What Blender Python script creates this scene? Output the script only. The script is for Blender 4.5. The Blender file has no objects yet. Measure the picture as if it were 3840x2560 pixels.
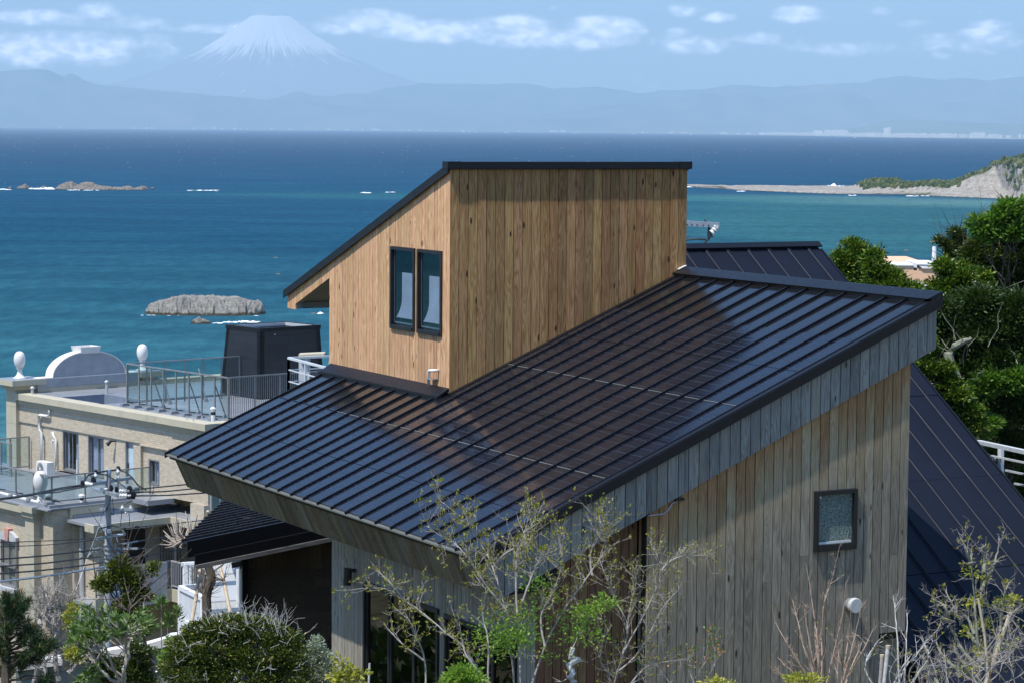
import bpy, math, random
import numpy as np
from mathutils import Vector
rnd = random.Random(7)
C = bpy.context.scene.collection
sc = bpy.context.scene
H = 75.0                                   # eye height above the sea
# ---------------------------------------------------------------- camera
F, YAW, PITCH, ROLL = 9430.08, 0.491042, 0.0844205, 0.0073797
fw = np.array([math.sin(YAW)*math.cos(PITCH), math.cos(YAW)*math.cos(PITCH), -math.sin(PITCH)])
rt = np.array([math.cos(YAW), -math.sin(YAW), 0.0]); up = np.cross(rt, fw)
R2 = rt*math.cos(ROLL)+up*math.sin(ROLL); U2 = -rt*math.sin(ROLL)+up*math.cos(ROLL)
cam = bpy.data.cameras.new('camera'); co = bpy.data.objects.new('camera', cam); C.objects.link(co)
from mathutils import Matrix
co.matrix_world = Matrix(((R2[0], U2[0], -fw[0], 0), (R2[1], U2[1], -fw[1], 0), (R2[2], U2[2], -fw[2], H), (0, 0, 0, 1)))
cam.sensor_width = 36.0; cam.lens = F/3840*36.0; cam.clip_start = 0.5; cam.clip_end = 250000
sc.camera = co
# ---------------------------------------------------------------- sun, sky, exposure
SUN_AZ = math.radians(-104)                 # clockwise from +Y
SUN_EL = math.radians(64)
sd = Vector((math.sin(SUN_AZ)*math.cos(SUN_EL), math.cos(SUN_AZ)*math.cos(SUN_EL), math.sin(SUN_EL)))
sun = bpy.data.lights.new('sun', 'SUN'); sun.energy = 5.0; sun.angle = math.radians(0.53); sun.color = (1.0, 0.955, 0.88)
so = bpy.data.objects.new('sun', sun); C.objects.link(so); so.rotation_euler = sd.to_track_quat('Z', 'Y').to_euler(); so.location = (0, 0, 200)
sc.view_settings.view_transform = 'Standard'; sc.view_settings.look = 'None'; sc.view_settings.gamma = 1
sc.view_settings.exposure = 0.25
try: sc.view_settings.use_curve_mapping = False
except Exception: pass
cy = sc.cycles
cy.max_bounces = 8; cy.diffuse_bounces = 3; cy.glossy_bounces = 3; cy.transmission_bounces = 6; cy.volume_bounces = 3
cy.transparent_max_bounces = 12; cy.caustics_reflective = False; cy.caustics_refractive = False
cy.use_denoising = True; cy.sample_clamp_indirect = 6

w = bpy.data.worlds.new('World'); sc.world = w; w.use_nodes = True
wn = w.node_tree.nodes; wl = w.node_tree.links; wn.clear()

class NT:
    """small helper to wire nodes"""
    def __init__(s, nt): s.n = nt.nodes; s.l = nt.links
    def new(s, t, **k):
        x = s.n.new(t)
        for a, b in k.items(): setattr(x, a, b)
        return x
    def put(s, sock, v):
        if isinstance(v, bpy.types.NodeSocket): s.l.new(v, sock)
        elif v is not None: sock.default_value = v
    def math(s, op, a, b=None, c=None, clamp=False):
        x = s.new('ShaderNodeMath', operation=op, use_clamp=clamp)
        s.put(x.inputs[0], a); s.put(x.inputs[1], b); s.put(x.inputs[2], c); return x.outputs[0]
    def sstep(s, v, a, b, lo=0.0, hi=1.0):
        x = s.new('ShaderNodeMapRange', interpolation_type='SMOOTHSTEP')
        for i, q in enumerate((v, a, b, lo, hi)): s.put(x.inputs[i], q)
        return x.outputs[0]
    def lin(s, v, a, b, lo=0.0, hi=1.0):
        x = s.new('ShaderNodeMapRange')
        for i, q in enumerate((v, a, b, lo, hi)): s.put(x.inputs[i], q)
        return x.outputs[0]
    def mix(s, f, a, b, mode='MIX'):
        x = s.new('ShaderNodeMix', data_type='RGBA', blend_type=mode)
        s.put(x.inputs[0], f); s.put(x.inputs[6], c4(a)); s.put(x.inputs[7], c4(b)); return x.outputs[2]
    def noise(s, vec, scale, detail=3.0, rough=.5, dist=0.0, out=0):
        x = s.new('ShaderNodeTexNoise'); s.put(x.inputs['Vector'], vec); s.put(x.inputs['Scale'], scale)
        s.put(x.inputs['Detail'], detail); s.put(x.inputs['Roughness'], rough); s.put(x.inputs['Distortion'], dist); return x.outputs[out]
    def mapping(s, vec, loc=(0, 0, 0), rot=(0, 0, 0), scale=(1, 1, 1)):
        x = s.new('ShaderNodeMapping'); s.put(x.inputs[0], vec); x.inputs[1].default_value = loc if not isinstance(loc, bpy.types.NodeSocket) else (0, 0, 0)
        if isinstance(loc, bpy.types.NodeSocket): s.l.new(loc, x.inputs[1])
        x.inputs[2].default_value = rot; x.inputs[3].default_value = scale; return x.outputs[0]
    def sep(s, v):
        x = s.new('ShaderNodeSeparateXYZ'); s.put(x.inputs[0], v); return x.outputs
    def comb(s, a, b, c):
        x = s.new('ShaderNodeCombineXYZ'); s.put(x.inputs[0], a); s.put(x.inputs[1], b); s.put(x.inputs[2], c); return x.outputs[0]
    def ramp(s, f, stops):
        x = s.new('ShaderNodeValToRGB'); e = x.color_ramp.elements
        while len(e) < len(stops): e.new(.5)
        for q, (p, col) in zip(e, stops): q.position = p; q.color = c4(col)
        s.put(x.inputs[0], f); return x.outputs[0]
def c4(c):
    if isinstance(c, bpy.types.NodeSocket) or c is None: return c
    return tuple(c) if len(c) == 4 else (*c, 1.0)

g = NT(w.node_tree)
sky = g.new('ShaderNodeTexSky', sky_type='NISHITA', sun_disc=False, sun_elevation=SUN_EL, sun_rotation=SUN_AZ)
sky.altitude = 100; sky.air_density = 1.0; sky.dust_density = 0.3; sky.ozone_density = 4.0
tc = g.new('ShaderNodeTexCoord')
X, Y, Z = g.sep(tc.outputs['Generated'])
# clouds live on the sky by direction: azimuth from the view axis and elevation, in milliradians
# rotate the direction by the yaw
cyw, syw = math.cos(YAW), math.sin(YAW)
xr = g.math('SUBTRACT', g.math('MULTIPLY', X, cyw), g.math('MULTIPLY', Y, syw))
yf = g.math('ADD', g.math('MULTIPLY', X, syw), g.math('MULTIPLY', Y, cyw))
az = g.math('MULTIPLY', g.math('ARCTAN2', xr, yf), 1000.0)
el = g.math('MULTIPLY', g.math('ARCSINE', Z), 1000.0)
cv = g.comb(az, g.math('MULTIPLY', el, 1.7), 0.0)
n1 = g.noise(cv, .045, 6, .58, .3)
n2 = g.noise(g.mapping(cv, loc=(37, 11, 5)), .16, 5, .6, .2)
nn = g.math('ADD', g.math('MULTIPLY', n1, .7), g.math('MULTIPLY', n2, .3))
def azel(D):   # D: pixels of a 2352 wide picture
    x, y = D; return (x-1176)/5.775, ((287+.0065*x) - y)/5.775
dens = None
CL = [(95,48,130,24,1.0),(230,34,70,30,.85),(300,60,200,24,.55),(150,116,280,50,1.0),(60,128,140,40,.9),(360,112,70,38,.7),(850,52,130,36,1.0),(985,74,210,34,1.0),(760,68,80,22,.8),(1180,60,120,32,1.0),
      (1390,66,120,36,1.0),(1270,90,270,34,.85),(1560,28,60,20,.85),(1640,42,60,16,.75),(1830,38,82,28,1.0),(1720,92,70,20,.8),(1545,80,50,22,.6),(1600,104,200,30,.6),(2010,32,40,16,.8),(2080,58,60,16,.6),
      (2210,84,85,22,.8),(2240,62,60,14,.6),(1900,112,160,26,.5),(2210,100,150,34,.7),(2145,128,30,16,.5),(520,70,170,18,.8),(660,62,90,18,.7),(1265,22,20,10,.5)]
for (x, y, hw, hh, st) in CL:
    a0, e0 = azel((x, y))
    dx = g.math('MULTIPLY', g.math('SUBTRACT', az, a0), 5.775/hw)
    dz = g.math('MULTIPLY', g.math('SUBTRACT', el, e0), 5.775/hh)
    r2 = g.math('ADD', g.math('MULTIPLY', dx, dx), g.math('MULTIPLY', dz, dz))
    m = g.math('MULTIPLY', g.math('SUBTRACT', 1.0, r2, clamp=True), st)
    dens = m if dens is None else g.math('MAXIMUM', dens, m)
# elsewhere round the horizon: the same kind of cloud band
out = g.math('GREATER_THAN', g.math('ABSOLUTE', az), 215.0)
band = g.math('MULTIPLY', g.sstep(el, 18, 40), g.sstep(el, 160, 60))
gen = g.math('MULTIPLY', g.math('MULTIPLY', band, out), g.sstep(g.noise(cv, .012, 3, .5), .5, .7))
dens = g.math('MAXIMUM', dens, gen)
cl = g.sstep(g.math('ADD', dens, g.math('MULTIPLY', g.math('SUBTRACT', nn, .5), 2.2)), .14, 1.1)
bright = g.mix(g.sstep(n2, .35, .65), (.75, .80, .95), (1.45, 1.42, 1.45))
bg = g.new('ShaderNodeBackground'); bg.inputs[1].default_value = .14
hs = g.new('ShaderNodeHueSaturation'); hs.inputs['Saturation'].default_value = 1.12; g.l.new(sky.outputs[0], hs.inputs['Color'])
skyc = g.mix(1.0, hs.outputs[0], (.90, .96, 1.06), 'MULTIPLY')
# Background strength is .11, so cloud radiance is divided by it
cb = g.mix(1.0, bright, (31, 30, 30), 'MULTIPLY')
g.l.new(g.mix(g.math('MULTIPLY', cl, .9), skyc, cb), bg.inputs[0])
wo = g.new('ShaderNodeOutputWorld'); g.l.new(bg.outputs[0], wo.inputs[0])
w.cycles.sampling_method = 'MANUAL'; w.cycles.sample_map_resolution = 1024

# ---------------------------------------------------------------- geometry helpers
def ray(px, py): return fw+(px-1920)/F*R2-(py-1280)/F*U2          # per metre of depth
def rayD(x, y): return ray(x*1.632653, y*1.632653)
def on(px, py, n, d):
    D = ray(px, py); n = np.array(n, float); return D*(d/float(D@n))
def at_x(px, py, x): return on(px, py, (1, 0, 0), x)
def at_y(px, py, y): return on(px, py, (0, 1, 0), y)
def at_z(px, py, z): return on(px, py, (0, 0, 1), z)
def V(*a): return np.array(a, float)

class M:
    def __init__(s): s.v = []; s.f = []
    def poly(s, pts):
        n = len(s.v); s.v += [tuple(p) for p in pts]; s.f.append(tuple(range(n, n+len(pts)))); return s
    def prism(s, pts, vec):
        pts = [np.array(p, float) for p in pts]; vec = np.array(vec, float); k = len(pts); n = len(s.v)
        nrm = sum((np.cross(pts[i]-pts[0], pts[(i+1) % k]-pts[0]) for i in range(1, k)), np.zeros(3))
        if nrm@vec > 0: pts = pts[::-1]
        s.v += [tuple(p) for p in pts]+[tuple(p+vec) for p in pts]
        s.f.append(tuple(range(n, n+k))); s.f.append(tuple(range(n+2*k-1, n+k-1, -1)))
        for i in range(k): j = (i+1) % k; s.f.append((n+j, n+i, n+k+i, n+k+j))
        return s
    def box(s, x0, x1, y0, y1, z0, z1):
        x0, x1 = sorted((x0, x1)); y0, y1 = sorted((y0, y1)); z0, z1 = sorted((z0, z1))
        return s.prism([(x0, y0, z0), (x1, y0, z0), (x1, y1, z0), (x0, y1, z0)], (0, 0, z1-z0))
    def hexa(s, a, b, c, d, vec): return s.prism([a, b, c, d], vec)
    def tube(s, path, r, n=6, r2=None, cap=True):
        path = [np.array(p, float) for p in path]; k = len(path)
        if not hasattr(r, '__len__'): r = [r]*k if r2 is None else [r+(r2-r)*i/(k-1) for i in range(k)]
        rings = []
        for i, p in enumerate(path):
            t = path[min(i+1, k-1)]-path[max(i-1, 0)]; t = t/(np.linalg.norm(t)+1e-9)
            a = np.cross(t, (0, 0, 1)) if abs(t[2]) < .9 else np.cross(t, (1, 0, 0)); a /= np.linalg.norm(a); b = np.cross(t, a)
            q = len(s.v); rings.append(q)
            for j in range(n):
                th = 2*math.pi*j/n; s.v.append(tuple(p+r[i]*(a*math.cos(th)+b*math.sin(th))))
        for i in range(k-1):
            for j in range(n):
                j2 = (j+1) % n; s.f.append((rings[i]+j, rings[i]+j2, rings[i+1]+j2, rings[i+1]+j))
        if cap: s.f.append(tuple(rings[0]+j for j in range(n-1, -1, -1))); s.f.append(tuple(rings[-1]+j for j in range(n)))
        return s
    def lathe(s, prof, c, n=16):                                    # prof: (r, z) pairs bottom to top
        q0 = len(s.v)
        for (r, z) in prof:
            for j in range(n):
                th = 2*math.pi*j/n; s.v.append((c[0]+r*math.cos(th), c[1]+r*math.sin(th), c[2]+z))
        for i in range(len(prof)-1):
            for j in range(n):
                j2 = (j+1) % n; s.f.append((q0+i*n+j, q0+i*n+j2, q0+(i+1)*n+j2, q0+(i+1)*n+j))
        s.f.append(tuple(q0+j for j in range(n-1, -1, -1))); s.f.append(tuple(q0+(len(prof)-1)*n+j for j in range(n)))
        return s
    def bar(s, p, q, wd, ht=None, upv=(0, 0, 1)):
        p = np.array(p, float); q = np.array(q, float); d = q-p; d /= np.linalg.norm(d); ht = ht or wd
        u = np.array(upv, float); sd_ = np.cross(d, u)
        if np.linalg.norm(sd_) < 1e-3: sd_ = np.cross(d, (1, 0, 0))
        sd_ /= np.linalg.norm(sd_); u = np.cross(sd_, d)
        a = [p+sd_*wd/2+u*ht/2, p-sd_*wd/2+u*ht/2, p-sd_*wd/2-u*ht/2, p+sd_*wd/2-u*ht/2]
        return s.prism(a, q-p)

BASE = {}
def thing(name, label, cat, base, group=None):
    o = bpy.data.objects.new(name, None); C.objects.link(o); o.empty_display_size = .2
    o.location = (base[0], base[1], base[2]+H); o['label'] = label; o['category'] = cat
    if group: o['group'] = group
    BASE[o.name] = np.array(base, float); return o
def base_of(o):
    while o.parent: o = o.parent
    return BASE[o.name]
def mesh(name, m, mat, off=(0, 0, 0), smooth=False):
    me = bpy.data.meshes.new(name)
    if isinstance(m, M):
        vs = (np.array(m.v)-np.array(off)).tolist() if m.v else []
        me.from_pydata(vs, [], m.f)
    else:
        v, f = m; v = v-np.array(off); n = f.shape[1]
        me.vertices.add(len(v)); me.vertices.foreach_set('co', v.astype('f').ravel())
        me.loops.add(f.size); me.loops.foreach_set('vertex_index', f.astype('i').ravel())
        me.polygons.add(len(f)); me.polygons.foreach_set('loop_start', np.arange(0, f.size, n, dtype='i'))
        me.update(calc_edges=True)
    if smooth: me.polygons.foreach_set('use_smooth', [True]*len(me.polygons))
    me.materials.append(mat); me.update(); return me
def part(name, m, mat, parent, smooth=False, label=None, kind=None):
    o = bpy.data.objects.new(name, mesh(name, m, mat, base_of(parent), smooth)); C.objects.link(o); o.parent = parent
    if label: o['label'] = label
    if kind: o['kind'] = kind
    return o
def solo(name, m, mat, label=None, cat=None, group=None, kind=None, base=None, smooth=False):
    if base is None:
        vv = np.array(m.v) if isinstance(m, M) else m[0]; base = [vv[:, 0].mean(), vv[:, 1].mean(), vv[:, 2].min()]
    o = bpy.data.objects.new(name, mesh(name, m, mat, base, smooth)); C.objects.link(o); o.location = (base[0], base[1], base[2]+H)
    if label: o['label'] = label
    if cat: o['category'] = cat
    if group: o['group'] = group
    if kind: o['kind'] = kind
    return o
def bevel(o, wd, seg=2):
    b = o.modifiers.new('bevel', 'BEVEL'); b.width = wd; b.segments = seg; b.limit_method = 'ANGLE'; return o

# ---------------------------------------------------------------- materials
def mat(name, col=(.5, .5, .5), rough=.6, metal=0.0, spec=.5, **k):
    m = bpy.data.materials.new(name); m.use_nodes = True
    b = m.node_tree.nodes['Principled BSDF']; gg = NT(m.node_tree)
    b.inputs['Base Color'].default_value = c4(col); b.inputs['Roughness'].default_value = rough
    b.inputs['Metallic'].default_value = metal; b.inputs['Specular IOR Level'].default_value = spec
    for a, v in k.items(): b.inputs[a].default_value = v
    return m, gg, b
def bump(g_, b, h, strength=.3, dist=.01):
    x = g_.new('ShaderNodeBump'); x.inputs['Strength'].default_value = strength; x.inputs['Distance'].default_value = dist
    g_.l.new(h, x.inputs['Height']); g_.l.new(x.outputs[0], b.inputs['Normal'])
def plain(name, col, rough=.6, metal=0., var=.12, scale=3., spec=.5, dirt=None):
    m, gg, b = mat(name, col, rough, metal, spec)
    t = gg.new('ShaderNodeTexCoord').outputs['Object']
    n = gg.noise(t, scale, 4, .6)
    lo = tuple(c*(1-var) for c in col); hi = tuple(min(1, c*(1+var)) for c in col)
    c = gg.mix(gg.lin(n, .3, .7), lo, hi)
    if dirt:
        n_ = gg.noise(gg.mapping(t, scale=(1, 1, .15)), scale*1.6, 4, .6)
        c = gg.mix(gg.math('MULTIPLY', gg.sstep(n_, .5, .75), dirt[3]), c, dirt[:3])
    gg.l.new(c, b.inputs['Base Color'])
    gg.l.new(gg.lin(gg.noise(t, scale*5, 3), .3, .7, max(0, rough-.06), min(1, rough+.06)), b.inputs['Roughness'])
    return m

def wood(name, c_lo, c_hi, knot, axis='z', rough=.7, randv=.35, weather_shade=None, huevar=.02, grain=1.0):
    """boards: long grain, cathedral figure, knots, a tone of its own for every board. weather = f(gg, pos, col) recolours"""
    m, gg, b = mat(name, rough=rough, spec=.25)
    tcn = gg.new('ShaderNodeTexCoord').outputs['Object']; rv = gg.new('ShaderNodeObjectInfo').outputs['Random']
    off = gg.comb(gg.math('MULTIPLY', rv, 37.0), gg.math('MULTIPLY', rv, 91.0), gg.math('MULTIPLY', rv, 53.0))
    va = gg.new('ShaderNodeVectorMath', operation='ADD'); gg.l.new(tcn, va.inputs[0]); gg.l.new(off, va.inputs[1]); p = va.outputs[0]
    sc_ = {'z': (1, 1, .07), 'y': (1, .07, 1), 'x': (.07, 1, 1)}[axis]
    ps = gg.mapping(p, scale=sc_)
    fig = gg.noise(ps, 9.0, 2, .5, 1.1)                              # cathedral rings
    rings = gg.math('FRACT', gg.math('MULTIPLY', fig, 9.0))
    rings = gg.math('ABSOLUTE', gg.math('SUBTRACT', rings, .5))
    fine = gg.noise(ps, 90.0, 3, .6)
    t = gg.math('ADD', gg.math('MULTIPLY', rings, .9*grain), gg.math('MULTIPLY', fine, .6))
    col = gg.mix(gg.lin(t, .25, .8), c_lo, c_hi)
    tone = gg.noise(ps, 3.0, 2, .5)
    vo = gg.new('ShaderNodeTexVoronoi'); kk = gg.mapping(p, scale={'z': (9, 9, 3.0), 'y': (7, 2.2, 7), 'x': (2.2, 7, 7)}[axis]); gg.l.new(kk, vo.inputs['Vector']); vo.inputs['Scale'].default_value = 1.0
    kr = gg.new('ShaderNodeSeparateColor'); gg.l.new(vo.outputs['Color'], kr.inputs[0])
    km = gg.math('MULTIPLY', gg.sstep(vo.outputs['Distance'], .20, .09), gg.math('GREATER_THAN', kr.outputs[0], .66))
    col = gg.mix(km, col, knot)
    if weather_shade: col = weather_shade(gg, gg.new('ShaderNodeNewGeometry').outputs['Position'], col, tone, rv, t)
    h = gg.new('ShaderNodeHueSaturation'); gg.l.new(col, h.inputs['Color'])
    v = gg.math('ADD', gg.lin(rv, 0, 1, 1-randv, 1+randv), gg.lin(tone, .3, .7, -.12, .12))
    gg.l.new(v, h.inputs['Value'])
    rv2 = gg.math('FRACT', gg.math('MULTIPLY', rv, 7.77)); gg.l.new(gg.lin(rv2, 0, 1, .5-huevar, .5+huevar), h.inputs['Hue'])
    gg.l.new(h.outputs[0], b.inputs['Base Color']); bump(gg, b, t, .35, .004)
    return m
# ================================================================ the far setting
eF = np.array([math.sin(YAW), math.cos(YAW)]); eR = np.array([math.cos(YAW), -math.sin(YAW)])
HF = H/90.0
def eyeD(x): return 287+.0065*x
def fr(r, f, z): p = r*eR+f*eF; return (p[0], p[1], z-H)          # z above the sea -> eye-relative coordinates
_rs = np.random.RandomState(3); _T = _rs.rand(256, 256)
def vn(x, y):
    xi = np.floor(x).astype(int); yi = np.floor(y).astype(int); a = x-xi; b = y-yi
    a = a*a*(3-2*a); b = b*b*(3-2*b); q = lambda i, j: _T[i & 255, j & 255]
    return (q(xi, yi)*(1-a)+q(xi+1, yi)*a)*(1-b)+(q(xi, yi+1)*(1-a)+q(xi+1, yi+1)*a)*b
def fbm(x, y, o=5, g_=.5):
    x = np.asarray(x, float); y = np.asarray(y, float); s = 0; a = 1; t = 0
    for i in range(o): s = s+a*vn(x*2**i+17*i, y*2**i+31*i); t += a; a *= g_
    return s/t
def grid(P):                                                       # P: (n, m, 3)
    n, m = P.shape[:2]; i, j = np.meshgrid(np.arange(n-1), np.arange(m-1), indexing='ij'); a = (i*m+j).ravel()
    return P.reshape(-1, 3), np.stack([a, a+m, a+m+1, a+1], 1)
def towards_up(P):
    v, f = grid(P); n = np.cross(v[f[:, 1]]-v[f[:, 0]], v[f[:, 2]]-v[f[:, 0]])
    return (v, f) if n[:, 2].sum() > 0 else (v, f[:, ::-1])
def frP(r, f, z):
    p = r[..., None]*eR+f[..., None]*eF; return np.concatenate([p, (z-H)[..., None]], -1)

# ---- sea
m_sea, g, b = mat('sea_water', rough=.35, spec=.0)
P = g.new('ShaderNodeNewGeometry').outputs['Position']; px_, py_, _ = g.sep(P)
ff = g.math('MULTIPLY', g.math('ADD', g.math('MULTIPLY', px_, float(eF[0])), g.math('MULTIPLY', py_, float(eF[1]))), 1/HF)
rr = g.math('MULTIPLY', g.math('ADD', g.math('MULTIPLY', px_, float(eR[0])), g.math('MULTIPLY', py_, float(eR[1]))), 1/HF)
lf = g.math('LOGARITHM', g.math('MAXIMUM', ff, 100.0), 10.0)
big = g.noise(g.comb(g.math('MULTIPLY', rr, .0012), g.math('MULTIPLY', ff, .0016), 0.0), 1.0, 5, .55, .6)
lfw = g.math('ADD', lf, g.math('MULTIPLY', g.math('SUBTRACT', big, .5), .34))
deep = g.ramp(g.lin(lfw, 2.6, 4.6), [(0.0, (.075, .205, .225)), (.10, (.058, .175, .20)), (.19, (.024, .105, .145)), (.34, (.008, .060, .110)), (.5, (.008, .062, .125)), (.62, (.010, .054, .115)), (.8, (.018, .055, .115)), (1, (.024, .06, .12))])
# the shallow bay to the right: a pale sandy floor
bx = g.math('DIVIDE', g.math('SUBTRACT', rr, 420.0), 330.0); by = g.math('DIVIDE', g.math('SUBTRACT', ff, 2500.0), 1000.0)
bay = g.sstep(g.math('ADD', g.math('ADD', g.math('MULTIPLY', bx, bx), g.math('MULTIPLY', by, by)), g.math('MULTIPLY', g.math('SUBTRACT', big, .5), 1.6)), 1.3, .35)
col = g.mix(g.math('MULTIPLY', bay, .8), deep, (.025, .11, .13))
# the bar just inside the spit
s1 = g.math('ABSOLUTE', g.math('SUBTRACT', ff, g.math('SUBTRACT', 3560.0, g.math('MULTIPLY', rr, .62))))
bar = g.math('MULTIPLY', g.sstep(s1, 330, 30), g.sstep(rr, 120, 520))
col = g.mix(g.math('MULTIPLY', bar, .72), col, (.09, .20, .20))
sh = g.math('MULTIPLY', g.math('MULTIPLY', g.sstep(g.math('ABSOLUTE', g.math('SUBTRACT', ff, 3330.0)), 260, 20), g.sstep(rr, 480, 250)), g.sstep(rr, -620, -150))
col = g.mix(g.math('MULTIPLY', sh, .30), col, (.035, .18, .175))
# wind streaks and chop
st = g.noise(g.comb(g.math('MULTIPLY', rr, .0035), g.math('MULTIPLY', ff, .013), 0.0), 1.0, 6, .62, .4)
col = g.mix(g.sstep(st, .38, .66), g.mix(1.0, col, (.84, .86, .90), 'MULTIPLY'), g.mix(1.0, col, (1.2, 1.14, 1.10), 'MULTIPLY'))
ch = g.noise(g.comb(g.math('MULTIPLY', rr, .10), g.math('MULTIPLY', ff, .035), 0.0), 1.0, 5, .75, .3)
col = g.mix(g.sstep(ch, .34, .68), g.mix(1.0, col, (.80, .83, .86), 'MULTIPLY'), g.mix(1.0, col, (1.28, 1.22, 1.18), 'MULTIPLY'))
g.l.new(col, b.inputs['Base Color'])
wv = g.noise(g.comb(g.math('MULTIPLY', rr, .5), g.math('MULTIPLY', ff, .3), 0.0), 1.0, 4, .6)
bump(g, b, wv, .25, .4)
R_ = 29000
v = [fr(-R_, -5500, 0), fr(R_, -5500, 0), fr(R_, 94000, 0), fr(-R_, 94000, 0)]
sea = M(); sea.poly(v); solo('sea', sea, m_sea, kind='structure', base=(0, 0, -H))

# ---- haze: even air over the whole scene
hz = M()
hc = [fr(-30000, -6000, -1.5), fr(30000, -6000, -1.5), fr(30000, 96000, -1.5), fr(-30000, 96000, -1.5)]
hz.prism(hc, (0, 0, 4400)); m_hz = bpy.data.materials.new('haze'); m_hz.use_nodes = True
n_ = m_hz.node_tree.nodes; n_.clear(); pv = n_.new('ShaderNodeVolumePrincipled'); mo = n_.new('ShaderNodeOutputMaterial')
pv.inputs['Density'].default_value = 3.1e-5; pv.inputs['Color'].default_value = (.545, .755, .905, 1); pv.inputs['Anisotropy'].default_value = 0.0
m_hz.node_tree.links.new(pv.outputs[0], mo.inputs['Volume'])
m_hz.cycles.homogeneous_volume = True
solo('haze', hz, m_hz, kind='stuff', base=(0, 0, -H))

# ---- far land and mountains
m_mt, g, b = mat('far_forest', rough=.95, spec=.1)
P = g.new('ShaderNodeNewGeometry').outputs['Position']
n = g.noise(P, .0012, 6, .6); n2_ = g.noise(P, .0004, 3, .5)
c = g.mix(g.lin(n, .3, .7), (.09, .125, .11), (.17, .20, .18)); c = g.mix(g.sstep(n2_, .58, .72), c, (.20, .19, .14)); g.l.new(c, b.inputs['Base Color'])
shoreD = [(x_, d_*HF) for x_, d_ in [(-400, 68e3), (0, 68e3), (600, 66e3), (1176, 61e3), (1530, 53e3), (1776, 45e3), (2026, 36e3), (2352, 33e3), (2800, 30e3)]]
def shore(x): return float(np.interp(x, [p[0] for p in shoreD], [p[1] for p in shoreD]))
xs = np.linspace(-400, 2800, 240)
F0 = np.array([shore(x) for x in xs]); nearw = F0+ (fbm(xs*.02, xs*0, 4)-.5)*900
rows = []
for t in (0, .02, .1, .3, 1.0):
    f_ = nearw+(93000-nearw)*t; r_ = (xs-1176)/5775*nearw*(1+ (0 if t == 0 else t*.3)); rows.append(frP(r_, f_, np.full_like(xs, 1.5 if t < .01 else 7.0)))
m_coast = plain('coast_land', (.16, .17, .13), .95, var=.4, scale=.001)
solo('far_coast', towards_up(np.array(rows)), m_coast, kind='structure', base=(0, 0, -H))
bw = []
for q in (0, 1): bw.append(frP((xs-1176)/5775*(nearw-(250 if q == 0 else 0)), nearw-(250 if q == 0 else 0), np.full_like(xs, .3 if q == 0 else 3.)))
m_beach = plain('beach_sand', (.55, .50, .42), .9, scale=.01); solo('far_beach', towards_up(np.array(bw)), m_beach, kind='structure', base=(0, 0, -H))

def ridge(name, dist, prof, thick, rough, seed, x0=None, x1=None, step=5, label=None):
    dist = dist*HF; thick = thick*HF; rough = rough*HF
    px = [p[0] for p in prof]; py = [p[1] for p in prof]
    x0 = px[0] if x0 is None else x0; x1 = px[-1] if x1 is None else x1
    xs = np.arange(x0, x1+step, step, dtype=float); y = np.interp(xs, px, py)
    top = H+(eyeD(xs)-y)/5775*dist
    ts = np.concatenate([np.linspace(-1, 0, 22), np.linspace(.1, 1, 5)])
    rows = []
    for t in ts:
        f_ = dist+t*thick; r_ = (xs-1176)/5775*f_
        sh_ = (1-abs(t))**.85
        gul = fbm(r_/1500+seed, f_/1500+seed*3, 5, .55)-.5
        z = top*sh_+gul*rough*min(1, abs(t)*5)*np.clip(top/800, .15, 1)*(1-abs(t)*.5)
        if t <= 0: z = np.minimum(z, (top-H)*(f_/dist)+H) if t < 0 else top+(fbm(xs*.045+seed, xs*0+seed, 5, .6)-.5)*rough*.16
        rows.append(frP(r_, f_, np.maximum(z, -.8)))
    solo(name, towards_up(np.array(rows)), m_mt, kind='structure', base=(0, 0, -H))
ridge('mountains', 76e3, [(700,262),(800,225),(880,205),(970,192),(1040,193),(1100,195),(1176,193),(1220,193),(1265,205),(1330,200),(1400,203),(1460,214),(1520,208),(1600,206),(1680,195),(1750,200),(1830,197),(1900,193),(1980,190),(2010,180),(2070,175),(2120,179),(2160,183),(2200,178),(2260,184),(2310,177),(2352,176),(2500,170)], 4000, 500, 11)
ridge('mountains', 70.5e3, [(-260,185),(-100,172),(0,167),(60,162),(110,163),(150,177),(158,170),(168,171),(180,178),(200,190),(240,198),(350,208),(460,217),(560,226),(700,236),(850,250),(1000,268),(1100,285)], 2500, 420, 23)
ridge('mountains', 73e3, [(560,240),(640,225),(665,215),(690,210),(715,220),(760,222),(800,216),(830,215),(870,222),(920,235),(1000,240),(1050,248),(1150,258),(1260,262),(1400,262)], 2000, 350, 5)
ridge('hills', 69e3, [(200,292),(300,285),(380,280),(440,270),(520,268),(600,262),(640,260),(700,270),(780,264),(830,255),(870,250),(920,253),(960,258),(1010,262),(1060,268),(1130,275),(1200,282),(1260,290)], 1500, 200, 9)
ridge('mountains', 68e3, [(1150,278),(1250,262),(1300,256),(1380,242),(1480,238),(1560,228),(1600,215),(1640,216),(1655,222),(1690,214),(1720,216),(1750,226),(1820,218),(1900,210),(1930,208),(1980,222),(2000,235),(2080,240),(2200,235),(2300,232),(2352,228),(2500,222)], 3500, 420, 31)
ridge('hills', 62.5e3, [(1090,292),(1176,280),(1290,273),(1400,268),(1430,265),(1500,268),(1560,273),(1600,285),(1635,300)], 1200, 150, 41)
ridge('hills', 50e3, [(1900,300),(1980,290),(2010,280),(2050,274),(2130,278),(2200,280),(2352,284),(2500,284)], 1800, 150, 47)
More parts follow.
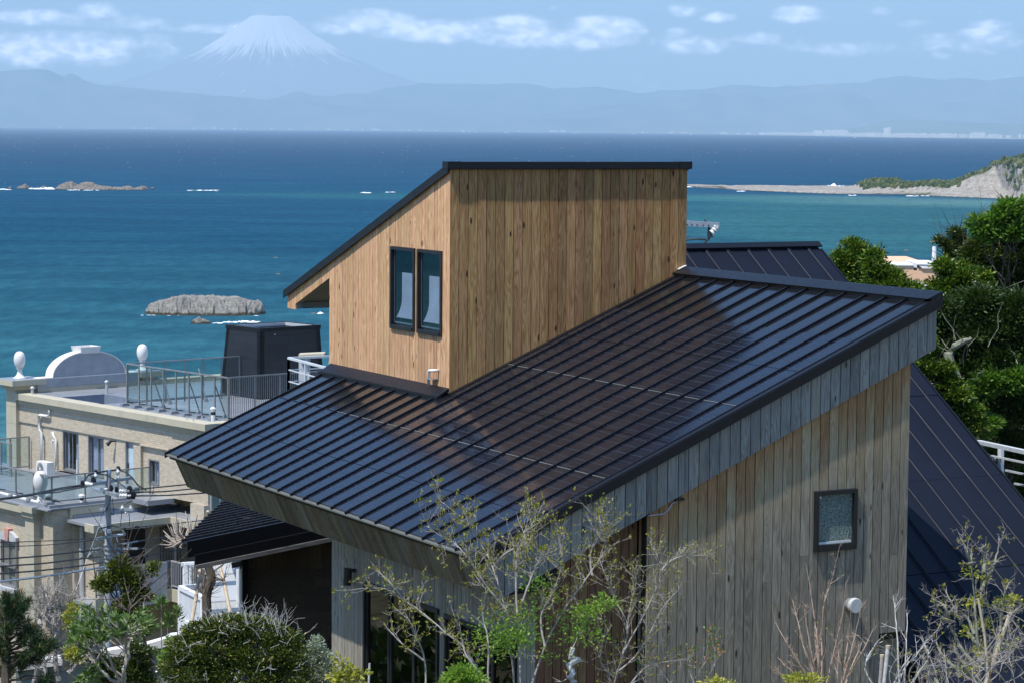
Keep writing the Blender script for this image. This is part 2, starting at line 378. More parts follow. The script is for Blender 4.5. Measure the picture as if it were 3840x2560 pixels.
# ---- the snow-capped volcano
m_fj, g, b = mat('volcano_slope', rough=.9, spec=.1)
FJ = 84e3*HF; fx, fy = (620-1176)/5775*FJ, FJ; cz = H+(eyeD(620)-40)/5775*FJ
cpos = fx*eR+fy*eF
P = g.new('ShaderNodeNewGeometry').outputs['Position']; a_, b_, z_ = g.sep(P)
dx = g.math('SUBTRACT', a_, float(cpos[0])); dy = g.math('SUBTRACT', b_, float(cpos[1])); an = g.math('ARCTAN2', dx, dy)
rad = g.math('SQRT', g.math('ADD', g.math('MULTIPLY', dx, dx), g.math('MULTIPLY', dy, dy)))
rib = g.noise(g.comb(g.math('MULTIPLY', an, 26.0), g.math('MULTIPLY', rad, .0006), 0.0), 1.0, 4, .6)
rib2 = g.noise(g.comb(g.math('MULTIPLY', an, 75.0), g.math('MULTIPLY', rad, .0016), 3.0), 1.0, 3, .6)
alt = g.lin(z_, cz-1750*HF, cz-650*HF)
sn = g.sstep(g.math('ADD', g.math('ADD', g.math('MULTIPLY', alt, 1.05), g.math('MULTIPLY', g.math('SUBTRACT', rib, .5), 2.0)), g.math('MULTIPLY', g.math('SUBTRACT', rib2, .5), 1.6)), .46, .58)
g.l.new(g.mix(sn, (.28, .30, .34), (.96, .97, .98)), b.inputs['Base Color'])
nr, na = 90, 300
pr_ = [(0, 38), (22, 10), (34, 0), (46, 1), (60, 12), (100, 42), (170, 86), (250, 122), (330, 148), (410, 168), (520, 190), (700, 216), (950, 240)]
rad_ = np.concatenate([np.linspace(0, 60, 14), np.linspace(66, 240, 40), np.linspace(250, 950, 36)]); drop = np.interp(rad_, [p[0] for p in pr_], [p[1] for p in pr_])
th = np.linspace(0, 2*math.pi, na+1)
k_ = FJ/5775; RR, TH = np.meshgrid(rad_, th, indexing='ij'); DR = np.repeat(drop[:, None], na+1, 1)
gl = np.cos(TH)*3.1; gl2 = np.sin(TH)*3.1
gn = fbm(10+gl*3.0+RR*.002, 10+gl2*3.0, 4, .6)-.5
zz = cz-DR*k_+gn*k_*np.clip((RR-30)*.12, 0, 11)+ (fbm(np.cos(TH)*2+5, np.sin(TH)*2+5, 3)-.5)*k_*np.clip(60-RR, 0, 60)*.12
ok_ = np.array([fx+0*RR+RR*k_*np.cos(TH), fy+RR*k_*np.sin(TH)*.75, zz])
P3 = frP(ok_[0], ok_[1], np.maximum(ok_[2], -.8))
solo('volcano', towards_up(P3), m_fj, kind='structure', base=(float(cpos[0]), float(cpos[1]), -H), smooth=True)

# ---- town specks on the far shore
m_wt = plain('far_plaster', (.78, .77, .74), .8, scale=.02); m_gt = plain('far_concrete', (.42, .42, .42), .8, scale=.02)
town = M(); r_ = random.Random(5)
def blk(m_, x, df, wd, ht, dp=None):
    f_ = shore(x)+df; r0 = (x-1176)/5775*f_; dp = dp or wd*.7
    pts = [fr(r0-wd/2, f_, 5), fr(r0+wd/2, f_, 5), fr(r0+wd/2, f_+dp, 5), fr(r0-wd/2, f_+dp, 5)]
    m_.prism(pts, (0, 0, ht))
for i in range(330):
    x = r_.choice([r_.uniform(1640, 2352), r_.uniform(1780, 2300), r_.uniform(20, 1640), r_.gauss(1900, 60), r_.gauss(2050, 60)])
    blk(town, x, r_.uniform(300, 1500), r_.uniform(20, 80), r_.uniform(12, 34)+ (15 if x > 1750 else 4))
solo('distant_town', town, m_wt, kind='stuff')
for i, (x, ht, wd, lab) in enumerate([(2028, 105, 45, 'left one of two tall white towers on the far shore'), (2035, 112, 45, 'right one of two tall white towers on the far shore'), (1872, 70, 120, 'pale block on the far shore where the town begins'),
        (1900, 78, 150, 'long pale block standing above the far town'), (1925, 80, 190, 'widest white block on the rise behind the far town'), (2240, 60, 160, 'white block at the right end of the far shore'), (857, 45, 120, 'low white building alone under the middle of the far hills'), (490, 40, 90, 'small white dome building on the far shore below the mountain')]):
    m_ = M(); blk(m_, x, 500+40*i, wd, ht, 40); m_2 = M()
    o = thing('far_building', lab, 'building', np.mean(np.array(m_.v)[:4], 0), 'buildings on the far shore'); part('wall', m_, m_wt, o)
    f_ = shore(x)+500+40*i; r0 = (x-1176)/5775*f_
    rf = M(); rf.prism([fr(r0-wd*.3, f_+6, 5+ht), fr(r0+wd*.3, f_+6, 5+ht), fr(r0+wd*.3, f_+30, 5+ht), fr(r0-wd*.3, f_+30, 5+ht)], (0, 0, 8)); part('roof', rf, m_gt, o)
# ---- boats near the far shore
m_bt = plain('boat_white', (.85, .85, .85), .5, scale=.05)
BT = [(1061, 304.5, 'leftmost of the tiny white boats below the far hills'), (1075, 304.5, 'second tiny white boat from the left on the horizon'), (1090, 304.7, 'third tiny white boat from the left on the horizon'), (1157, 305.5, 'tiny white boat just left of centre by the far shore'), (1161, 305.6, 'tiny white boat at the right end of the left cluster'),
      (1316, 306.3, 'lone tiny white boat above the roof tower'), (1450, 307.2, 'tiny white boat off the low dark hill'), (1581, 308.9, 'tiny white boat off the beginning of the far town'), (1957, 315.8, 'larger tiny white boat out in front of the far town')]
for x, y, lab in BT:
    f_ = H/((y-eyeD(x))/5775); r0 = (x-1176)/5775*f_; k = f_/5775*3.2
    o = thing('boat', lab, 'boat', fr(r0, f_, 0), 'boats off the far shore')
    hl = M(); hl.prism([fr(r0-k, f_, -.5), fr(r0+k*.8, f_, -.5), fr(r0+k*1.2, f_, k*.25), fr(r0-k, f_, k*.25)], fr(0, k*.5, H)); part('hull', hl, m_bt, o)
    cb_ = M(); cb_.prism([fr(r0-k*.5, f_+k*.1, k*.25), fr(r0+k*.3, f_+k*.1, k*.25), fr(r0+k*.1, f_+k*.1, k*.6), fr(r0-k*.45, f_+k*.1, k*.6)], fr(0, k*.3, H)); part('cabin', cb_, m_bt, o)

# ---- rock material: pale mudstone, dark wet foot, guano tops
def rockmat(name, lo, hi, veg=None, wet=1.2, sc=1.0):
    m, g, b = mat(name, rough=.9, spec=.2)
    P = g.new('ShaderNodeNewGeometry'); po = P.outputs['Position']; _, _, z = g.sep(po)
    n = g.noise(po, .35*sc, 6, .65); c = g.mix(g.lin(n, .3, .72), lo, hi)
    stx = g.noise(g.mapping(po, rot=(.25, .1, 0), scale=(.02*sc, .02*sc, 1.1*sc)), 1.0, 5, .7); c = g.mix(g.math('MULTIPLY', g.sstep(stx, .40, .66), .45), c, g.mix(1.0, c, (.62, .60, .57), 'MULTIPLY')); ck = g.noise(g.mapping(po, rot=(.3, .5, .2), scale=(1, 1, .45)), .9*sc, 5, .75, 1.5); c = g.mix(g.sstep(ck, .47, .36), c, (.10, .095, .085))
    if veg:
        _, _, nz = g.sep(P.outputs['Normal'])
        vn_ = g.noise(po, .018*sc, 5, .65); mk = g.sstep(g.math('ADD', g.math('ADD', g.math('MULTIPLY', vn_, 1.5), g.math('MULTIPLY', nz, .55)), g.lin(z, 4, 30, -.25, .12)), veg, veg+.10)
        gv = g.mix(g.lin(g.noise(po, .25*sc, 4, .7), .3, .7), (.035, .05, .018), (.14, .16, .07)); c = g.mix(mk, c, gv)
    if wet: 
        wn_ = g.math('ADD', z, g.math('MULTIPLY', g.math('SUBTRACT', g.noise(po, .3*sc, 3), .5), wet*1.6)); c = g.mix(g.sstep(wn_, wet, wet*.35), c, (.05, .042, .025))
    g.l.new(c, b.inputs['Base Color']); bump(g, b, g.noise(po, .8*sc, 6, .75), .8, .8/sc); return m
m_rock = rockmat('pale_sea_rock', (.17, .165, .15), (.36, .35, .325), wet=1.3)
m_reef = rockmat('brown_reef_rock', (.15, .13, .11), (.30, .27, .235), wet=1.0, sc=.6)
def rock(name, sil, base, depth, seed, mt, label, group=None, rug=.25, nx=90, ny=34, cat='rock', ys=None):
    """sil: (x, y) top outline in 2352-wide pixels; base: y of the waterline"""
    xa, xb = sil[0][0], sil[-1][0]; xm = (xa+xb)/2; f0 = H/((base-eyeD(xm))/5775)
    xs = np.linspace(xa, xb, nx); yt = np.interp(xs, [p[0] for p in sil], [p[1] for p in sil])
    hgt = np.maximum(0, (base-yt)/5775*f0)
    T = np.linspace(0, 1, ny); X_, T_ = np.meshgrid(xs, T, indexing='ij'); Hh = np.repeat(hgt[:, None], ny, 1)
    u_ = (X_-xa)/(xb-xa)*2-1; ell = np.sqrt(np.clip(1-u_**4, .02, 1))
    f_ = f0+depth*(.5+(T_-.5)*ell); r_ = (X_-1176)/5775*f0
    pr = np.interp(T_, [0, .06, .22, .5, .8, .93, 1], [0, .35, .82, 1, .8, .4, 0])
    sc_ = 9.0/max(4, (xb-xa)/5775*f0)
    nz = fbm(r_*sc_*.9+seed, f_*sc_*1.3+seed, 6, .6)-.5; nz2 = fbm(r_*sc_*3+seed, f_*sc_*2.4+seed, 4, .6)-.5
    mx = hgt.max(); gro = np.abs(fbm(r_*sc_*2.2+seed*2+T_*1.5, T_*3+seed, 4, .6)-.5)*2; z = Hh*pr*(1+.12*nz2)-np.clip(.32-gro, 0, 1)*hgt.max()*1.1*np.clip(pr*(1-pr)*4, 0, 1)+(nz*rug*2+nz2*rug*.7)*mx*np.clip(pr*2.2, 0, 1)*np.clip(Hh/mx*1.6, .15, 1)*(1-.75*np.exp(-((T_-.5)/.18)**2))-.35
    f_ = f_+nz2*depth*.12*np.sin(T_*math.pi)
    return solo(name, towards_up(frP(r_, f_, np.maximum(z, -.9))), mt, label, cat, group, base=fr(float((xm-1176)/5775*f0), f0+depth/2, 0))
D3 = lambda L: [(x*.3229, 343+y*.3229) for x, y in L]
rock('sea_rock', D3([(975,1185),(985,1160),(1020,1112),(1060,1097),(1100,1085),(1150,1072),(1200,1058),(1290,1047),(1340,1049),(1400,1052),(1500,1054),(1640,1055),(1700,1072),(1760,1085),(1800,1095),(1830,1110),(1846,1150),(1856,1172)]), 343+1184*.3229, 32, 3, m_rock, 'large flat-topped pale rock standing alone in the near sea', rug=.30, nx=190, ny=60)
rock('sea_rock', D3([(1335,1243),(1350,1215),(1380,1200),(1400,1184),(1415,1200),(1440,1208),(1470,1215),(1490,1243)]), 343+1243*.3229, 8, 8, m_rock, 'small lumpy rock just in front of the large flat-topped one')
G = 'rocks of the offshore reef'
rock('reef_rock', D3([(362,290),(375,272),(400,252),(440,238),(470,230),(495,236),(505,252),(520,262),(540,246),(560,240),(600,234),(640,234),(650,248),(700,260),(760,266),(830,268),(850,265),(880,257),(905,261),(930,272),(960,268),(985,261),(1015,262),(1028,276),(1035,290)]), 343+290*.3229, 45, 12, m_reef, 'long jagged reef rock with surf along its foot, largest of the offshore rocks', G, rug=.35, nx=200, ny=40)
rock('reef_rock', D3([(103,280),(120,262),(145,256),(160,244),(172,243),(185,262),(192,280)]), 343+282*.3229, 20, 14, m_reef, 'pointed brown rock at the left of the offshore reef', G, nx=50, ny=20)
rock('reef_rock', D3([(50,282),(56,266),(72,264),(78,282)]), 343+283*.3229, 10, 15, m_reef, 'smallest offshore rock, far left near the picture edge', G, nx=24, ny=12)
rock('reef_rock', D3([(280,275),(290,258),(312,258),(324,275)]), 343+276*.3229, 12, 16, m_reef, 'low brown rock in the surf between the pointed rock and the long reef', G, nx=30, ny=14)
rock('reef_rock', D3([(1062,280),(1070,267),(1085,267),(1093,280)]), 343+282*.3229, 10, 17, m_reef, 'small rock off the right tip of the long reef', G, nx=24, ny=12)
m_wr = rockmat('awash_rock', (.16, .10, .06), (.26, .17, .11), wet=0)
for i, (x, y, wd, lab) in enumerate([(630, 592, 13, 'brown rock barely awash, farther of the two under the tower eave'), (635, 630, 17, 'brown rock barely awash, nearer of the two left of the tower eave'), (716, 721, 24, 'dark rock awash with a fleck of surf below the tower overhang'),
        (1988, 567, 6, 'leftmost and smallest of the three rocks awash in the bay'), (2029, 571, 17, 'middle one of three rocks awash in the bay above the trees'), (2082, 574, 17, 'rightmost of three rocks awash in the bay above the trees')]):
    rock('awash_rock', [(x-wd/2, y), (x-wd*.3, y-2.0), (x, y-3.2), (x+wd*.35, y-1.6), (x+wd/2, y)], y, 9, 20+i, m_wr, lab, 'rocks awash', nx=26, ny=12)

# ---- headland with its spit
bl = [(1575,429),(1700,437),(1880,444),(2054,446),(2160,451),(2299,456),(2352,463),(2600,478)]
cr = [(1575,425),(1640,427),(1700,424),(1800,424),(1880,426.5),(1950,428),(1981,425),(1999,413),(2027,409),(2068,409),(2089,418),(2110,419),(2130,414),(2194,414.5),(2215,413),(2230,405),(2246,397),(2281,388),(2299,376),(2330,366),(2352,360),(2450,340),(2600,325)]
xs = np.linspace(1575, 2600, 420); yb = np.interp(xs, *zip(*bl)); yc = np.interp(xs, *zip(*cr))
f0 = H/((yb-eyeD(xs))/5775); dpth = np.interp(xs, [1575, 1960, 2000, 2200, 2352, 2600], [230, 240, 170, 190, 300, 420])
dpth = dpth*HF; fc = f0+dpth*.75; ht = H-(yc-eyeD(xs))/5775*fc; ht = np.maximum(ht, 1.2)
T = np.linspace(0, 1.35, 80); XX, TT = np.meshgrid(xs, T, indexing='ij'); HH = ht[:, None]; FF = f0[:, None]+dpth[:, None]*TT
RR_ = (XX-1176)/5775*(f0[:, None]+dpth[:, None]*.4)
low = np.interp(XX, [1960, 1995], [1, 0])
shp = np.interp(TT, [0, .05, .25, .42, .5, .62, .75, 1.0, 1.35], [0, .10, .17, .24, .45, .82, 1, .75, -.1])
shl = np.interp(TT, [0, .04, .3, .75, .95, 1.35], [0, .55, .7, 1, .7, -.3])
z = HH*(shp*(1-low)+shl*low)
nz = fbm(RR_/55, FF/70, 6, .58)-.5; n3 = np.abs(fbm(RR_/30+5, FF/24, 5, .6)-.5)*2
z = z+nz*HH*.7*np.clip(shp*1.5, 0, 1)*(1-low)*(1-np.exp(-((TT-.75)/.12)**2)*.8)-n3*HH*.22*(1-low)*np.clip(shp*2, 0, 1)+nz*low*5.2+nz*(1-low)*2+ (-.2)
m_head = rockmat('headland_rock', (.24, .22, .19), (.50, .46, .41), veg=1.20, wet=1.0, sc=.45)
solo('headland', towards_up(frP(RR_, FF, np.maximum(z, -.9))), m_head, kind='structure', base=fr(500, 3500, 0))
# scrub on the headland (clumps nobody could count)
sv, sf = [], []; rs_ = np.random.RandomState(4); cnt = 0
m_scr, g, b = mat('headland_scrub', rough=.9, spec=.1); gi = g.new('ShaderNodeNewGeometry').outputs['Random Per Island']
g.l.new(g.ramp(gi, [(0, (.03, .045, .015)), (.5, (.06, .085, .025)), (.85, (.10, .12, .04)), (1, (.17, .15, .07))]), b.inputs['Base Color'])
sc1 = M()
for (xa, xb, t0, t1, n) in ((1985, 2092, .52, .82, 330), (2092, 2215, .60, .85, 260), (2215, 2352, .68, .9, 130), (2320, 2400, .45, .8, 160)):
    for i in range(n):
        x = rs_.uniform(xa, xb); t = rs_.uniform(t0, t1); i0 = int((x-1575)/(1025)*419); j0 = min(79, int(t/1.35*79))
        zc_ = z[i0, j0]; r0 = RR_[i0, j0]; f1 = FF[i0, j0]; s_ = rs_.uniform(1.2, 3.6)
        c0 = fr(r0, f1, zc_+s_*.3); q = len(sc1.v)
        for k in range(8):
            th_ = k*math.pi/4; rr0 = s_*rs_.uniform(.6, 1.1); sc1.v.append((c0[0]+rr0*math.cos(th_), c0[1]+rr0*math.sin(th_), c0[2]-s_*.5))
        for k in range(8):
            th_ = k*math.pi/4; rr0 = s_*rs_.uniform(.4, .9); sc1.v.append((c0[0]+rr0*math.cos(th_), c0[1]+rr0*math.sin(th_), c0[2]+s_*rs_.uniform(.2, .6)))
        sc1.v.append((c0[0], c0[1], c0[2]+s_*rs_.uniform(.6, 1.0)))
        for k in range(8): sc1.f.append((q+k, q+(k+1) % 8, q+8+(k+1) % 8, q+8+k)); sc1.f.append((q+8+k, q+8+(k+1) % 8, q+16))
solo('headland_scrub', sc1, m_scr, kind='stuff')

# ---- surf and whitecaps: small heaps of foam
m_foam = plain('foam', (.88, .92, .93), .8, scale=.3)
fo = M(); r_ = random.Random(9)
def heap(x, y, wd, ht, dp):
    f_ = H/((y-eyeD(x))/5775); r0 = (x-1176)/5775*f_; q = len(fo.v); n = 7
    for i in range(n):
        u_ = i/(n-1)*2-1; k = (1-u_*u_)*.9+.1
        for (t, zt) in ((-1, -.1), (0, r_.uniform(.6, 1.0)), (1, -.1)): fo.v.append(fr(r0+u_*wd/2, f_+t*dp/2*k+r_.uniform(-.2, .2)*dp, zt*ht*k))
    for i in range(n-1):
        for t in range(2): fo.f.append((q+i*3+t, q+(i+1)*3+t, q+(i+1)*3+t+1, q+i*3+t+1))
def foamline(x0, x1, y, n, ht, dp, jit=1.0):
    for i in range(n):
        x = r_.uniform(x0, x1); f_ = H/((y-eyeD(x))/5775); heap(x, y+r_.uniform(-.7, .7)*jit, r_.uniform(2, 9)*f_/3500, ht*r_.uniform(.5, 1.1), dp*r_.uniform(.5, 1.2))
foamline(428, 500, 437.6, 18, .35, 5, 1.6); foamline(452, 490, 437.4, 7, .8, 5, .9); foamline(0, 20, 435.5, 9, 1.2, 14); foamline(66, 122, 434.3, 30, 1.5, 16, 1.4); foamline(100, 120, 434, 12, 2.2, 16); foamline(150, 225, 437, 18, .7, 10)
foamline(513, 592, 739.5, 40, .3, 2, 1.8); foamline(545, 585, 738.5, 14, .45, 2, 1.2); foamline(830, 846, 442.5, 7, .9, 6, .7); foamline(884, 908, 441, 7, .5, 6, .7); foamline(455, 520, 742, 12, .2, 2, 1.6)
foamline(1690, 1706, 438, 6, .8, 8); foamline(1898, 1935, 427, 16, 1.6, 10); foamline(1905, 1914, 425.5, 4, 4.5, 8, .4); foamline(1575, 1600, 428, 8, .8, 10); foamline(2080, 2130, 448.5, 16, .7, 6); foamline(1725, 1760, 426, 8, .8, 8); foamline(1945, 1960, 447, 6, .8, 6)
foamline(728, 736, 720, 5, .8, 3, .6); foamline(592, 606, 718, 8, .25, 2, .8); foamline(320, 590, 724, 26, .12, 2, 1.5)
for i in range(300):
    x = r_.uniform(0, 2352); y = 309+abs(r_.gauss(0, 1))*34+x*.0065
    if y > 436: continue
    f_ = H/((y-eyeD(x))/5775); s_ = f_/5775*r_.uniform(.35, .9); heap(x, y, s_*2.8, s_*.7, s_*2)
solo('foam', fo, m_foam, kind='stuff')

# ---- the hillside we stand on
m_gr, g, b = mat('hillside_soil', rough=.95, spec=.1)
P = g.new('ShaderNodeNewGeometry').outputs['Position']; n = g.noise(P, .8, 6, .65)
g.l.new(g.mix(g.lin(n, .3, .7), (.06, .065, .03), (.20, .18, .11)), b.inputs['Base Color']); bump(g, b, g.noise(P, 5, 5, .7), .8, .1)
def ground_z(r, f):
    z = np.interp(f, [-120, 0, 8, 20, 30, 45, 60, 90, 200, 400, 520, 700], [4, -2.4, -3.3, -6.4, -8.6, -12, -17, -26, -42, -66, -76, -H-.9])
    z = z+np.interp(r, [2, 12, 60], [0, 4, 9])*np.interp(f, [25, 40, 80, 160], [0, 1, 1, 0]); return np.maximum(z, -H-.9)
rg = np.concatenate([np.linspace(-400, -40, 19), np.linspace(-36, 60, 60), np.linspace(70, 420, 18)]); fg = np.concatenate([np.linspace(-120, 0, 10), np.linspace(1, 100, 90), np.linspace(110, 640, 40)])
A_, B_ = np.meshgrid(rg, fg, indexing='ij'); Zg = ground_z(A_, B_)+(fbm(A_*.25, B_*.25, 5)-.5)*.9*np.clip(B_/10, .3, 1)
Zg = np.maximum(Zg, -H-.9)
solo('ground', towards_up(frP(A_, B_, Zg+H)), m_gr, kind='structure', base=(0, 0, -10), smooth=True)
def gz(p):                                                          # ground height under an eye-relative point
    q = np.array([p[0], p[1]]); return float(ground_z(float(q@eR), float(q@eF)))
# ================================================================ the timber house with the roof tower
v0, u0, z0, v1, u1 = 16.105, 31.995, -3.780, 20.049, 36.183
vA, uA, uB, vC, S = 13.314, 36.05, 25.816, 19.93, .42636
def Rz(v): return z0+(v-v0)*S
nrm = V(-S, 0, 1)/math.hypot(S, 1)
def Rp(v, u, h=0.0): return V(v, u, Rz(v))+nrm*h
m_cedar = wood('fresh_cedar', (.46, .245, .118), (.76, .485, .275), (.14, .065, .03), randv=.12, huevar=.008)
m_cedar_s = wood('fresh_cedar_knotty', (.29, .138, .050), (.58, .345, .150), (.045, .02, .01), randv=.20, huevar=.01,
    weather_shade=lambda g_, P, c, t, rv, gr: g_.mix(g_.math('MULTIPLY', g_.sstep(t, .46, .62), .55), g_.mix(g_.sstep(g_.sep(P)[2], H-1.16, H-1.02), c, g_.mix(1.0, c, (.80, .78, .76), 'MULTIPLY')), g_.mix(1.0, c, (.62, .52, .42), 'MULTIPLY')))  # shade below the ridge cap is painted in as a darker top strip
def w_fascia(g_, P, c, t, rv, gr):
    return g_.mix(g_.math('MULTIPLY', g_.sstep(t, .5, .7), .35), c, (.26, .22, .155))
m_fascia = wood('silvered_larch', (.15, .15, .142), (.30, .30, .285), (.05, .045, .04), weather_shade=w_fascia, randv=.16, huevar=.004)
def w_wall(g_, P, c, t, rv, gr):
    x, y, zz_ = g_.sep(P)
    top = g_.math('ADD', g_.math('MULTIPLY', g_.math('SUBTRACT', x, 14.15), .4334), H-5.303)
    d = g_.math('ADD', g_.math('SUBTRACT', top, zz_), g_.math('MULTIPLY', g_.math('SUBTRACT', t, .5), 1.1))
    d = g_.math('ADD', d, g_.math('MULTIPLY', g_.math('SUBTRACT', rv, .5), .5))
    br = g_.mix(g_.lin(gr, .25, .8), (.25, .135, .058), (.44, .27, .13))
    grn = g_.mix(g_.lin(gr, .25, .8), (.26, .205, .125), (.42, .35, .23))
    c = g_.mix(g_.sstep(d, 1.5, .5), c, grn)
    return g_.mix(g_.sstep(d, .75, .05), c, br)
m_wall = wood('weathered_larch', (.165, .143, .108), (.325, .29, .23), (.04, .03, .02), weather_shade=w_wall, randv=.15, huevar=.004)
def w_porch(g_, P, c, t, rv, gr): return g_.mix(g_.math('MULTIPLY', g_.sstep(t, .45, .65), .5), c, (.20, .16, .11))
m_porchw = wood('sheltered_brown_larch', (.125, .072, .036), (.25, .145, .075), (.04, .02, .01), randv=.2)
m_front = wood('greying_larch', (.20, .185, .15), (.38, .355, .30), (.05, .04, .03), weather_shade=w_porch, randv=.16)
m_soff = wood('soffit_larch', (.085, .066, .042), (.19, .15, .095), (.04, .03, .02), weather_shade=lambda g_, P, c, t, rv, gr: g_.mix(g_.math('MULTIPLY', g_.sstep(t, .48, .62), .6), c, (.15, .15, .125)), randv=.3)
m_back = plain('black_membrane', (.012, .011, .010), .8)
m_trim = plain('black_trim', (.006, .0065, .008), .5, spec=.25); m_trimb = plain('black_cap', (.007, .008, .012), .40, spec=.35, var=.05)
m_green = plain('dark_green_drip', (.045, .052, .040), .6)
m_pan, g, b = mat('black_roof_pan', (.010, .011, .014), .12, 0, .7)
t_ = g.new('ShaderNodeTexCoord').outputs['Object']; g.l.new(g.lin(g.noise(t_, 1.2, 4, .6), .3, .7, .10, .20), b.inputs['Roughness']); bump(g, b, g.noise(t_, 1.6, 2), .06, .02)
m_seam = plain('roof_seam_black', (.007, .008, .012), .45, spec=.3)
m_pv, g, b = mat('solar_cell', (.012, .014, .022), .16, 0, .52)
P = g.new('ShaderNodeNewGeometry').outputs['Position']; px_, py_, _ = g.sep(P)
# thin bus bars across every cell row, running with the eave
fx_ = g.math('FRACT', g.math('MULTIPLY', px_, 1/.0767)); ln = g.math('LESS_THAN', g.math('ABSOLUTE', g.math('SUBTRACT', fx_, .5)), .07)
fx2 = g.math('FRACT', g.math('MULTIPLY', px_, 1/.1533)); ln2 = g.math('LESS_THAN', g.math('ABSOLUTE', g.math('SUBTRACT', fx2, .25)), .06)
fy2 = g.math('FRACT', g.math('MULTIPLY', py_, 1/.148)); gp_ = g.math('LESS_THAN', g.math('ABSOLUTE', g.math('SUBTRACT', fy2, .5)), .47)
lines = g.math('MULTIPLY', g.math('MAXIMUM', g.math('MULTIPLY', ln, .35), ln2), gp_)
wob = g.lin(g.noise(P, .9, 4, .6), .35, .65, .1, .4)
g.l.new(g.mix(g.math('MULTIPLY', lines, wob), g.mix(g.lin(g.noise(P, 2.2, 4, .6), .3, .7), (.006, .008, .016), (.012, .014, .022)), (.035, .038, .050)), b.inputs['Base Color'])
b.inputs['Coat Weight'].default_value = .0
g.l.new(g.math('ADD', g.math('MULTIPLY', lines, .2), g.lin(g.noise(P, 1.4, 4, .6), .3, .7, .08, .14)), b.inputs['Roughness'])
bump(g, b, g.noise(P, 1.1, 2), .05, .02)
m_silver = plain('aluminium_joint', (.12, .13, .12), .55, metal=0)
m_white = plain('white_plastic', (.75, .75, .73), .45); m_steel = plain('galvanised_steel', (.42, .44, .47), .45, metal=.6)
m_blk = plain('black_powder_coat', (.012, .012, .014), .45)
m_grey_s = plain('pale_grey_board', (.42, .42, .41), .7)
def glassmat(name, tint, refl=1.5, rough=0.0, fac=None):
    m = bpy.data.materials.new(name); m.use_nodes = True; g_ = NT(m.node_tree); g_.n.clear()
    tr = g_.new('ShaderNodeBsdfTransparent'); tr.inputs[0].default_value = c4(tint); gl_ = g_.new('ShaderNodeBsdfGlossy'); gl_.inputs['Roughness'].default_value = rough
    fr_ = g_.new('ShaderNodeFresnel'); fr_.inputs[0].default_value = refl; mx = g_.new('ShaderNodeMixShader'); o = g_.new('ShaderNodeOutputMaterial')
    f_ = g_.math('MULTIPLY', fr_.outputs[0], g_.math('SUBTRACT', 1.0, g_.new('ShaderNodeNewGeometry').outputs['Backfacing']))
    bf_ = g_.math('SUBTRACT', 1.0, g_.new('ShaderNodeNewGeometry').outputs['Backfacing'])
    if fac: f_ = g_.math('ADD', f_, fac, clamp=True)
    f_ = g_.math('MULTIPLY', f_, bf_)
    g_.l.new(f_, mx.inputs[0]); g_.l.new(tr.outputs[0], mx.inputs[1]); g_.l.new(gl_.outputs[0], mx.inputs[2]); g_.l.new(mx.outputs[0], o.inputs[0]); return m
m_glass = glassmat('window_glass', (.84, .88, .93), 1.5, 0, .10)
m_glassd = glassmat('dark_window_glass', (.14, .17, .19), 1.5, 0, .06)
m_glassr = glassmat('railing_glass', (.84, .91, .92), 1.45, 0, .02)
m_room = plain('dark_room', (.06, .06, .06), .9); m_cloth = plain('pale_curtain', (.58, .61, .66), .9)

house = thing('timber_house', 'timber house with solar roof and fresh cedar roof tower, filling the middle', 'house', (17.2, 31.0, -9.0))

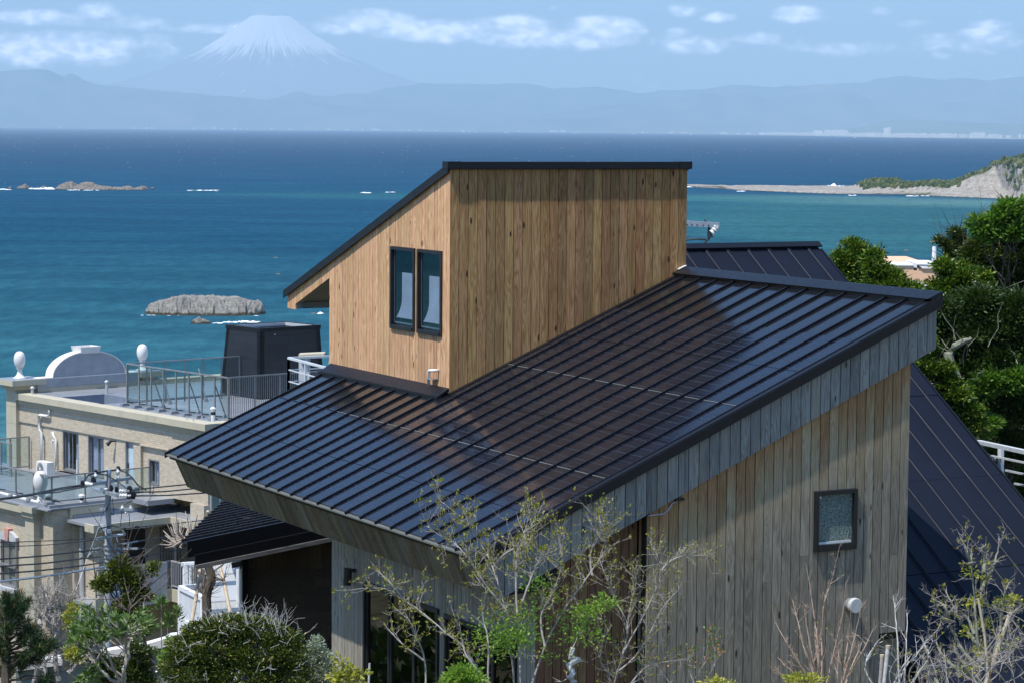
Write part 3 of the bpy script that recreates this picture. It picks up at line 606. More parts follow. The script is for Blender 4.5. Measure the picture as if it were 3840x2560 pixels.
def cut_cols(s0, s1, width, holes, knots):
    """board columns and inside them the sub-columns cut at window edges and knots"""
    n = max(1, round((s1-s0)/width)); wdt = (s1-s0)/n; marks = sorted({q for h in holes for q in h[:2]} | set(knots)); cols = []
    for i in range(n):
        a, b_ = s0+i*wdt, s0+(i+1)*wdt
        cols.append((a, b_, [a]+[m for m in marks if a+.004 < m < b_-.004]+[b_]))
    return cols
def boards(parent, name, plane, coord, sgn, s0, s1, width, zt, zb, mt, thick=.02, gap=.005, holes=(), knots=(), joints=0.0, jit=.002, seed=1):
    """vertical boards on a wall at x=coord ('x') or y=coord ('y'); sgn: the side they face. holes: (s0, s1, z0, z1)"""
    rg_ = random.Random(seed); outs = []
    for (a, b_, cuts) in cut_cols(s0, s1, width, holes, knots):
        t_ = thick+rg_.uniform(-jit, jit); pieces = {}
        zcut = None
        if rg_.random() < joints: zcut = rg_.uniform(.25, .75)
        for c0_, c1_ in zip(cuts[:-1], cuts[1:]):
            m0 = (c0_+c1_)/2; l = c0_+(gap/2 if c0_ == a else 0); r = c1_-(gap/2 if c1_ == b_ else 0)
            e = 1e-4; zb0, zb1, zt0, zt1 = zb(l+e), zb(r-e), zt(l+e), zt(r-e)
            segs = [[(zb0, zb1), (zt0, zt1)]]
            for h in holes:
                if h[0] <= m0 <= h[1]:
                    ns = []
                    for lo, hi in segs:
                        if min(hi) <= h[2] or max(lo) >= h[3]: ns.append([lo, hi]); continue
                        if max(lo) < h[2]: ns.append([lo, (h[2], h[2])])
                        if min(hi) > h[3]: ns.append([(h[3], h[3]), hi])
                    segs = ns
            if zcut is not None:
                ns = []
                zc_ = zb0+(zt0-zb0)*zcut
                for lo, hi in segs:
                    if max(lo) < zc_-.1 and min(hi) > zc_+.1: ns += [[lo, (zc_-.0015, zc_-.0015)], [(zc_+.0015, zc_+.0015), hi]]
                    else: ns.append([lo, hi])
                segs = ns
            for k, (lo, hi) in enumerate(segs):
                if max(hi)-min(lo) < .01: continue
                pts = [(l, lo[0]), (r, lo[1]), (r, hi[1]), (l, hi[0])]
                if plane == 'x': q = [(coord, s_, z_) for s_, z_ in pts]; vec = (sgn*t_, 0, 0)
                else: q = [(s_, coord, z_) for s_, z_ in pts]; vec = (0, sgn*t_, 0)
                key = 0 if not holes and zcut is None else (0 if len(segs) == 1 else (1 if hi[0] <= segs[-1][0][0]+1e-6 and k < len(segs)-1 else 2))
                pieces.setdefault(key, M()).prism(q, vec)
        for m_ in pieces.values(): outs.append(part(name, m_, mt, parent))
    return outs

# ---- tower: sunlit end wall (faces -x) with two windows
def t_top(u): return -.600-(u-32.0)*.3615
def t_bot(u): return (-4.25 if u <= u1 else -2.365-(u-36.187)*.37)
holes = [(33.089, 33.915, -2.988, -1.760), (32.195, 33.003, -2.990, -1.760)]
tw = part('tower_end_wall', M(), m_back, house); bk = M()
for (a, b_, cuts) in [(u0, u1, sorted([u0, u1]+[q for h in holes for q in h[:2]]))]:
    for l, r in zip(cuts[:-1], cuts[1:]):
        mm = (l+r)/2; hs = [h for h in holes if h[0] < mm < h[1]]; segs = [(-4.3, None)] if not hs else [(-4.3, hs[0][2]), (hs[0][3], None)]
        for lo, hi in segs: bk.prism([(v0, l, lo), (v0, r, lo), (v0, r, hi or t_top(r)), (v0, l, hi or t_top(l))], (.12, 0, 0))
tw.data = mesh('tower_end_wall', bk, m_back, base_of(house))
boards(tw, 'wall_board', 'x', v0-.003, -1, 31.973, u1, .1008, t_top, t_bot, m_cedar, holes=holes, seed=3, gap=.008)
# wing wall under the running-on eave
boards(tw, 'wall_board', 'x', v0-.003, -1, u1, 37.86, .1008, t_top, lambda u: max(-2.95, t_bot(u+.001)) if u < 37.53 else -2.95, m_cedar, knots=(37.53,), seed=4)
wing = M(); wing.prism([(v0, u1, t_bot(u1+.001)+.02), (v0, 37.53, -2.845), (v0, 37.53, -2.93), (v0, 37.76, -2.93), (v0, 37.76, t_top(37.76)), (v0, u1, t_top(u1))], (.10, 0, 0))
part('wing_wall', wing, m_grey_s, house)
# eave soffit and its inner upstand, seen through the opening under the wing
sf_ = M(); sf_.prism([(v0+.102, u1+.002, -2.28), (v0+.102, 37.70, -2.84), (v0+.102, 37.70, -2.80), (v0+.102, u1+.002, -2.24)], (3.8, 0, 0)); part('eave_soffit', sf_, m_grey_s, house)
ef_ = M(); ef_.box(v0+.102, v1, 37.70, 37.76, -2.95, -2.66); part('eave_fascia', ef_, m_trim, house); ef2 = M(); ef2.box(v0+.102, v1-.02, 37.68, 37.697, -2.94, -2.845); part('eave_fascia_lining', ef2, m_grey_s, house)
# tower: shaded long wall (faces -y)
lw = part('tower_side_wall', M().box(v0+.125, v1-.02, u0+.004, u0+.10, -4.3, -.60), m_back, house)
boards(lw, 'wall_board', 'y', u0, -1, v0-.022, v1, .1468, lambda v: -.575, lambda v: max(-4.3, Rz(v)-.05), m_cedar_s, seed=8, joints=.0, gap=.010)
back = M(); back.box(v0+.13, v1-.02, u1-.12, u1-.01, -4.3, -2.2); back.box(v1-.12, v1-.021, u0+.11, u1-.13, -4.3, -2.3); part('tower_rear_wall', back, m_room, house)
# tower roof and its ridge cap
rf = M(); rf.prism([(v0-.06, u0-.03, t_top(u0-.03)+.005), (v0-.06, 37.90, t_top(37.90)+.005), (v0-.06, 37.90, t_top(37.90)+.085), (v0-.06, u0-.03, t_top(u0-.03)+.085)], (v1+.045-v0+.06, 0, 0))
part('tower_roof', rf, m_trimb, house)
vt = M(); vt.prism([(v0-.075, u0-.05, t_top(u0-.05)-.045), (v0-.075, 37.93, t_top(37.93)-.045), (v0-.075, 37.93, t_top(37.93)+.075), (v0-.075, u0-.05, t_top(u0-.05)+.075)], (.02, 0, 0)); part('tower_verge_trim', vt, m_trimb, house)
for a_, b2 in ((v0-.09, v0+.12), (v0+.122, 18.05), (18.052, 19.88), (19.882, v1+.05)):
    cp_ = M(); e_ = .004 if (a_ < v0 or b2 > v1) else 0; cp_.box(a_, b2, u0-.075-e_, u0+.10, -.585, -.478+e_); bevel(part('ridge_cap', cp_, m_trimb, house), .006)
for i in range(9):
    u_ = 32.45+i*.62; sm_ = M(); sm_.prism([(v0-.06, u_, t_top(u_)+.088), (v0-.06, u_+.03, t_top(u_+.03)+.088), (v0-.06, u_+.03, t_top(u_+.03)+.125), (v0-.06, u_, t_top(u_)+.125)], (.02, 0, 0))
# windows in the end wall
def window_x(parent, x, ya, yb, za, zb, depth=.09, fr=.045, prot=.03, mglass=m_glass, mfr=m_blk, inner=True):
    """window in a wall that faces -x; frame bars, glass, sash line"""
    w_ = M(); xo, xi = x-prot, x+depth
    w_.box(xo, xi, ya, ya+fr, za, zb); w_.box(xo, xi, yb-fr, yb, za, zb); w_.box(xo, xi, ya+fr, yb-fr, zb-fr, zb); w_.box(xo-.012, xi, ya+fr, yb-fr, za, za+fr*1.25)
    o = part('window', w_, mfr, parent)
    p_ = M(); p_.box(x+.012, x+.018, ya+fr, yb-fr, za+fr*1.25, zb-fr); part('pane', p_, mglass, o)
    return o
for (ya, yb, za, zb) in holes:
    o = window_x(house, v0-.02, ya+.004, yb-.004, za+.004, zb-.004)
    sash = M(); y_a, y_b, z_a, z_b = ya+.06, yb-.06, za+.09, zb-.06; k = .022
    sash.box(v0-.001, v0+.007, y_a, y_a+k, z_a, z_b); sash.box(v0-.001, v0+.007, y_b-k, y_b, z_a, z_b); sash.box(v0-.001, v0+.007, y_a+k, y_b-k, z_a, z_a+k); part('sash', sash, m_steel, o)
    # a pale cloth hung inside, its foot swept to one side
    cvt = []; n_ = 26
    for i in range(n_):
        t = i/(n_-1); z_ = zb-.38-(zb-za-.55)*t; bulge = .16*max(0, (t-.55)/.45)**2.2*1.9; yl = yb-.10-.19*(1-max(0, (t-.55)/.45)**2.0); yr = ya+.055
        cvt.append([(v0+.018, yl, z_), (v0+.028+.006*math.sin(t*4), (yl+yr)/2, z_), (v0+.022, yr, z_)])
    vv = np.array(cvt); part('curtain', grid(vv), m_cloth, o, smooth=True)
room = M(); room.box(v0+1.6, v0+1.65, u0+.11, u1-.13, -4.2, -1.2); part('interior_wall', room, plain('room_wall', (.34, .39, .46), .9), house)
# small white vent pipe at the foot
pp = M(); pp.tube([(v0-.02, 32.31, -3.475), (v0-.09, 32.31, -3.475), (v0-.105, 32.325, -3.478), (v0-.11, 32.36, -3.48), (v0-.11, 32.43, -3.485), (v0-.11, 32.455, -3.50), (v0-.11, 32.465, -3.53), (v0-.11, 32.465, -3.69)], .022, 8)
po_ = part('overflow_pipe', pp, m_white, house, smooth=True); cl_ = M(); cl_.box(v0-.14, v0-.02, 32.43, 32.50, -3.615, -3.60); cl_.box(v0-.14, v0-.02, 32.33, 32.43, -3.612, -3.603); part('pipe_clamp', cl_, m_steel, po_)

# ---- main roof
slab = M(); T_ = .10
def roofslab(m_, va, vb, ua, ub, h0, h1): m_.prism([Rp(va, ua, h0), Rp(vb, ua, h0), Rp(vb, ub, h0), Rp(va, ub, h0)], nrm*(h1-h0))
roofslab(slab, vA+.01, v0-.03, uB+.03, uA-.03, -.09, -.015); roofslab(slab, v0-.028, vC, uB+.03, u0-.03, -.09, -.015)
roof = part('main_roof', slab, m_trim, house)
seams = [35.545, 35.116, 34.691, 34.263, 33.818, 33.378, 32.937, 32.52, 32.096, 31.652, 31.211, 30.777, 30.318, 29.87, 29.417, 28.958, 28.505, 28.049, 27.606, 27.149, 26.7, 26.263]
edges = [uA-.04]+seams+[uB+.05]; rows = [vA+.02, 14.22, 15.145, 16.05, 17.0, 17.92, 18.80, vC-.05]
gs = .005
for i in range(len(edges)-1):
    ua_, ub_ = edges[i], edges[i+1]                                  # ua_ > ub_
    for j in range(len(rows)-1):
        ra, rb_ = rows[j], rows[j+1]
        left = ub_ > u0-.2
        if left and ra > 15.9: continue
        if left and rb_ > 15.9: rb_ = v0-.05
        metal = (left and ra > 15.1) or (j == 6) or (ub_ > 31.3 and 15.1 < ra < 16.0)
        m_ = M(); roofslab(m_, ra+gs, rb_-gs, ub_+.016, ua_-.016, -.013, .010 if not metal else .004)
        if metal: part('roof_pan', m_, m_pan, roof)
        else: part('solar_panel', m_, m_pv, roof)
    for rv_ in (15.145, 17.0):
        if ub_ > u0-.2 and rv_ > 16: continue
        m_ = M(); roofslab(m_, rv_-.006, rv_+.006, ub_+.05, ua_-.05, .0105, .017); part('joint_strip', m_, m_silver if i > 4 else m_trimb, roof)
for u_ in seams+[uA-.018, uB+.055]:
    ve = v0-.10 if u_ > u0 else vC-.06
    m_ = M(); roofslab(m_, vA-.012, ve, u_-.013, u_+.013, -.012, .030); part('roof_seam', m_, m_seam, roof)
    if u_ in seams:
        c_ = M(); roofslab(c_, vA+.05, ve, u_-.015, u_+.015, .0305, .034); part('seam_cap', c_, m_seam, roof)
# drip strip of metal and silver flecks along the eave
ev = M(); ev.prism([V(vA-.012, uB+.02, Rz(vA)-.03), V(vA+.05, uB+.02, Rz(vA)-.02), V(vA+.05, uB+.02, Rz(vA)+.006), V(vA-.012, uB+.02, Rz(vA)-.012)], (0, uA-uB-.03, 0)); part('drip_edge', ev, m_silver, house)
gt = M(); gt.prism([V(13.335, uB+.002, -5.005), V(13.455, uB+.002, -5.085), V(13.50, uB+.002, -5.06), V(13.40, uB+.002, -4.985)], (0, uA-uB-.01, 0)); part('eave_trim', gt, m_green, house)
# slanted soffit boards
n_s = 76; a_s = (uA-uB-.03)/n_s
for i in range(n_s):
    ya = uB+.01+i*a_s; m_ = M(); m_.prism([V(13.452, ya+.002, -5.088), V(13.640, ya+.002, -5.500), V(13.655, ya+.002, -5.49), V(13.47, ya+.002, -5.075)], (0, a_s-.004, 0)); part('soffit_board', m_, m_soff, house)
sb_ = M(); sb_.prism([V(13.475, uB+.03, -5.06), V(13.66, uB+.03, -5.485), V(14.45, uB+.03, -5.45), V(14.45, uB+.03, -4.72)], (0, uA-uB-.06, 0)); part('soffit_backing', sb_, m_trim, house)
# verge: black band, grey boards below
vb_ = M(); vb_.prism([V(vA-.02, uB, Rz(vA-.02)-.115), V(vC+.06, uB, Rz(vC+.06)-.12), V(vC+.06, uB, Rz(vC+.06)+.012), V(vA-.02, uB, Rz(vA-.02)+.015)], (0, -.08, 0)); part('verge_band', vb_, m_trimb, house)
vs_ = M(); roofslab(vs_, vA-.02, vC-.02, uB-.06, uB+.035, .0, .022); part('verge_flashing', vs_, m_trimb, house)
def fb(v): return -5.303+(v-14.15)*.4334-.0
def fbot(v): return max(fb(v), -5.08-(v-13.44)*2.28) if v < 13.66 else fb(v)
fz = part('fascia_backing', M().prism([V(13.66, uB+.02, fb(13.66)+.01), V(19.97, uB+.02, fb(19.97)+.01), V(19.97, uB+.02, Rz(19.97)-.13), V(13.66, uB+.02, Rz(13.66)-.13)], (0, .06, 0)), m_back, house)
boards(fz, 'fascia_board', 'y', uB+.018, -1, 13.43, 19.985, .1491, lambda v: Rz(v)-.095, fbot, m_fascia, seed=12, knots=(13.53, 13.60, 13.645), gap=.012)
# left verge of the lower roof
lv = M(); lv.prism([V(vA-.02, uA, Rz(vA-.02)-.06), V(v0, uA, Rz(v0)-.06), V(v0, uA, Rz(v0)+.02), V(vA-.02, uA, Rz(vA-.02)+.02)], (0, .03, 0)); part('verge_band', lv, m_trim, house)
le = M(); le.prism([V(13.46, uA-.01, -5.09), V(13.64, uA-.01, -5.49), V(14.4, uA-.01, -5.49), V(15.9, uA-.01, Rz(15.9)-.1)], (0, -.05, 0)); part('end_board', le, m_soff, house)
# flashing cap where the lower roof meets the tower
f1 = M(); f1.prism([V(v0-.20, u0-.02, Rz(v0-.20)+.055), V(v0-.024, u0-.02, -3.70), V(v0-.024, u0-.02, -3.74), V(v0-.20, u0-.02, Rz(v0-.20)+.03)], (0, uA+.10-u0, 0)); part('wall_flashing', f1, m_trimb, house)
f2 = M(); f2.box(v0-.225, v0-.205, u0-.03, uA+.11, Rz(v0-.2)-.035, Rz(v0-.2)+.052); part('wall_flashing', f2, m_trimb, house)
f3 = M(); f3.box(v0-.206, v0-.15, u0-.02, uA+.10, Rz(v0-.2)-.05, Rz(v0-.2)+.048); part('vent_strip', f3, m_blk, house)
f4 = M(); roofslab(f4, v0-.02, vC-.1, u0-.115, u0-.024, .003, .020); part('side_flashing', f4, m_trim, house)
# main ridge cap
for a_, b2 in ((uB-.04, 28.6), (28.603, u0+.06)):
    rc = M(); zt_ = Rz(vC); rc.prism([V(vC-.13, a_, zt_+.015), V(vC+.09, a_, zt_+.105), V(vC+.115, a_, zt_+.105), V(vC+.115, a_, zt_-.11), V(vC+.09, a_, zt_-.11), V(vC+.09, a_, zt_+.0)], (0, b2-a_, 0)); part('ridge_cap', rc, m_trimb, house)
rv2_ = M(); rv2_.prism([V(vC-.10, uB+.05, Rz(vC-.10)-.01), V(vC+.05, uB+.05, Rz(vC)-.0), V(vC+.05, uB+.05, Rz(vC)+.06), V(vC-.10, uB+.05, Rz(vC-.10)+.045)], (0, u0-uB-.08, 0)); part('ridge_vent', rv2_, m_blk, house)
hl_ = M(); hl_.prism([V(vC-.04, u0-.03, Rz(vC)+.065), V(vC+.09, u0-.03, Rz(vC)+.118), V(vC+.09, u0-.03, Rz(vC)+.128), V(vC-.04, u0-.03, Rz(vC)+.078)], (0, -.05, 0)); part('sealant_bead', hl_, m_white, house)

# ---- long side wall (faces -y), grey larch, with one window and a vent
yw = uB+.045
wh = [(18.155, 18.803, -5.285, -4.512)]
sw = part('side_wall', M(), m_back, house); bk = M()
bk.box(15.70, 18.155, yw+.022, yw+.12, -9.0, -5.55); bk.box(18.803, 19.60, yw+.022, yw+.12, -6.40, -5.30); bk.box(18.155, 18.803, yw+.022, yw+.12, -9.0, -5.285)
bk.prism([(15.70, yw+.022, -5.55), (18.155, yw+.022, -5.55), (18.155, yw+.022, fb(18.155)), (15.70, yw+.022, fb(15.70))], (0, .10, 0)); bk.prism([(18.155, yw+.022, -4.512), (18.803, yw+.022, -4.512), (18.803, yw+.022, fb(18.803)), (18.155, yw+.022, fb(18.155))], (0, .10, 0))
bk.prism([(18.803, yw+.022, -5.30), (19.60, yw+.022, -5.30), (19.60, yw+.022, fb(19.60)), (18.803, yw+.022, fb(18.803))], (0, .10, 0))
sw.data = mesh('side_wall', bk, m_back, base_of(house))
boards(sw, 'wall_board', 'y', yw+.02, -1, 15.735, 19.622, .1400, lambda v: fb(v)+.03, lambda v: -6.42 if v > 19.20 else -9.0, m_wall, holes=wh, knots=(19.20,), joints=.28, seed=21, gap=.012)
# wall return at the right corner
boards(sw, 'wall_board', 'x', 19.598, 1, yw+.025, yw+3.5, .14, lambda u: -3.0, lambda u: -6.42, m_wall, seed=22)
# side window
wn_ = M(); f_ = .052; xa, xb, za, zb = 18.158, 18.800, -5.282, -4.515; y_o, y_i = yw-.045, yw+.08
wn_.box(xa, xa+f_, y_o, y_i, za, zb); wn_.box(xb-f_, xb, y_o, y_i, za, zb); wn_.box(xa+f_, xb-f_, y_o, y_i, zb-f_, zb); wn_.box(xa+f_, xb-f_, y_o-.01, y_i, za, za+.085)
wo_ = part('window', wn_, m_blk, house); p_ = M(); p_.box(xa+f_, xb-f_, yw+.005, yw+.012, za+.085, zb-f_)
m_frost, g, b = mat('pebbled_glass', (.20, .30, .27), .22, 0, .8)
t_ = g.new('ShaderNodeTexCoord').outputs['Object']; vo = g.new('ShaderNodeTexVoronoi'); g.l.new(t_, vo.inputs['Vector']); vo.inputs['Scale'].default_value = 75
n_ = g.noise(t_, 38, 4, .7); _, _, zz_ = g.sep(t_)
spk = g.mix(g.sstep(n_, .38, .62), (.085, .135, .12), (.27, .36, .33)); g.l.new(spk, b.inputs['Base Color']); bump(g, b, vo.outputs['Distance'], .9, .02)
part('pane', p_, m_frost, wo_); st_ = M(); st_.box(xa+f_+.02, xb-f_-.02, yw-.012, yw-.002, za+.087, za+.115); part('inner_ledge', st_, m_white, wo_)
sk_ = M(); sk_.box(xa+f_+.03, xa+f_+.06, yw+.001, yw+.003, zb-f_-.045, zb-f_-.02); part('sticker', sk_, m_white, wo_)
ve_ = M(); cc = V(18.735, 0, -6.00)
def cyl_y(m_, c, r, ya, yb, n=20): m_.tube([(c[0], ya, c[2]), (c[0], yb, c[2])], r, n); return m_
cyl_y(ve_, cc, .085, yw-.001, yw-.06, 24); vo_ = part('vent_cover', ve_, m_steel, house); ve2 = M(); cyl_y(ve2, cc+V(.01, 0, .0), .098, yw-.062, yw-.13, 24); bevel(part('vent_cap', ve2, plain('vent_white', (.55, .56, .56), .5), vo_), .012, 3)
# sheltered brown wall beside it and the jog between
bw_ = part('recessed_wall', M().box(14.35, 15.70, 26.10, 26.20, -9.0, -4.72), m_back, house)
boards(bw_, 'wall_board', 'y', 26.098, -1, 14.30, 15.70, .117, lambda v: fb(v)+.12, lambda v: -9.0, m_porchw, seed=31, gap=.010)
boards(sw, 'wall_board', 'x', 15.733, -1, yw+.005, 26.07, .14, lambda u: -4.66, lambda u: -9.0, m_wall, seed=32)
# low front wall (faces -x) with glazed doors
xw = 14.32
def on_x(px, py): q = at_x(px, py, xw); return q[1], q[2]
d1l, d1t = on_x(1372, 2174); d1r, _ = on_x(1653, 2283); d2l, d2t = on_x(1677, 2295); d2r = 26.55
zt_d = d1t
ops = [(d1r, d1l, -8.6, zt_d), (d2r, d2l, -8.6, zt_d-.02)]
fwl = part('front_wall', M(), m_back, house); bk = M()
for (l, r) in ((26.11, ops[1][0]), (ops[1][1], ops[0][0]), (ops[0][1], 32.05)): bk.box(xw+.001, xw+.12, l, r, -9.0, -4.75)
for o_ in ops: bk.box(xw+.001, xw+.12, o_[0], o_[1], o_[3], -4.75)
fwl.data = mesh('front_wall', bk, m_back, base_of(house))
boards(fwl, 'wall_board', 'x', xw, -1, 26.10, 32.08, .108, lambda u: -4.8, lambda u: -9.0, m_front, holes=ops, seed=41, gap=.009)
boards(fwl, 'wall_board', 'y', 32.06, 1, xw-.0, 16.0, .108, lambda v: -4.8, lambda v: -9.0, m_front, seed=42)
for (l, r, za, zb) in ops:
    w_ = M(); k = .05; xo, xi = xw-.05, xw+.07
    w_.box(xo, xi, l, l+k, za, zb); w_.box(xo, xi, r-k, r, za, zb); w_.box(xo, xi, l+k, r-k, zb-k*1.2, zb); dr = part('glazed_door', w_, m_blk, house)
    n_p = 3; ww = (r-l-2*k)/n_p
    for i in range(n_p):
        a_ = l+k+i*ww; fr_ = M(); ofs = .012 if i == 1 else 0; fr_.box(xw-.02+ofs, xw+.03+ofs, a_+.001, a_+.045, za, zb-k*1.2-.002); fr_.box(xw-.02+ofs, xw+.03+ofs, a_+ww-.045, a_+ww-.001, za, zb-k*1.2-.002); part('door_frame', fr_, m_blk, dr)
        p_ = M(); p_.box(xw+.0+ofs, xw+.006+ofs, a_+.045, a_+ww-.045, za, zb-k*1.2-.002); part('pane', p_, m_glassd, dr)
ir = M(); ir.box(xw+1.2, xw+1.25, 26.2, 32.0, -9, -4.9); ir.box(xw+.13, xw+1.19, 26.2, 32.0, -5.1, -5.0); part('interior_wall', ir, m_room, house)
fl = M(); fl.box(xw-1.2, xw+1.1, 26.2, 32.0, -9.1, -9.0); part('deck', fl, m_front, house)
# black spot lamp on the front wall
ly, lz = on_x(1337, 2136); la = M(); la.tube([(xw-.02, ly-.02, lz), (xw-.10, ly, lz)], .028, 10); lm = part('wall_lamp', la, m_blk, house); lb_ = M(); lb_.tube([(xw-.12, ly+.015, lz+.03), (xw-.13, ly+.03, lz-.20)], .058, 14); part('lamp_head', lb_, m_blk, lm)
# cable bracket under the verge
q = at_y(2555, 1868, yw-.02); cb2 = M(); cb2.box(q[0]-.09, q[0]+.03, yw-.05, yw-.003, q[2]-.02, q[2]+.01); cbo = part('cable_bracket', cb2, m_blk, house)
q1, q2, q3 = at_y(2520, 1888, yw-.03), at_y(2490, 1925, yw-.03), at_y(2432, 1932, yw-.03); cw = M(); cw.tube([q, q1, (q1+q2)/2+V(0, 0, -.02), q2, q3], .008, 6); part('cable', cw, m_steel, cbo)
# lower right: dark skirt under the corner of the wall and a cut-back plinth
sk = M(); sk.box(19.0, 19.6, yw+.10, yw+3.0, -9.2, -6.44); part('plinth_wall', sk, m_wall, house)
sk = M(); sk.box(19.26, 19.66, yw-.02, yw+.5, -6.50, -6.43); part('corner_flashing', sk, m_trim, house)
# floors and walls that close the volume behind
cl2 = M(); cl2.box(17.2, 19.5, 32.0, 35.9, -9.0, -4.35); part('rear_block', cl2, m_trim, house)

# ================================================================ the steep black roof behind
rear = thing('black_roof_house', 'steep black standing-seam roof rising behind the timber house', 'house', (22.0, 27.0, -12.0))
uR, tS = 33.65, .655; _a = at_y(3063, 922, uR); vR, zR = float(_a[0])+.0, float(_a[2])+.012
def Qz(u): return zR-(uR-u)*tS
nq = V(0, -tS, 1)/math.hypot(tS, 1)
def Qp(v, u, h=0.0): return V(v, u, Qz(u))+nq*h
def qslab(m_, va, vb, ua, ub, h0, h1): m_.prism([Qp(va, ua, h0), Qp(vb, ua, h0), Qp(vb, ub, h0), Qp(va, ub, h0)], nq*(h1-h0)); return m_
m_rr, g, b = mat('matt_black_roof', (.014, .016, .024), .5, 0, .22)
t_ = g.new('ShaderNodeTexCoord').outputs['Object']; g.l.new(g.mix(g.lin(g.noise(t_, .7, 5, .6), .3, .7), (.0065, .0085, .017), (.009, .012, .023)), b.inputs['Base Color'])
m_edge = plain('pale_seam_edge', (.11, .125, .16), .4, spec=.6)  # bluish grey, paler than the roof, for seam, rib and ridge edges
rs = part('roof', qslab(M(), 19.84, vR-.003, 19.5, uR, -.12, -.012), m_trim, rear)
def onQ(px, py): return on(px, py, (0, -tS, 1), zR-tS*uR)
_s = [float(onQ(2500+.5697*x, 560+.5697*y)[0]) for x, y in ((240, 645), (378, 642), (515, 640), (648, 637), (780, 635), (912, 633))]; _p = (_s[-1]-_s[0])/5
sv_ = [_s[0]-3*_p, _s[0]-2*_p, _s[0]-_p]+_s; _j = [float(onQ(2900+.7655*x, 1360+.7655*y)[1]) for x, y in ((755, 160), (1080, 550), (1200, 990))]
_d = (_j[0]-_j[2])/2; jn = [uR, uR-.13, _j[0], _j[0]-_d, _j[0]-2*_d, _j[0]-3*_d, _j[0]-4*_d, _j[0]-5*_d, _j[0]-6*_d, 19.5]
ed = [19.85]+sv_+[vR]
for i in range(len(ed)-1):
    for j in range(len(jn)-1):
        off_ = .0
        part('roof_pan', qslab(M(), ed[i]+.012, ed[i+1]-.012, jn[j+1]+.004, jn[j]-.004, -.010, .003+ (.004 if j % 2 else 0)), m_rr, rs)
for v_ in sv_:
    part('roof_seam', qslab(M(), v_-.012, v_+.012, 19.5, uR-.03, -.010, .034), m_rr, rs)
    part('seam_edge', qslab(M(), v_-.016, v_-.0125, 19.5, uR-.03, .0, .020), m_edge, rs); part('seam_edge', qslab(M(), v_+.0125, v_+.016, 19.5, uR-.03, .0, .020), m_edge, rs)
part('ridge_cap', qslab(M(), 19.7, vR+.03, uR-.09, uR+.02, .036, .060), m_trimb, rear)
m_ = M(); m_.box(19.7, vR+.03, uR+.022, uR+.05, zR-.12, zR+.055); part('ridge_upstand', m_, m_edge, rear)
part('verge_band', qslab(M(), vR, vR+.035, 19.5, uR-.1, -.14, .012), m_trimb, rear)
m_ = M(); m_.prism([(vR-.10, 20.5, Qz(20.5)-.20), (vR-.10, uR, Qz(uR)-.20), (vR-.10, uR+4, Qz(uR)-2.6), (vR-.10, uR+4, -12.5), (vR-.10, 20.5, -12.5)], (-.1, 0, 0)); part('gable_wall', m_, m_trim, rear)
m_ = M(); m_.prism([(19.75, uR+.06, zR-.12), (vR, uR+.06, zR-.12), (vR, uR+4, zR-2.6), (19.75, uR+4, zR-2.6)], (0, 0, -.1)); part('far_slope', m_, m_rr, rear)
# ================================================================ the cream hotel below (own axes: a goes left and away, b right and away)
ROT = math.radians(13.1); hA = V(-math.sin(ROT), math.cos(ROT), 0); hB = V(math.cos(ROT), math.sin(ROT), 0)
hO = ray(754.5, 1594)*95+hB*.3
def hp(a, b, z): q = hA*a+hB*b+V(hO[0], hO[1], 0); return V(q[0], q[1], z)
def hloc(P_): q = P_-hO; return float(q@hA), float(q@hB), float(P_[2])
def h_a(px, py, a): D = ray(px, py); return hloc(D*((a+hO@hA)/(D@hA)))
def h_b(px, py, b): D = ray(px, py); return hloc(D*((b+hO@hB)/(D@hB)))
def h_z(px, py, z): D = ray(px, py); return hloc(D*(z/D[2]))
c4_ = lambda x, y: (x*.44643, 1200+y*.44643)
rA = lambda x, y: (x*.2169, 1260+.2169*y); rB = lambda x, y: (x*.2169, 1600+.2169*y); rC = lambda x, y: (440+x*.2169, 1440+.2169*y)
rD = lambda x, y: (300+x*.26144, 1860+y*.26144); rE = lambda x, y: (x*.2551, 1860+y*.2551)
class HM(M):
    def hbox(s, a0, a1, b0, b1, z0_, z1_):
        a0, a1 = sorted((a0, a1)); b0, b1 = sorted((b0, b1)); z0_, z1_ = sorted((z0_, z1_))
        return s.prism([hp(a0, b0, z0_), hp(a1, b0, z0_), hp(a1, b1, z0_), hp(a0, b1, z0_)], (0, 0, z1_-z0_))
def HB(*a): return HM().hbox(*a)

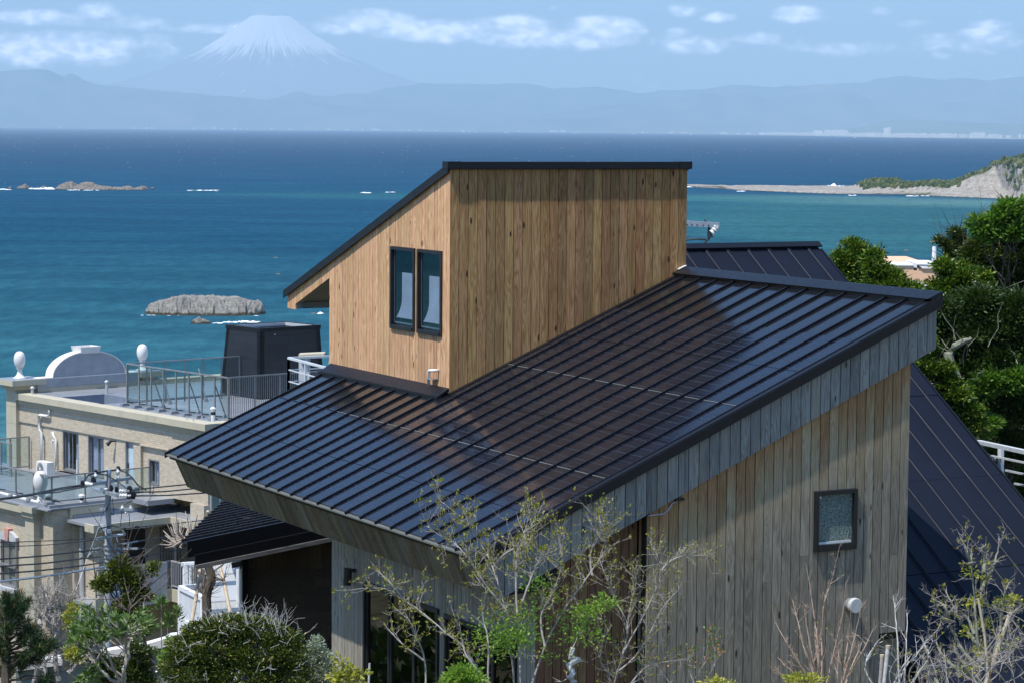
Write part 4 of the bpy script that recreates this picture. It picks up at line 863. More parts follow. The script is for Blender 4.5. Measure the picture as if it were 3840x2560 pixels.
def tilemat(name, c1, c2, c3):
    m, g, b = mat(name, rough=.75, spec=.25); t = g.new('ShaderNodeNewGeometry'); P = t.outputs['Position']; N = t.outputs['Normal']
    pl = g.mapping(P, rot=(0, 0, -ROT)); x, y, z = g.sep(pl); nx, ny, nz = g.sep(g.mapping(N, rot=(0, 0, -ROT)))
    k = g.math('GREATER_THAN', g.math('ABSOLUTE', nx), .7)
    uu = g.math('ADD', g.math('MULTIPLY', y, k), g.math('MULTIPLY', x, g.math('SUBTRACT', 1.0, k)))
    br = g.new('ShaderNodeTexBrick'); g.l.new(g.comb(uu, z, 0.0), br.inputs['Vector']); br.inputs['Scale'].default_value = 1.0
    br.inputs['Brick Width'].default_value = .20; br.inputs['Row Height'].default_value = .075; br.inputs['Mortar Size'].default_value = .006; br.inputs['Mortar'].default_value = (.36, .33, .28, 1)
    br.inputs['Color1'].default_value = (0, 0, 0, 1); br.inputs['Color2'].default_value = (1, 1, 1, 1); br.inputs['Bias'].default_value = 0
    c = g.ramp(br.outputs['Color'], [(0, c1), (.45, c2), (1, c3)]); c = g.mix(br.outputs['Fac'], c, (.38, .35, .30))
    c = g.mix(g.lin(g.noise(P, .5, 4, .6), .3, .7, 0, .25), c, g.mix(1.0, c, (.8, .8, .8), 'MULTIPLY')); g.l.new(c, b.inputs['Base Color']); return m
m_tile = tilemat('mosaic_tile', (.50, .415, .30), (.56, .475, .355), (.61, .535, .42))
m_cream = plain('cream_stone_paint', (.50, .46, .35), .75, var=.06, scale=1.2, dirt=(.30, .28, .22, .25)); m_creamd = plain('cream_stone', (.45, .41, .31), .75, var=.06)
m_wpaint = plain('white_render', (.74, .73, .71), .7, var=.04, scale=1.0, dirt=(.5, .5, .48, .25)); m_deck = plain('grey_waterproof_deck', (.27, .29, .32), .32, var=.12, scale=.6, dirt=(.19, .21, .24, .5))
m_upst = plain('grey_blue_upstand', (.20, .24, .30), .5); m_alu = plain('brown_grey_aluminium', (.30, .30, .31), .4, metal=.4); m_alul = plain('pale_aluminium', (.55, .56, .57), .4, metal=.3)
m_curt = plain('net_curtain', (.62, .66, .70), .9); m_lilac = plain('pale_lilac_panel', (.37, .385, .41), .6); m_pink = plain('pink_keystone', (.62, .30, .24), .7); m_gstone = plain('pale_grey_stone', (.50, .52, .54), .7)
m_black_slate = None
hotel = thing('cream_hotel', 'cream tiled seaside hotel with roof terrace, white arched parapet and stone corner pillars', 'hotel', tuple(hp(8, 5, -27.0)))
GZ = -27.0; zr = -11.25
# upper block walls; facade at b=0 with openings
ops_h = [(9.25, 10.5, -14.1, -12.45), (7.34, 8.55, -14.1, -12.45), (5.18, 5.76, -14.3, -12.45), (3.32, 4.09, -13.95, -12.96)]
fa = HM(); cuts = sorted({0.0, 13.9} | {q for o in ops_h for q in o[:2]})
for l, r in zip(cuts[:-1], cuts[1:]):
    mm = (l+r)/2; o_ = [o for o in ops_h if o[0] < mm < o[1]]
    if o_: fa.hbox(l, r, .0, .25, -14.32, o_[0][2]); fa.hbox(l, r, .0, .25, o_[0][3], -12.40)
    else: fa.hbox(l, r, 0, .25, -14.32, -12.40)
facade = part('facade_wall', fa, m_tile, hotel)
part('frieze_band', HB(0.0, 13.86, -.06, .25, -12.398, -11.64), m_tile, hotel)
part('side_wall', HB(0.0, .25, .252, 12, -17, -11.65), m_tile, hotel); part('rear_wall', HB(.26, 14, 11.8, 12, -17, -11.3), m_cream, hotel); part('end_wall', HB(13.86, 14.1, .3, 11.8, -27, -11.3), m_cream, hotel)
part('frieze_strip', HB(.3, 13.8, -.075, -.062, -11.80, -11.775), m_alul, hotel)  # thin pale strip standing proud along the frieze
# sunken panel round the small window
for bx_ in ((2.45, 4.55, .0),): pass
pnl = HM(); pnl.hbox(4.512, 4.56, -.10, -.002, -14.31, -12.40)
# cornice: two steps
for (a0, a1, e) in ((2.32, 13.8, 0.0), (-.30, 2.318, .035)):
    part('cornice', HB(a0, a1, -.30-e, .35, -11.44, -11.18), m_cream, hotel); part('cornice_step', HB(a0+.16 if a0 < 0 else a0, a1, -.15-e, .05, -11.638, -11.442), m_creamd, hotel)
part('cornice', HB(-.335, .35, .352, 12.1, -11.44, -11.18), m_cream, hotel); part('cornice_step', HB(-.17, .05, .06, 12.0, -11.638, -11.442), m_creamd, hotel)
dk = HM(); dk.hbox(.352, 8.6, .352, 11.8, -11.45, -11.26); dk.hbox(8.6, 11.6, 2.7, 11.8, -11.45, -11.22); dk.hbox(11.6, 13.8, .352, 11.8, -11.45, -11.22); dk.hbox(8.6, 11.6, .352, .62, -11.45, -11.22)
part('roof_deck', dk, m_deck, hotel)
part('sunken_tray', HB(8.62, 11.58, .64, 2.68, -11.95, -11.90), m_deck, hotel); up_ = HM(); up_.hbox(11.581, 11.60, .63, 2.69, -11.9, -11.225); up_.hbox(8.6, 11.6, 2.681, 2.699, -11.9, -11.225); up_.hbox(8.60, 8.619, .63, 2.68, -11.9, -11.265); part('tray_upstand', up_, m_upst, hotel)
# arch parapet (runs along b at a = 13.85)
aa, aw = 13.62, .55; par = HM()
part('parapet_base', HB(aa-.02, aa+aw, .7, 11.8, -11.45, -11.02), m_creamd, hotel)
part('parapet', HB(aa, aa+aw, .7, 5.74, -11.018, -10.66), m_lilac, hotel)
part('parapet_coping', HB(aa-.02, aa+aw+.04, .72, 5.74, -10.658, -10.61), m_wpaint, hotel)
cb0, cb1 = 1.46, 4.98; mb = (cb0+cb1)/2; hw_ = (cb1-cb0)/2; hh = .98
arc = [(mb+hw_*math.cos(t), -10.608+hh*math.sin(t)) for t in np.linspace(0, math.pi, 41)]
m_ = M(); m_.prism([hp(aa+.006, b_, z_) for b_, z_ in arc], hA*(aw-.02)); part('arch_gable', m_, m_lilac, hotel)
m_ = M(); arc2 = [(mb+(hw_+.05)*math.cos(t), -10.608+(hh+.045)*math.sin(t)) for t in np.linspace(0, math.pi, 41)]
for i in range(40): m_.prism([hp(aa-.03, *arc[i]), hp(aa-.03, *arc[i+1]), hp(aa-.03, *arc2[i+1]), hp(aa-.03, *arc2[i])], hA*(aw+.06))
part('arch_coping', m_, m_wpaint, hotel)
m_ = M(); zb_, zt_ = -9.68, -9.40; b0_, b1_ = 2.80, 3.68
def frus(a0, a1, b0, b1, z0_, k, z1_): return [hp(a0, b0, z0_), hp(a1, b0, z0_), hp(a1, b1, z0_), hp(a0, b1, z0_), hp(a0-k, b0-k, z1_), hp(a1+k, b0-k, z1_), hp(a1+k, b1+k, z1_), hp(a0-k, b1+k, z1_)]
q = len(m_.v); m_.v += [tuple(p) for p in frus(aa-.05, aa+aw+.10, b0_, b1_, zb_, .06, zt_)]+[tuple(p) for p in frus(aa-.03, aa+aw+.08, b0_+.02, b1_-.02, zb_+.05, .05, zt_)]
m_.f += [(3, 2, 1, 0)]+[(i, (i+1) % 4, 4+(i+1) % 4, 4+i) for i in range(4)]+[(12+i, 12+(i+1) % 4, 8+(i+1) % 4, 8+i) for i in range(4)]+[(8, 9, 10, 11)]+[(4+i, 4+(i+1) % 4, 12+(i+1) % 4, 12+i) for i in range(4)]
part('planter_box', m_, m_wpaint, hotel)
# rear parapet low and right pillar
part('rear_parapet', HB(aa-.05, aa+aw, 6.93, 11.8, -11.44, -11.15), m_cream, hotel)
part('sea_side_parapet', HB(1.0, aa-.06, 11.3, 11.78, -11.21, -11.05), m_cream, hotel)
def finial(c, s_=1.0, parent=None):
    m_ = M(); m_.lathe([(.30*s_, 0), (.30*s_, .04*s_), (.22*s_, .07*s_), (.13*s_, .20*s_), (.10*s_, .34*s_), (.115*s_, .40*s_), (.17*s_, .45*s_)], c, 20); o = part('finial_base', m_, m_wpaint, parent, smooth=True)
    e_ = M(); n_ = 14; prof = [(max(.002, .265*s_*math.sin(math.pi*i/n_)**.86*(1+.08*math.cos(math.pi*i/n_)*-1)), .42*s_+.82*s_*(1-math.cos(math.pi*i/n_))/2) for i in range(n_+1)]; e_.lathe(prof, c, 20); part('egg', e_, m_wpaint, o, smooth=True)
def pillar(a0, a1, b0, b1, zt, zb, parent, cap=(.30, .20), nblk=8, dz=.70):
    p_ = part('corner_pillar', HB(a0+.012, a1-.012, b0+.012, b1-.012, zb, zt), m_creamd, parent)
    part('capital', HB(a0-cap[0], a1+cap[0], b0-cap[0], b1+cap[0], zt+.20, zt+.42), m_cream, p_); part('capital', HB(a0-cap[1]*.6, a1+cap[1]*.6, b0-cap[1]*.6, b1+cap[1]*.6, zt+.001, zt+.199), m_creamd, p_)
    part('cap_lid', HB(a0-cap[0]+.03, a1+cap[0]-.03, b0-cap[0]+.03, b1+cap[0]-.03, zt+.421, zt+.435), m_deck, p_)
    z_ = zt; i = 0; g2 = .012
    while z_ > zb+.1:
        zn = max(zb, z_-dz)
        if i % 2 == 0: segs = [(a0, a1, b0, b1)]
        else:
            am = (a0+a1)/2; bm_ = (b0+b1)/2; segs = [(a0, am-g2/2, b0, bm_), (am+g2/2, a1, b0, bm_), (a0, a1, bm_+g2, b1)]
        for s_ in segs: part('stone_block', HB(s_[0], s_[1], s_[2], s_[3], zn+g2, z_-.001), m_cream, p_)
        z_ = zn; i += 1
    return p_
pillar(13.85, 14.65, -.22, .70, -11.06, -22, hotel, cap=(.36, .22), dz=.72); finial(hp(14.27, .22, -10.625), .92, hotel)
pillar(13.86, 14.5, 6.05, 6.62, -11.06, -13, hotel, cap=(.30, .2)); finial(hp(14.1, 6.2, -10.62), .92, hotel)
# sliding windows
def h_window(a0, a1, b_, z0_, z1_, parent, panes=2, curtain=True, mfr=m_alu, mull=True, rec=.10):
    k = .05; w_ = HM(); w_.hbox(a0, a0+k, b_+.01, b_+rec+.06, z0_, z1_); w_.hbox(a1-k, a1, b_+.01, b_+rec+.06, z0_, z1_); w_.hbox(a0+k, a1-k, b_+.01, b_+rec+.06, z1_-k, z1_); w_.hbox(a0+k, a1-k, b_-.02, b_+rec+.06, z0_, z0_+k*1.2)
    o = part('window', w_, mfr, parent); n = panes; ww = (a1-a0-2*k)/n
    for i in range(n):
        l = a0+k+i*ww; of = .03*(i % 2); f_ = HM(); f_.hbox(l, l+.035, b_+rec-.02+of, b_+rec+.01+of, z0_+k*1.2, z1_-k); f_.hbox(l+ww-.035, l+ww, b_+rec-.02+of, b_+rec+.01+of, z0_+k*1.2, z1_-k); f_.hbox(l+.035, l+ww-.035, b_+rec-.02+of, b_+rec+.01+of, z1_-k-.035, z1_-k); f_.hbox(l+.035, l+ww-.035, b_+rec-.02+of, b_+rec+.01+of, z0_+k*1.2, z0_+k*1.2+.06)
        part('sash', f_, mfr, o); part('pane', HB(l+.035, l+ww-.035, b_+rec-.008+of, b_+rec-.002+of, z0_+k*1.2+.06, z1_-k-.035), m_glass, o)
    if curtain:
        for (ca, cbb) in curtain:
            l = a0+(a1-a0)*ca; r = a0+(a1-a0)*cbb; n_ = max(6, int((r-l)/.035)); P_ = []
            for i in range(n_+1):
                s_ = l+(r-l)*i/n_; d = b_+rec+.12+.03*math.sin(i*1.9)+.012*math.sin(i*4.1); P_.append([hp(s_, d, z0_+.08), hp(s_, d+.01, (z0_+z1_)/2), hp(s_, d, z1_-.06)])
            part('curtain', grid(np.array(P_)), m_curt, o)
    part('reveal_back', HB(a0-.1, a1+.1, b_+.9, b_+.95, z0_-.2, z1_+.1), m_room, o)
    return o
h_window(9.25, 10.5, 0, -14.1, -12.45, hotel, 2, [(0, .42), (.86, .99)]); h_window(7.34, 8.55, 0, -14.1, -12.45, hotel, 2, [(.0, .52), (.60, .96)])
h_window(3.32, 4.09, 0, -13.95, -12.96, hotel, 2, [(.2, .8)])
dd = part('terrace_door', HB(5.20, 5.74, .10, .14, -14.3, -12.46), m_lilac, hotel); part('door_frame', HB(5.70, 5.76, -.01, .15, -14.3, -12.451), m_alu, dd); part('door_pane', HB(5.26, 5.62, .085, .098, -13.9, -12.7), plain('pale_door_glass', (.45, .58, .66), .15), dd); part('door_handle', HB(5.62, 5.65, .06, .084, -13.6, -13.3), m_blk, dd)
part('window_sill', HB(9.2, 10.6, -.25, -.001, -14.22, -14.12), m_wpaint, hotel)
pr1 = HM(); pr1.hbox(4.46, 4.52, -.13, -.002, -14.3, -12.41); pr1.hbox(2.50, 4.459, -.13, -.002, -12.47, -12.41); part('panel_frame', pr1, m_tile, hotel)
# drain pipes on the facade
def hpath(pts, b_): return [hp(a, b_, z) for a, z in pts]
m_ = M(); m_.tube([hp(11.28, -.06, -11.66)]+hpath([(11.28, -11.70), (11.30, -11.90), (11.45, -11.94), (12.0, -11.94), (12.10, -12.0), (12.10, -12.44), (12.02, -12.56), (11.92, -12.66), (11.92, -14.32)], -.16), .055, 10); part('drain_pipe', m_, m_white, hotel, smooth=True)
m_ = M(); m_.tube(hpath([(11.12, -12.58), (11.02, -12.72), (10.88, -12.86), (10.87, -13.2), (10.87, -13.95), (10.98, -14.05), (11.2, -14.1)], -.10), .05, 10); part('duct_pipe', m_, m_white, hotel, smooth=True)
m_ = M(); m_.tube(hpath([(11.05, -12.9), (11.12, -12.98), (11.13, -13.08)], -.12), .045, 8); part('duct_elbow', m_, m_white, hotel)
m_ = M(); m_.tube([hp(6.45, -.02, -12.5), hp(6.5, -.16, -12.5)], .03, 8); lo_ = part('wall_lamp', m_, m_blk, hotel); m_ = M(); m_.tube([hp(6.5, -.18, -12.47), hp(6.6, -.32, -12.64)], [.05, .09], 12); part('lamp_head', m_, m_blk, lo_)
# roof pipes
def vent(a, b_, zb, hh_, r=.06, capr=.09, mt=m_alul, lab=None):
    m_ = M(); m_.lathe([(r, 0), (r, hh_)], hp(a, b_, zb), 12); o = part('vent_pipe', m_, mt, hotel, smooth=False); m_ = M(); m_.lathe([(capr, hh_-.001), (capr*1.05, hh_+.05), (capr*.5, hh_+.10), (.01, hh_+.11)], hp(a, b_, zb), 12); part('vent_cap', m_, mt, o); return o
a_, b_, _ = h_z(*rA(560, 1005), -11.2); vent(a_, b_, -11.22, .26); a_, b_, _ = h_z(*rA(1845, 980), -11.2); vent(a_, b_, -11.22, .46)
a_, b_, _ = h_z(*rC(1655, 660), -11.26); o = vent(a_, b_, -11.26, .50, .085, .11, m_white); m_ = M(); m_.lathe([(.087, .30), (.087, .42)], hp(a_, b_, -11.26), 12); part('band', m_, m_blk, o)
for (x, y, hgt_) in ((710, 525, .2), (1200, 650, .24), (1312, 670, .24), (1355, 640, .15), (1465, 660, .26)):
    a_, b_, _ = h_z(*rC(x, y), -11.26); m_ = M(); m_.tube([hp(a_, b_, -11.26), hp(a_, b_, -11.26+hgt_)], .025, 6); part('roof_stub', m_, m_alul, hotel)

# terrace (z -14.3) in front of the facade
zt = -14.3; cA, cB = 3.75, -4.55
part('terrace_deck', HB(cA-.25, 16, cB-.25, -.002, -14.5, zt), m_deck, hotel)
part('terrace_body', HB(cA-.2, 16, cB-.08, -.003, GZ, -14.52), m_tile, hotel)
part('terrace_deck', HB(2.3, cA-.252, -1.2, -.002, -14.5, zt-.01), m_deck, hotel)
part('upstand', HB(4.6, 12.0, -.32, -.02, -14.298, -14.12), m_deck, hotel)
# lower cornice and parapet
part('cornice', HB(cA+1.33, 16, cB-.38, cB-.10, -14.78, -14.50), m_cream, hotel); part('cornice_step', HB(cA+1.33, 16, cB-.24, cB-.09, -14.93, -14.782), m_creamd, hotel)
part('cornice', HB(cA-.34, cA-.20, cB+.6, .3, -14.72, -14.46), m_cream, hotel); part('parapet', HB(cA-.30, cA-.201, cB+.6, 1.2, -14.97, -14.722), m_cream, hotel)
part('coping', HB(16, cA-.36, cB-.40, cB-.25, -14.498, -14.44), m_deck, hotel); part('coping', HB(cA-.36, cA-.22, cB-.24, .0, -14.458, -14.41), m_deck, hotel)
pillar(4.42, 5.06, -4.95, -3.92, -14.86, GZ, hotel, cap=(.18, .16), dz=.72); finial(hp(4.74, -4.45, -14.43), 1.05, hotel)
part('corner_wall', HB(3.42, 4.40, -3.8, -3.4, GZ, -15.14), m_tile, hotel)
# window with arched grey hood on the lower wing
wa = h_b(*rE(40, 620), cB-.09); wb_ = h_b(*rE(275, 1350), cB-.09)
h_window(wb_[0], wa[0], cB-.20, wb_[2], wa[2], hotel, 2, [(.0, .45), (.55, 1)], mfr=m_alu, rec=.04)
m_ = HM(); zm = (wa[2]+wb_[2])/2-.12; m_.hbox(wb_[0], wa[0], cB-.26, cB-.10, zm, zm+.09); part('transom', m_, m_alu, hotel)
part('window_sill', HB(wb_[0]-.05, wa[0]+.12, cB-.34, cB-.09, wb_[2]-.17, wb_[2]-.01), m_gstone, hotel)
def ring(ac, w_in, zb, h0, h1, a0, a1, mt, nm):
    n_ = 8; m_ = M()
    for i in range(n_):
        t0, t1 = a0+(a1-a0)*i/n_, a0+(a1-a0)*(i+1)/n_
        f = lambda t, h: hp(ac+t*w_in, cB-.10, zb+h*(1-.55*t*t*1.0))
        m_.prism([f(t0, h0), f(t1, h0), f(t1, h1), f(t0, h1)], -hB*.14)
    part(nm, m_, mt, hotel)
ac = (wa[0]+wb_[0])/2; hwn = abs(wa[0]-wb_[0])/2+.06
ring(ac, hwn, wa[2]+.02, .0, .40, -1, -.22, m_gstone, 'arch_stone'); ring(ac, hwn, wa[2]+.02, .0, .40, .22, 1, m_gstone, 'arch_stone')
m_ = M(); m_.prism([hp(ac-.10, cB-.10, wa[2]+.02), hp(ac+.10, cB-.10, wa[2]+.02), hp(ac+.17, cB-.10, wa[2]+.50), hp(ac-.17, cB-.10, wa[2]+.50)], -hB*.18); part('keystone', m_, m_pink, hotel)
# lower slab roof and balcony beneath it
zs = -14.98
sl = M(); sl.prism([hp(3.4, -4.1, zs), hp(1.42, -4.16, zs), hp(1.42, -.78, zs), hp(.33, -.78, zs), hp(-.6, -.11, zs), hp(-.6, 2.0, zs), hp(3.4, 2.0, zs)], (0, 0, .10)); part('slab_roof', sl, m_deck, hotel)
e1 = HM(); e1.hbox(1.36, 1.44, -4.20, -.72, zs-.16, zs+.13); e1.hbox(1.441, 2.0, -4.20, -4.10, zs-.16, zs+.13); e1.hbox(-.5, 1.359, -.80, -.72, zs-.16, zs+.13); part('slab_fascia', e1, m_cream, hotel)
part('upstand', HB(3.36, 3.44, -3.78, 1.0, zs+.102, zs+.22), m_upst, hotel)
part('corner_block', HB(.02, 3.3, -.60, .30, GZ, -14.32) if False else HB(-.02, .9, -.2, .3, -15.1, -14.32), m_tile, hotel)
part('lower_wall', HB(3.3, 3.42, -3.4, 4.0, GZ, zs-.01), m_tile, hotel); part('lower_wall', HB(-3.5, 3.3, 1.2, 1.35, GZ, zs-.01), m_tile, hotel)
part('end_pier', HB(2.3, 3.4, -3.398, -3.1, GZ, zs-.01), m_tile, hotel)
part('balcony_floor', HB(1.40, 3.3, -4.1, 1.2, -18.0, -17.9), m_deck, hotel); part('balcony_floor', HB(-3.4, 1.40, -.6, 1.2, -18.0, -17.9), m_deck, hotel)
part('balcony_parapet', HB(1.33, 1.42, -4.16, -.74, -18.1, -17.62), m_cream, hotel); part('balcony_parapet', HB(-3.4, 1.329, -.80, -.72, -18.1, -17.62), m_cream, hotel)
m_ = M(); m_.tube([hp(3.36, -3.50, -15.2), hp(3.36, -3.50, -22)], .10, 12); part('drain_pipe', m_, m_alul, hotel); m_ = M(); m_.tube([hp(2.55, .2, -15.1), hp(2.55, .2, -17.9)], .05, 10); part('post', m_, m_alul, hotel)
for (b0, b1, z0_, z1_) in ((-2.9, -2.3, -17.7, -15.6), (-1.6, -.7, -17.7, -15.5)):
    part('dark_doorway', HB(3.27, 3.298, b0, b1, z0_, z1_), m_blk, hotel)
gr = HM(); 
for i in range(8): gr.hbox(3.2, 3.215, -.05+i*.13, -.03+i*.13, -16.9, -15.6)
gr.hbox(3.195, 3.22, -.1, .95, -15.6, -15.57); gr.hbox(3.195, 3.22, -.1, .95, -16.93, -16.9); part('window_grille', gr, m_blk, hotel)
# right hand side wall with one window
a0_ = h_a(*rD(1880, 0), 0.0); 
h2 = HM(); wv0 = h_a(*rD(1870, -60), -.02); wv1 = h_a(*rD(2130, 190), -.02)
m_ = HM(); m_.hbox(-.06, -.001, wv0[1], wv0[1]+.05, wv1[2]-.1, wv0[2]+.5); m_.hbox(-.06, -.001, wv1[1], wv1[1]+.05, wv1[2]-.1, wv0[2]+.5); mmid = (wv0[1]+wv1[1])/2; m_.hbox(-.06, -.001, mmid-.03, mmid+.03, wv1[2]-.1, wv0[2]+.5); m_.hbox(-.06, -.001, wv0[1]+.05, wv1[1], wv1[2]-.16, wv1[2]-.101)
sw_ = part('window', m_, m_alul, hotel); part('pane', HB(-.03, -.002, wv0[1]+.05, wv1[1], wv1[2]-.1, wv0[2]+.5), plain('green_grey_glass', (.16, .23, .23), .12), sw_); part('window_sill', HB(-.25, -.001, wv0[1]-.1, wv1[1]+.1, wv1[2]-.26, wv1[2]-.161), m_cream, hotel)
part('distant_terrace', HB(17, 25, 1, 5, -17.5, -17.3), m_deck, hotel); part('distant_terrace_wall', HB(17, 25, .8, .998, -18.0, -17.0), m_cream, hotel)

# ---- railings: each stretch a thing with posts, top rail, bars or glass
def rail_glass(label, pts, z0_, z1_, npost, group, braces=(), feet=True, gl=True, mt=m_alu, curb=False):
    """pts: two (a, b) ends"""
    (a0, b0), (a1, b1) = pts; o = thing('glass_railing', label, 'railing', tuple(hp((a0+a1)/2, (b0+b1)/2, z0_)), group)
    m_ = M(); m_.bar(hp(a0, b0, z1_), hp(a1, b1, z1_), .07, .045); part('top_rail', m_, mt, o)
    m_ = M(); m_.bar(hp(a0, b0, z0_+.10), hp(a1, b1, z0_+.10), .035, .05); part('bottom_rail', m_, mt, o)
    d = V(a1-a0, b1-b0, 0); L_ = np.linalg.norm(d); d /= L_; nrm_ = (-d[1], d[0])
    for i in range(npost):
        t = i/(npost-1); a, b_ = a0+(a1-a0)*t, b0+(b1-b0)*t; m_ = M(); m_.bar(hp(a, b_, z0_), hp(a, b_, z1_-.025), .05, .05, upv=hA); part('post', m_, mt, o)
        if feet:
            f_ = HM(); f_.hbox(a-.10, a+.10, b_-.28, b_+.06, z0_-.0, z0_+.11); part('foot_block', f_, m_deck, o); f_ = M(); f_.bar(hp(a, b_, z0_+.14), hp(a-.32 if d[1] == 0 else a, b_+.1, z0_+.14), .05, .04); part('foot_bracket', f_, m_blk, o)
        if gl and i < npost-1:
            t2 = (i+1)/(npost-1); aa_, bb_ = a0+(a1-a0)*t2, b0+(b1-b0)*t2; p0, p1 = hp(a+d[0]*.03, b_+d[1]*.03, 0), hp(aa_-d[0]*.03, bb_-d[1]*.03, 0)
            g_ = M(); q = [V(p0[0], p0[1], z0_+.13), V(p1[0], p1[1], z0_+.13), V(p1[0], p1[1], z1_-.03), V(p0[0], p0[1], z1_-.03)]; g_.prism(q, (hA*nrm_[0]+hB*nrm_[1])*.010); part('glass_panel', g_, m_glassr, o)
    for t in braces:
        a, b_ = a0+(a1-a0)*t, b0+(b1-b0)*t; m_ = M(); s_ = -1 if feet else 1; e = .55; p1 = hp(a-nrm_[0]*e*s_*-1, b_-nrm_[1]*e*s_*-1, z0_+.05); m_.tube([hp(a, b_, z1_-.38), hp(a-nrm_[0]*.07*s_*-1, b_-nrm_[1]*.07*s_*-1, z1_-.42), p1], .026, 6); part('brace', m_, mt, o)
        f_ = M(); f_.tube([p1+V(0, 0, -.05), p1+V(0, 0, .08)], .09, 8); part('brace_foot', f_, m_deck, o)
    return o
GR = 'glass railings of the hotel terraces'
rail_glass('glass railing along the near edge of the hotel roof deck, with slanting braces', [(7.5, 1.2), (.39, 1.2)], -11.25, -9.56, 9, GR, braces=(.255, .62, .87))
rail_glass('glass railing on the sea side of the hotel roof deck, behind the near one', [(7.5, 9.6), (.0, 9.6)], -11.25, -9.66, 7, GR, braces=(.28,)) if False else None
bR = 1.2
rail_glass('glass railing going back from the deck corner towards the black tower', [(7.52, 1.25), (7.52, 6.74)], -11.25, -9.56, 7, GR, braces=(.3, .62), feet=False)
rail_glass('glass railing across the lower hotel terrace, ending beside the small window', [(cA, cB), (cA, -.15)], -14.3, -13.24, 4, GR, feet=False)
rail_glass('glass railing along the front of the lower hotel terrace at the picture edge', [(cA+8, cB), (cA, cB)], -14.3, -13.24, 7, GR, braces=(.36, .86), feet=True)
t0 = h_z(*c4_(190, 1250), -14.3); t1 = h_z(*c4_(298, 1305), -14.3)
rail_glass('tall glass screen beside the air conditioner on the lower terrace', [(13.0, -1.9), (11.35, -1.9)], -14.3, -12.95, 3, GR, feet=False)
rail_glass('tall glass screen behind the air conditioner against the tiled wall', [(13.0, -1.88), (13.0, -.1)], -14.3, -12.95, 3, GR, feet=False)
rail_glass('far glass railing left of the corner pillar', [(18, -1.9), (13.3, -1.9)], -14.3, -13.25, 4, GR, feet=False)
# bar fence on the roof deck's right side
def bar_fence(label, p, q, z0_, z1_, n, mt, group=None, mid=True, name='bar_fence', r=.02, cat='fence'):
    o = thing(name, label, cat, tuple(hp((p[0]+q[0])/2, (p[1]+q[1])/2, z0_)), group); P0, P1 = hp(p[0], p[1], z0_), hp(q[0], q[1], z0_)
    for zz_, w_ in ((z1_, .055), (z0_+.10, .045)):
        m_ = M(); m_.bar(P0+V(0, 0, zz_-z0_), P1+V(0, 0, zz_-z0_), w_, w_); part('rail', m_, mt, o)
    for i in range(n+1):
        t = i/n; c = P0+(P1-P0)*t; m_ = M(); thick_ = i % 12 == 0; w_ = .05 if thick_ else r; m_.bar(c+V(0, 0, 0 if thick_ else .12), c+V(0, 0, z1_-z0_-.03), w_, w_, upv=hA); part('post' if thick_ else 'baluster', m_, mt, o)
    return o
bar_fence('grey bar fence on the hotel roof deck in front of the black tower', (.36, 1.24), (.36, 7.2), -11.25, -9.56, 60, m_alu)
bar_fence('grey bar railing of the shaded hotel balcony beside the drain pipe', (1.38, -4.1), (1.38, -.78), -17.6, -16.55, 30, m_alu, 'balcony bar railings')
bar_fence('pale bar railing of the shaded hotel balcony right of the grey screen panel', (1.36, -.76), (-2.4, -.76), -17.6, -16.55, 30, m_alul, 'balcony bar railings')
scr = solo('screen_panel', HB(1.28, 1.31, -2.6, -1.0, -18.1, -16.55), m_gstone, 'plain grey screen panel hung on the hotel balcony behind the leafy tree', 'panel')

# ---- black tapering tower on the roof deck
m_slate, g, b = mat('black_slate_cladding', (.02, .022, .028), .45); t_ = g.new('ShaderNodeNewGeometry'); P = g.mapping(t_.outputs['Position'], rot=(0, 0, -ROT)); x_, y_, z_ = g.sep(P)
br = g.new('ShaderNodeTexBrick'); g.l.new(g.comb(g.math('ADD', x_, y_), z_, 0.0), br.inputs['Vector']); br.inputs['Scale'].default_value = 1; br.inputs['Brick Width'].default_value = .9; br.inputs['Row Height'].default_value = .33; br.inputs['Mortar Size'].default_value = .012
br.inputs['Color1'].default_value = (.012, .015, .022, 1); br.inputs['Color2'].default_value = (.019, .022, .030, 1); br.inputs['Mortar'].default_value = (.008, .009, .011, 1); g.l.new(br.outputs['Color'], b.inputs['Base Color'])

bt = thing('black_slate_tower', 'black slate-clad tower tapering upwards on the hotel roof deck, open at the top', 'tower', tuple(hp(7.6, 8.4, -11.25)))
a0, a1, b0, b1, zt_, zb_ = 6.13, 8.55, 6.79, 9.88, -8.31, -11.22
sl_ = .163; e = (zt_-zb_)
lo = [hp(a0, b0, zb_), hp(a1+sl_*e, b0, zb_), hp(a1+sl_*e, b1+sl_*e*.5, zb_), hp(a0, b1+sl_*e*.5, zb_)]; hi = [hp(a0, b0, zt_-.16), hp(a1, b0, zt_-.16), hp(a1, b1, zt_-.16), hp(a0, b1, zt_-.16)]
def wallpiece(i, j, nm='slate_wall', t=.22):
    m_ = M(); pts = [lo[i], lo[j], hi[j], hi[i]]; c_ = sum(lo)/4; mid = (lo[i]+lo[j])/2; inn = (c_-mid); inn[2] = 0; inn = inn/np.linalg.norm(inn)*t; m_.prism(pts, inn); return part(nm, m_, m_slate, bt)
for i, j in ((0, 1), (1, 2), (2, 3), (3, 0)): wallpiece(i, j)
rim = HM(); r_o = .025; rim.hbox(a0-r_o, a0+.10, b0-r_o, b1+r_o, zt_-.159, zt_); rim.hbox(a1-.10, a1+r_o, b0-r_o, b1+r_o, zt_-.159, zt_); rim.hbox(a0+.10, a1-.10, b0-r_o, b0+.10, zt_-.159, zt_); rim.hbox(a0+.10, a1-.10, b1-.10, b1+r_o, zt_-.159, zt_); part('rim_cap', rim, m_trimb, bt)
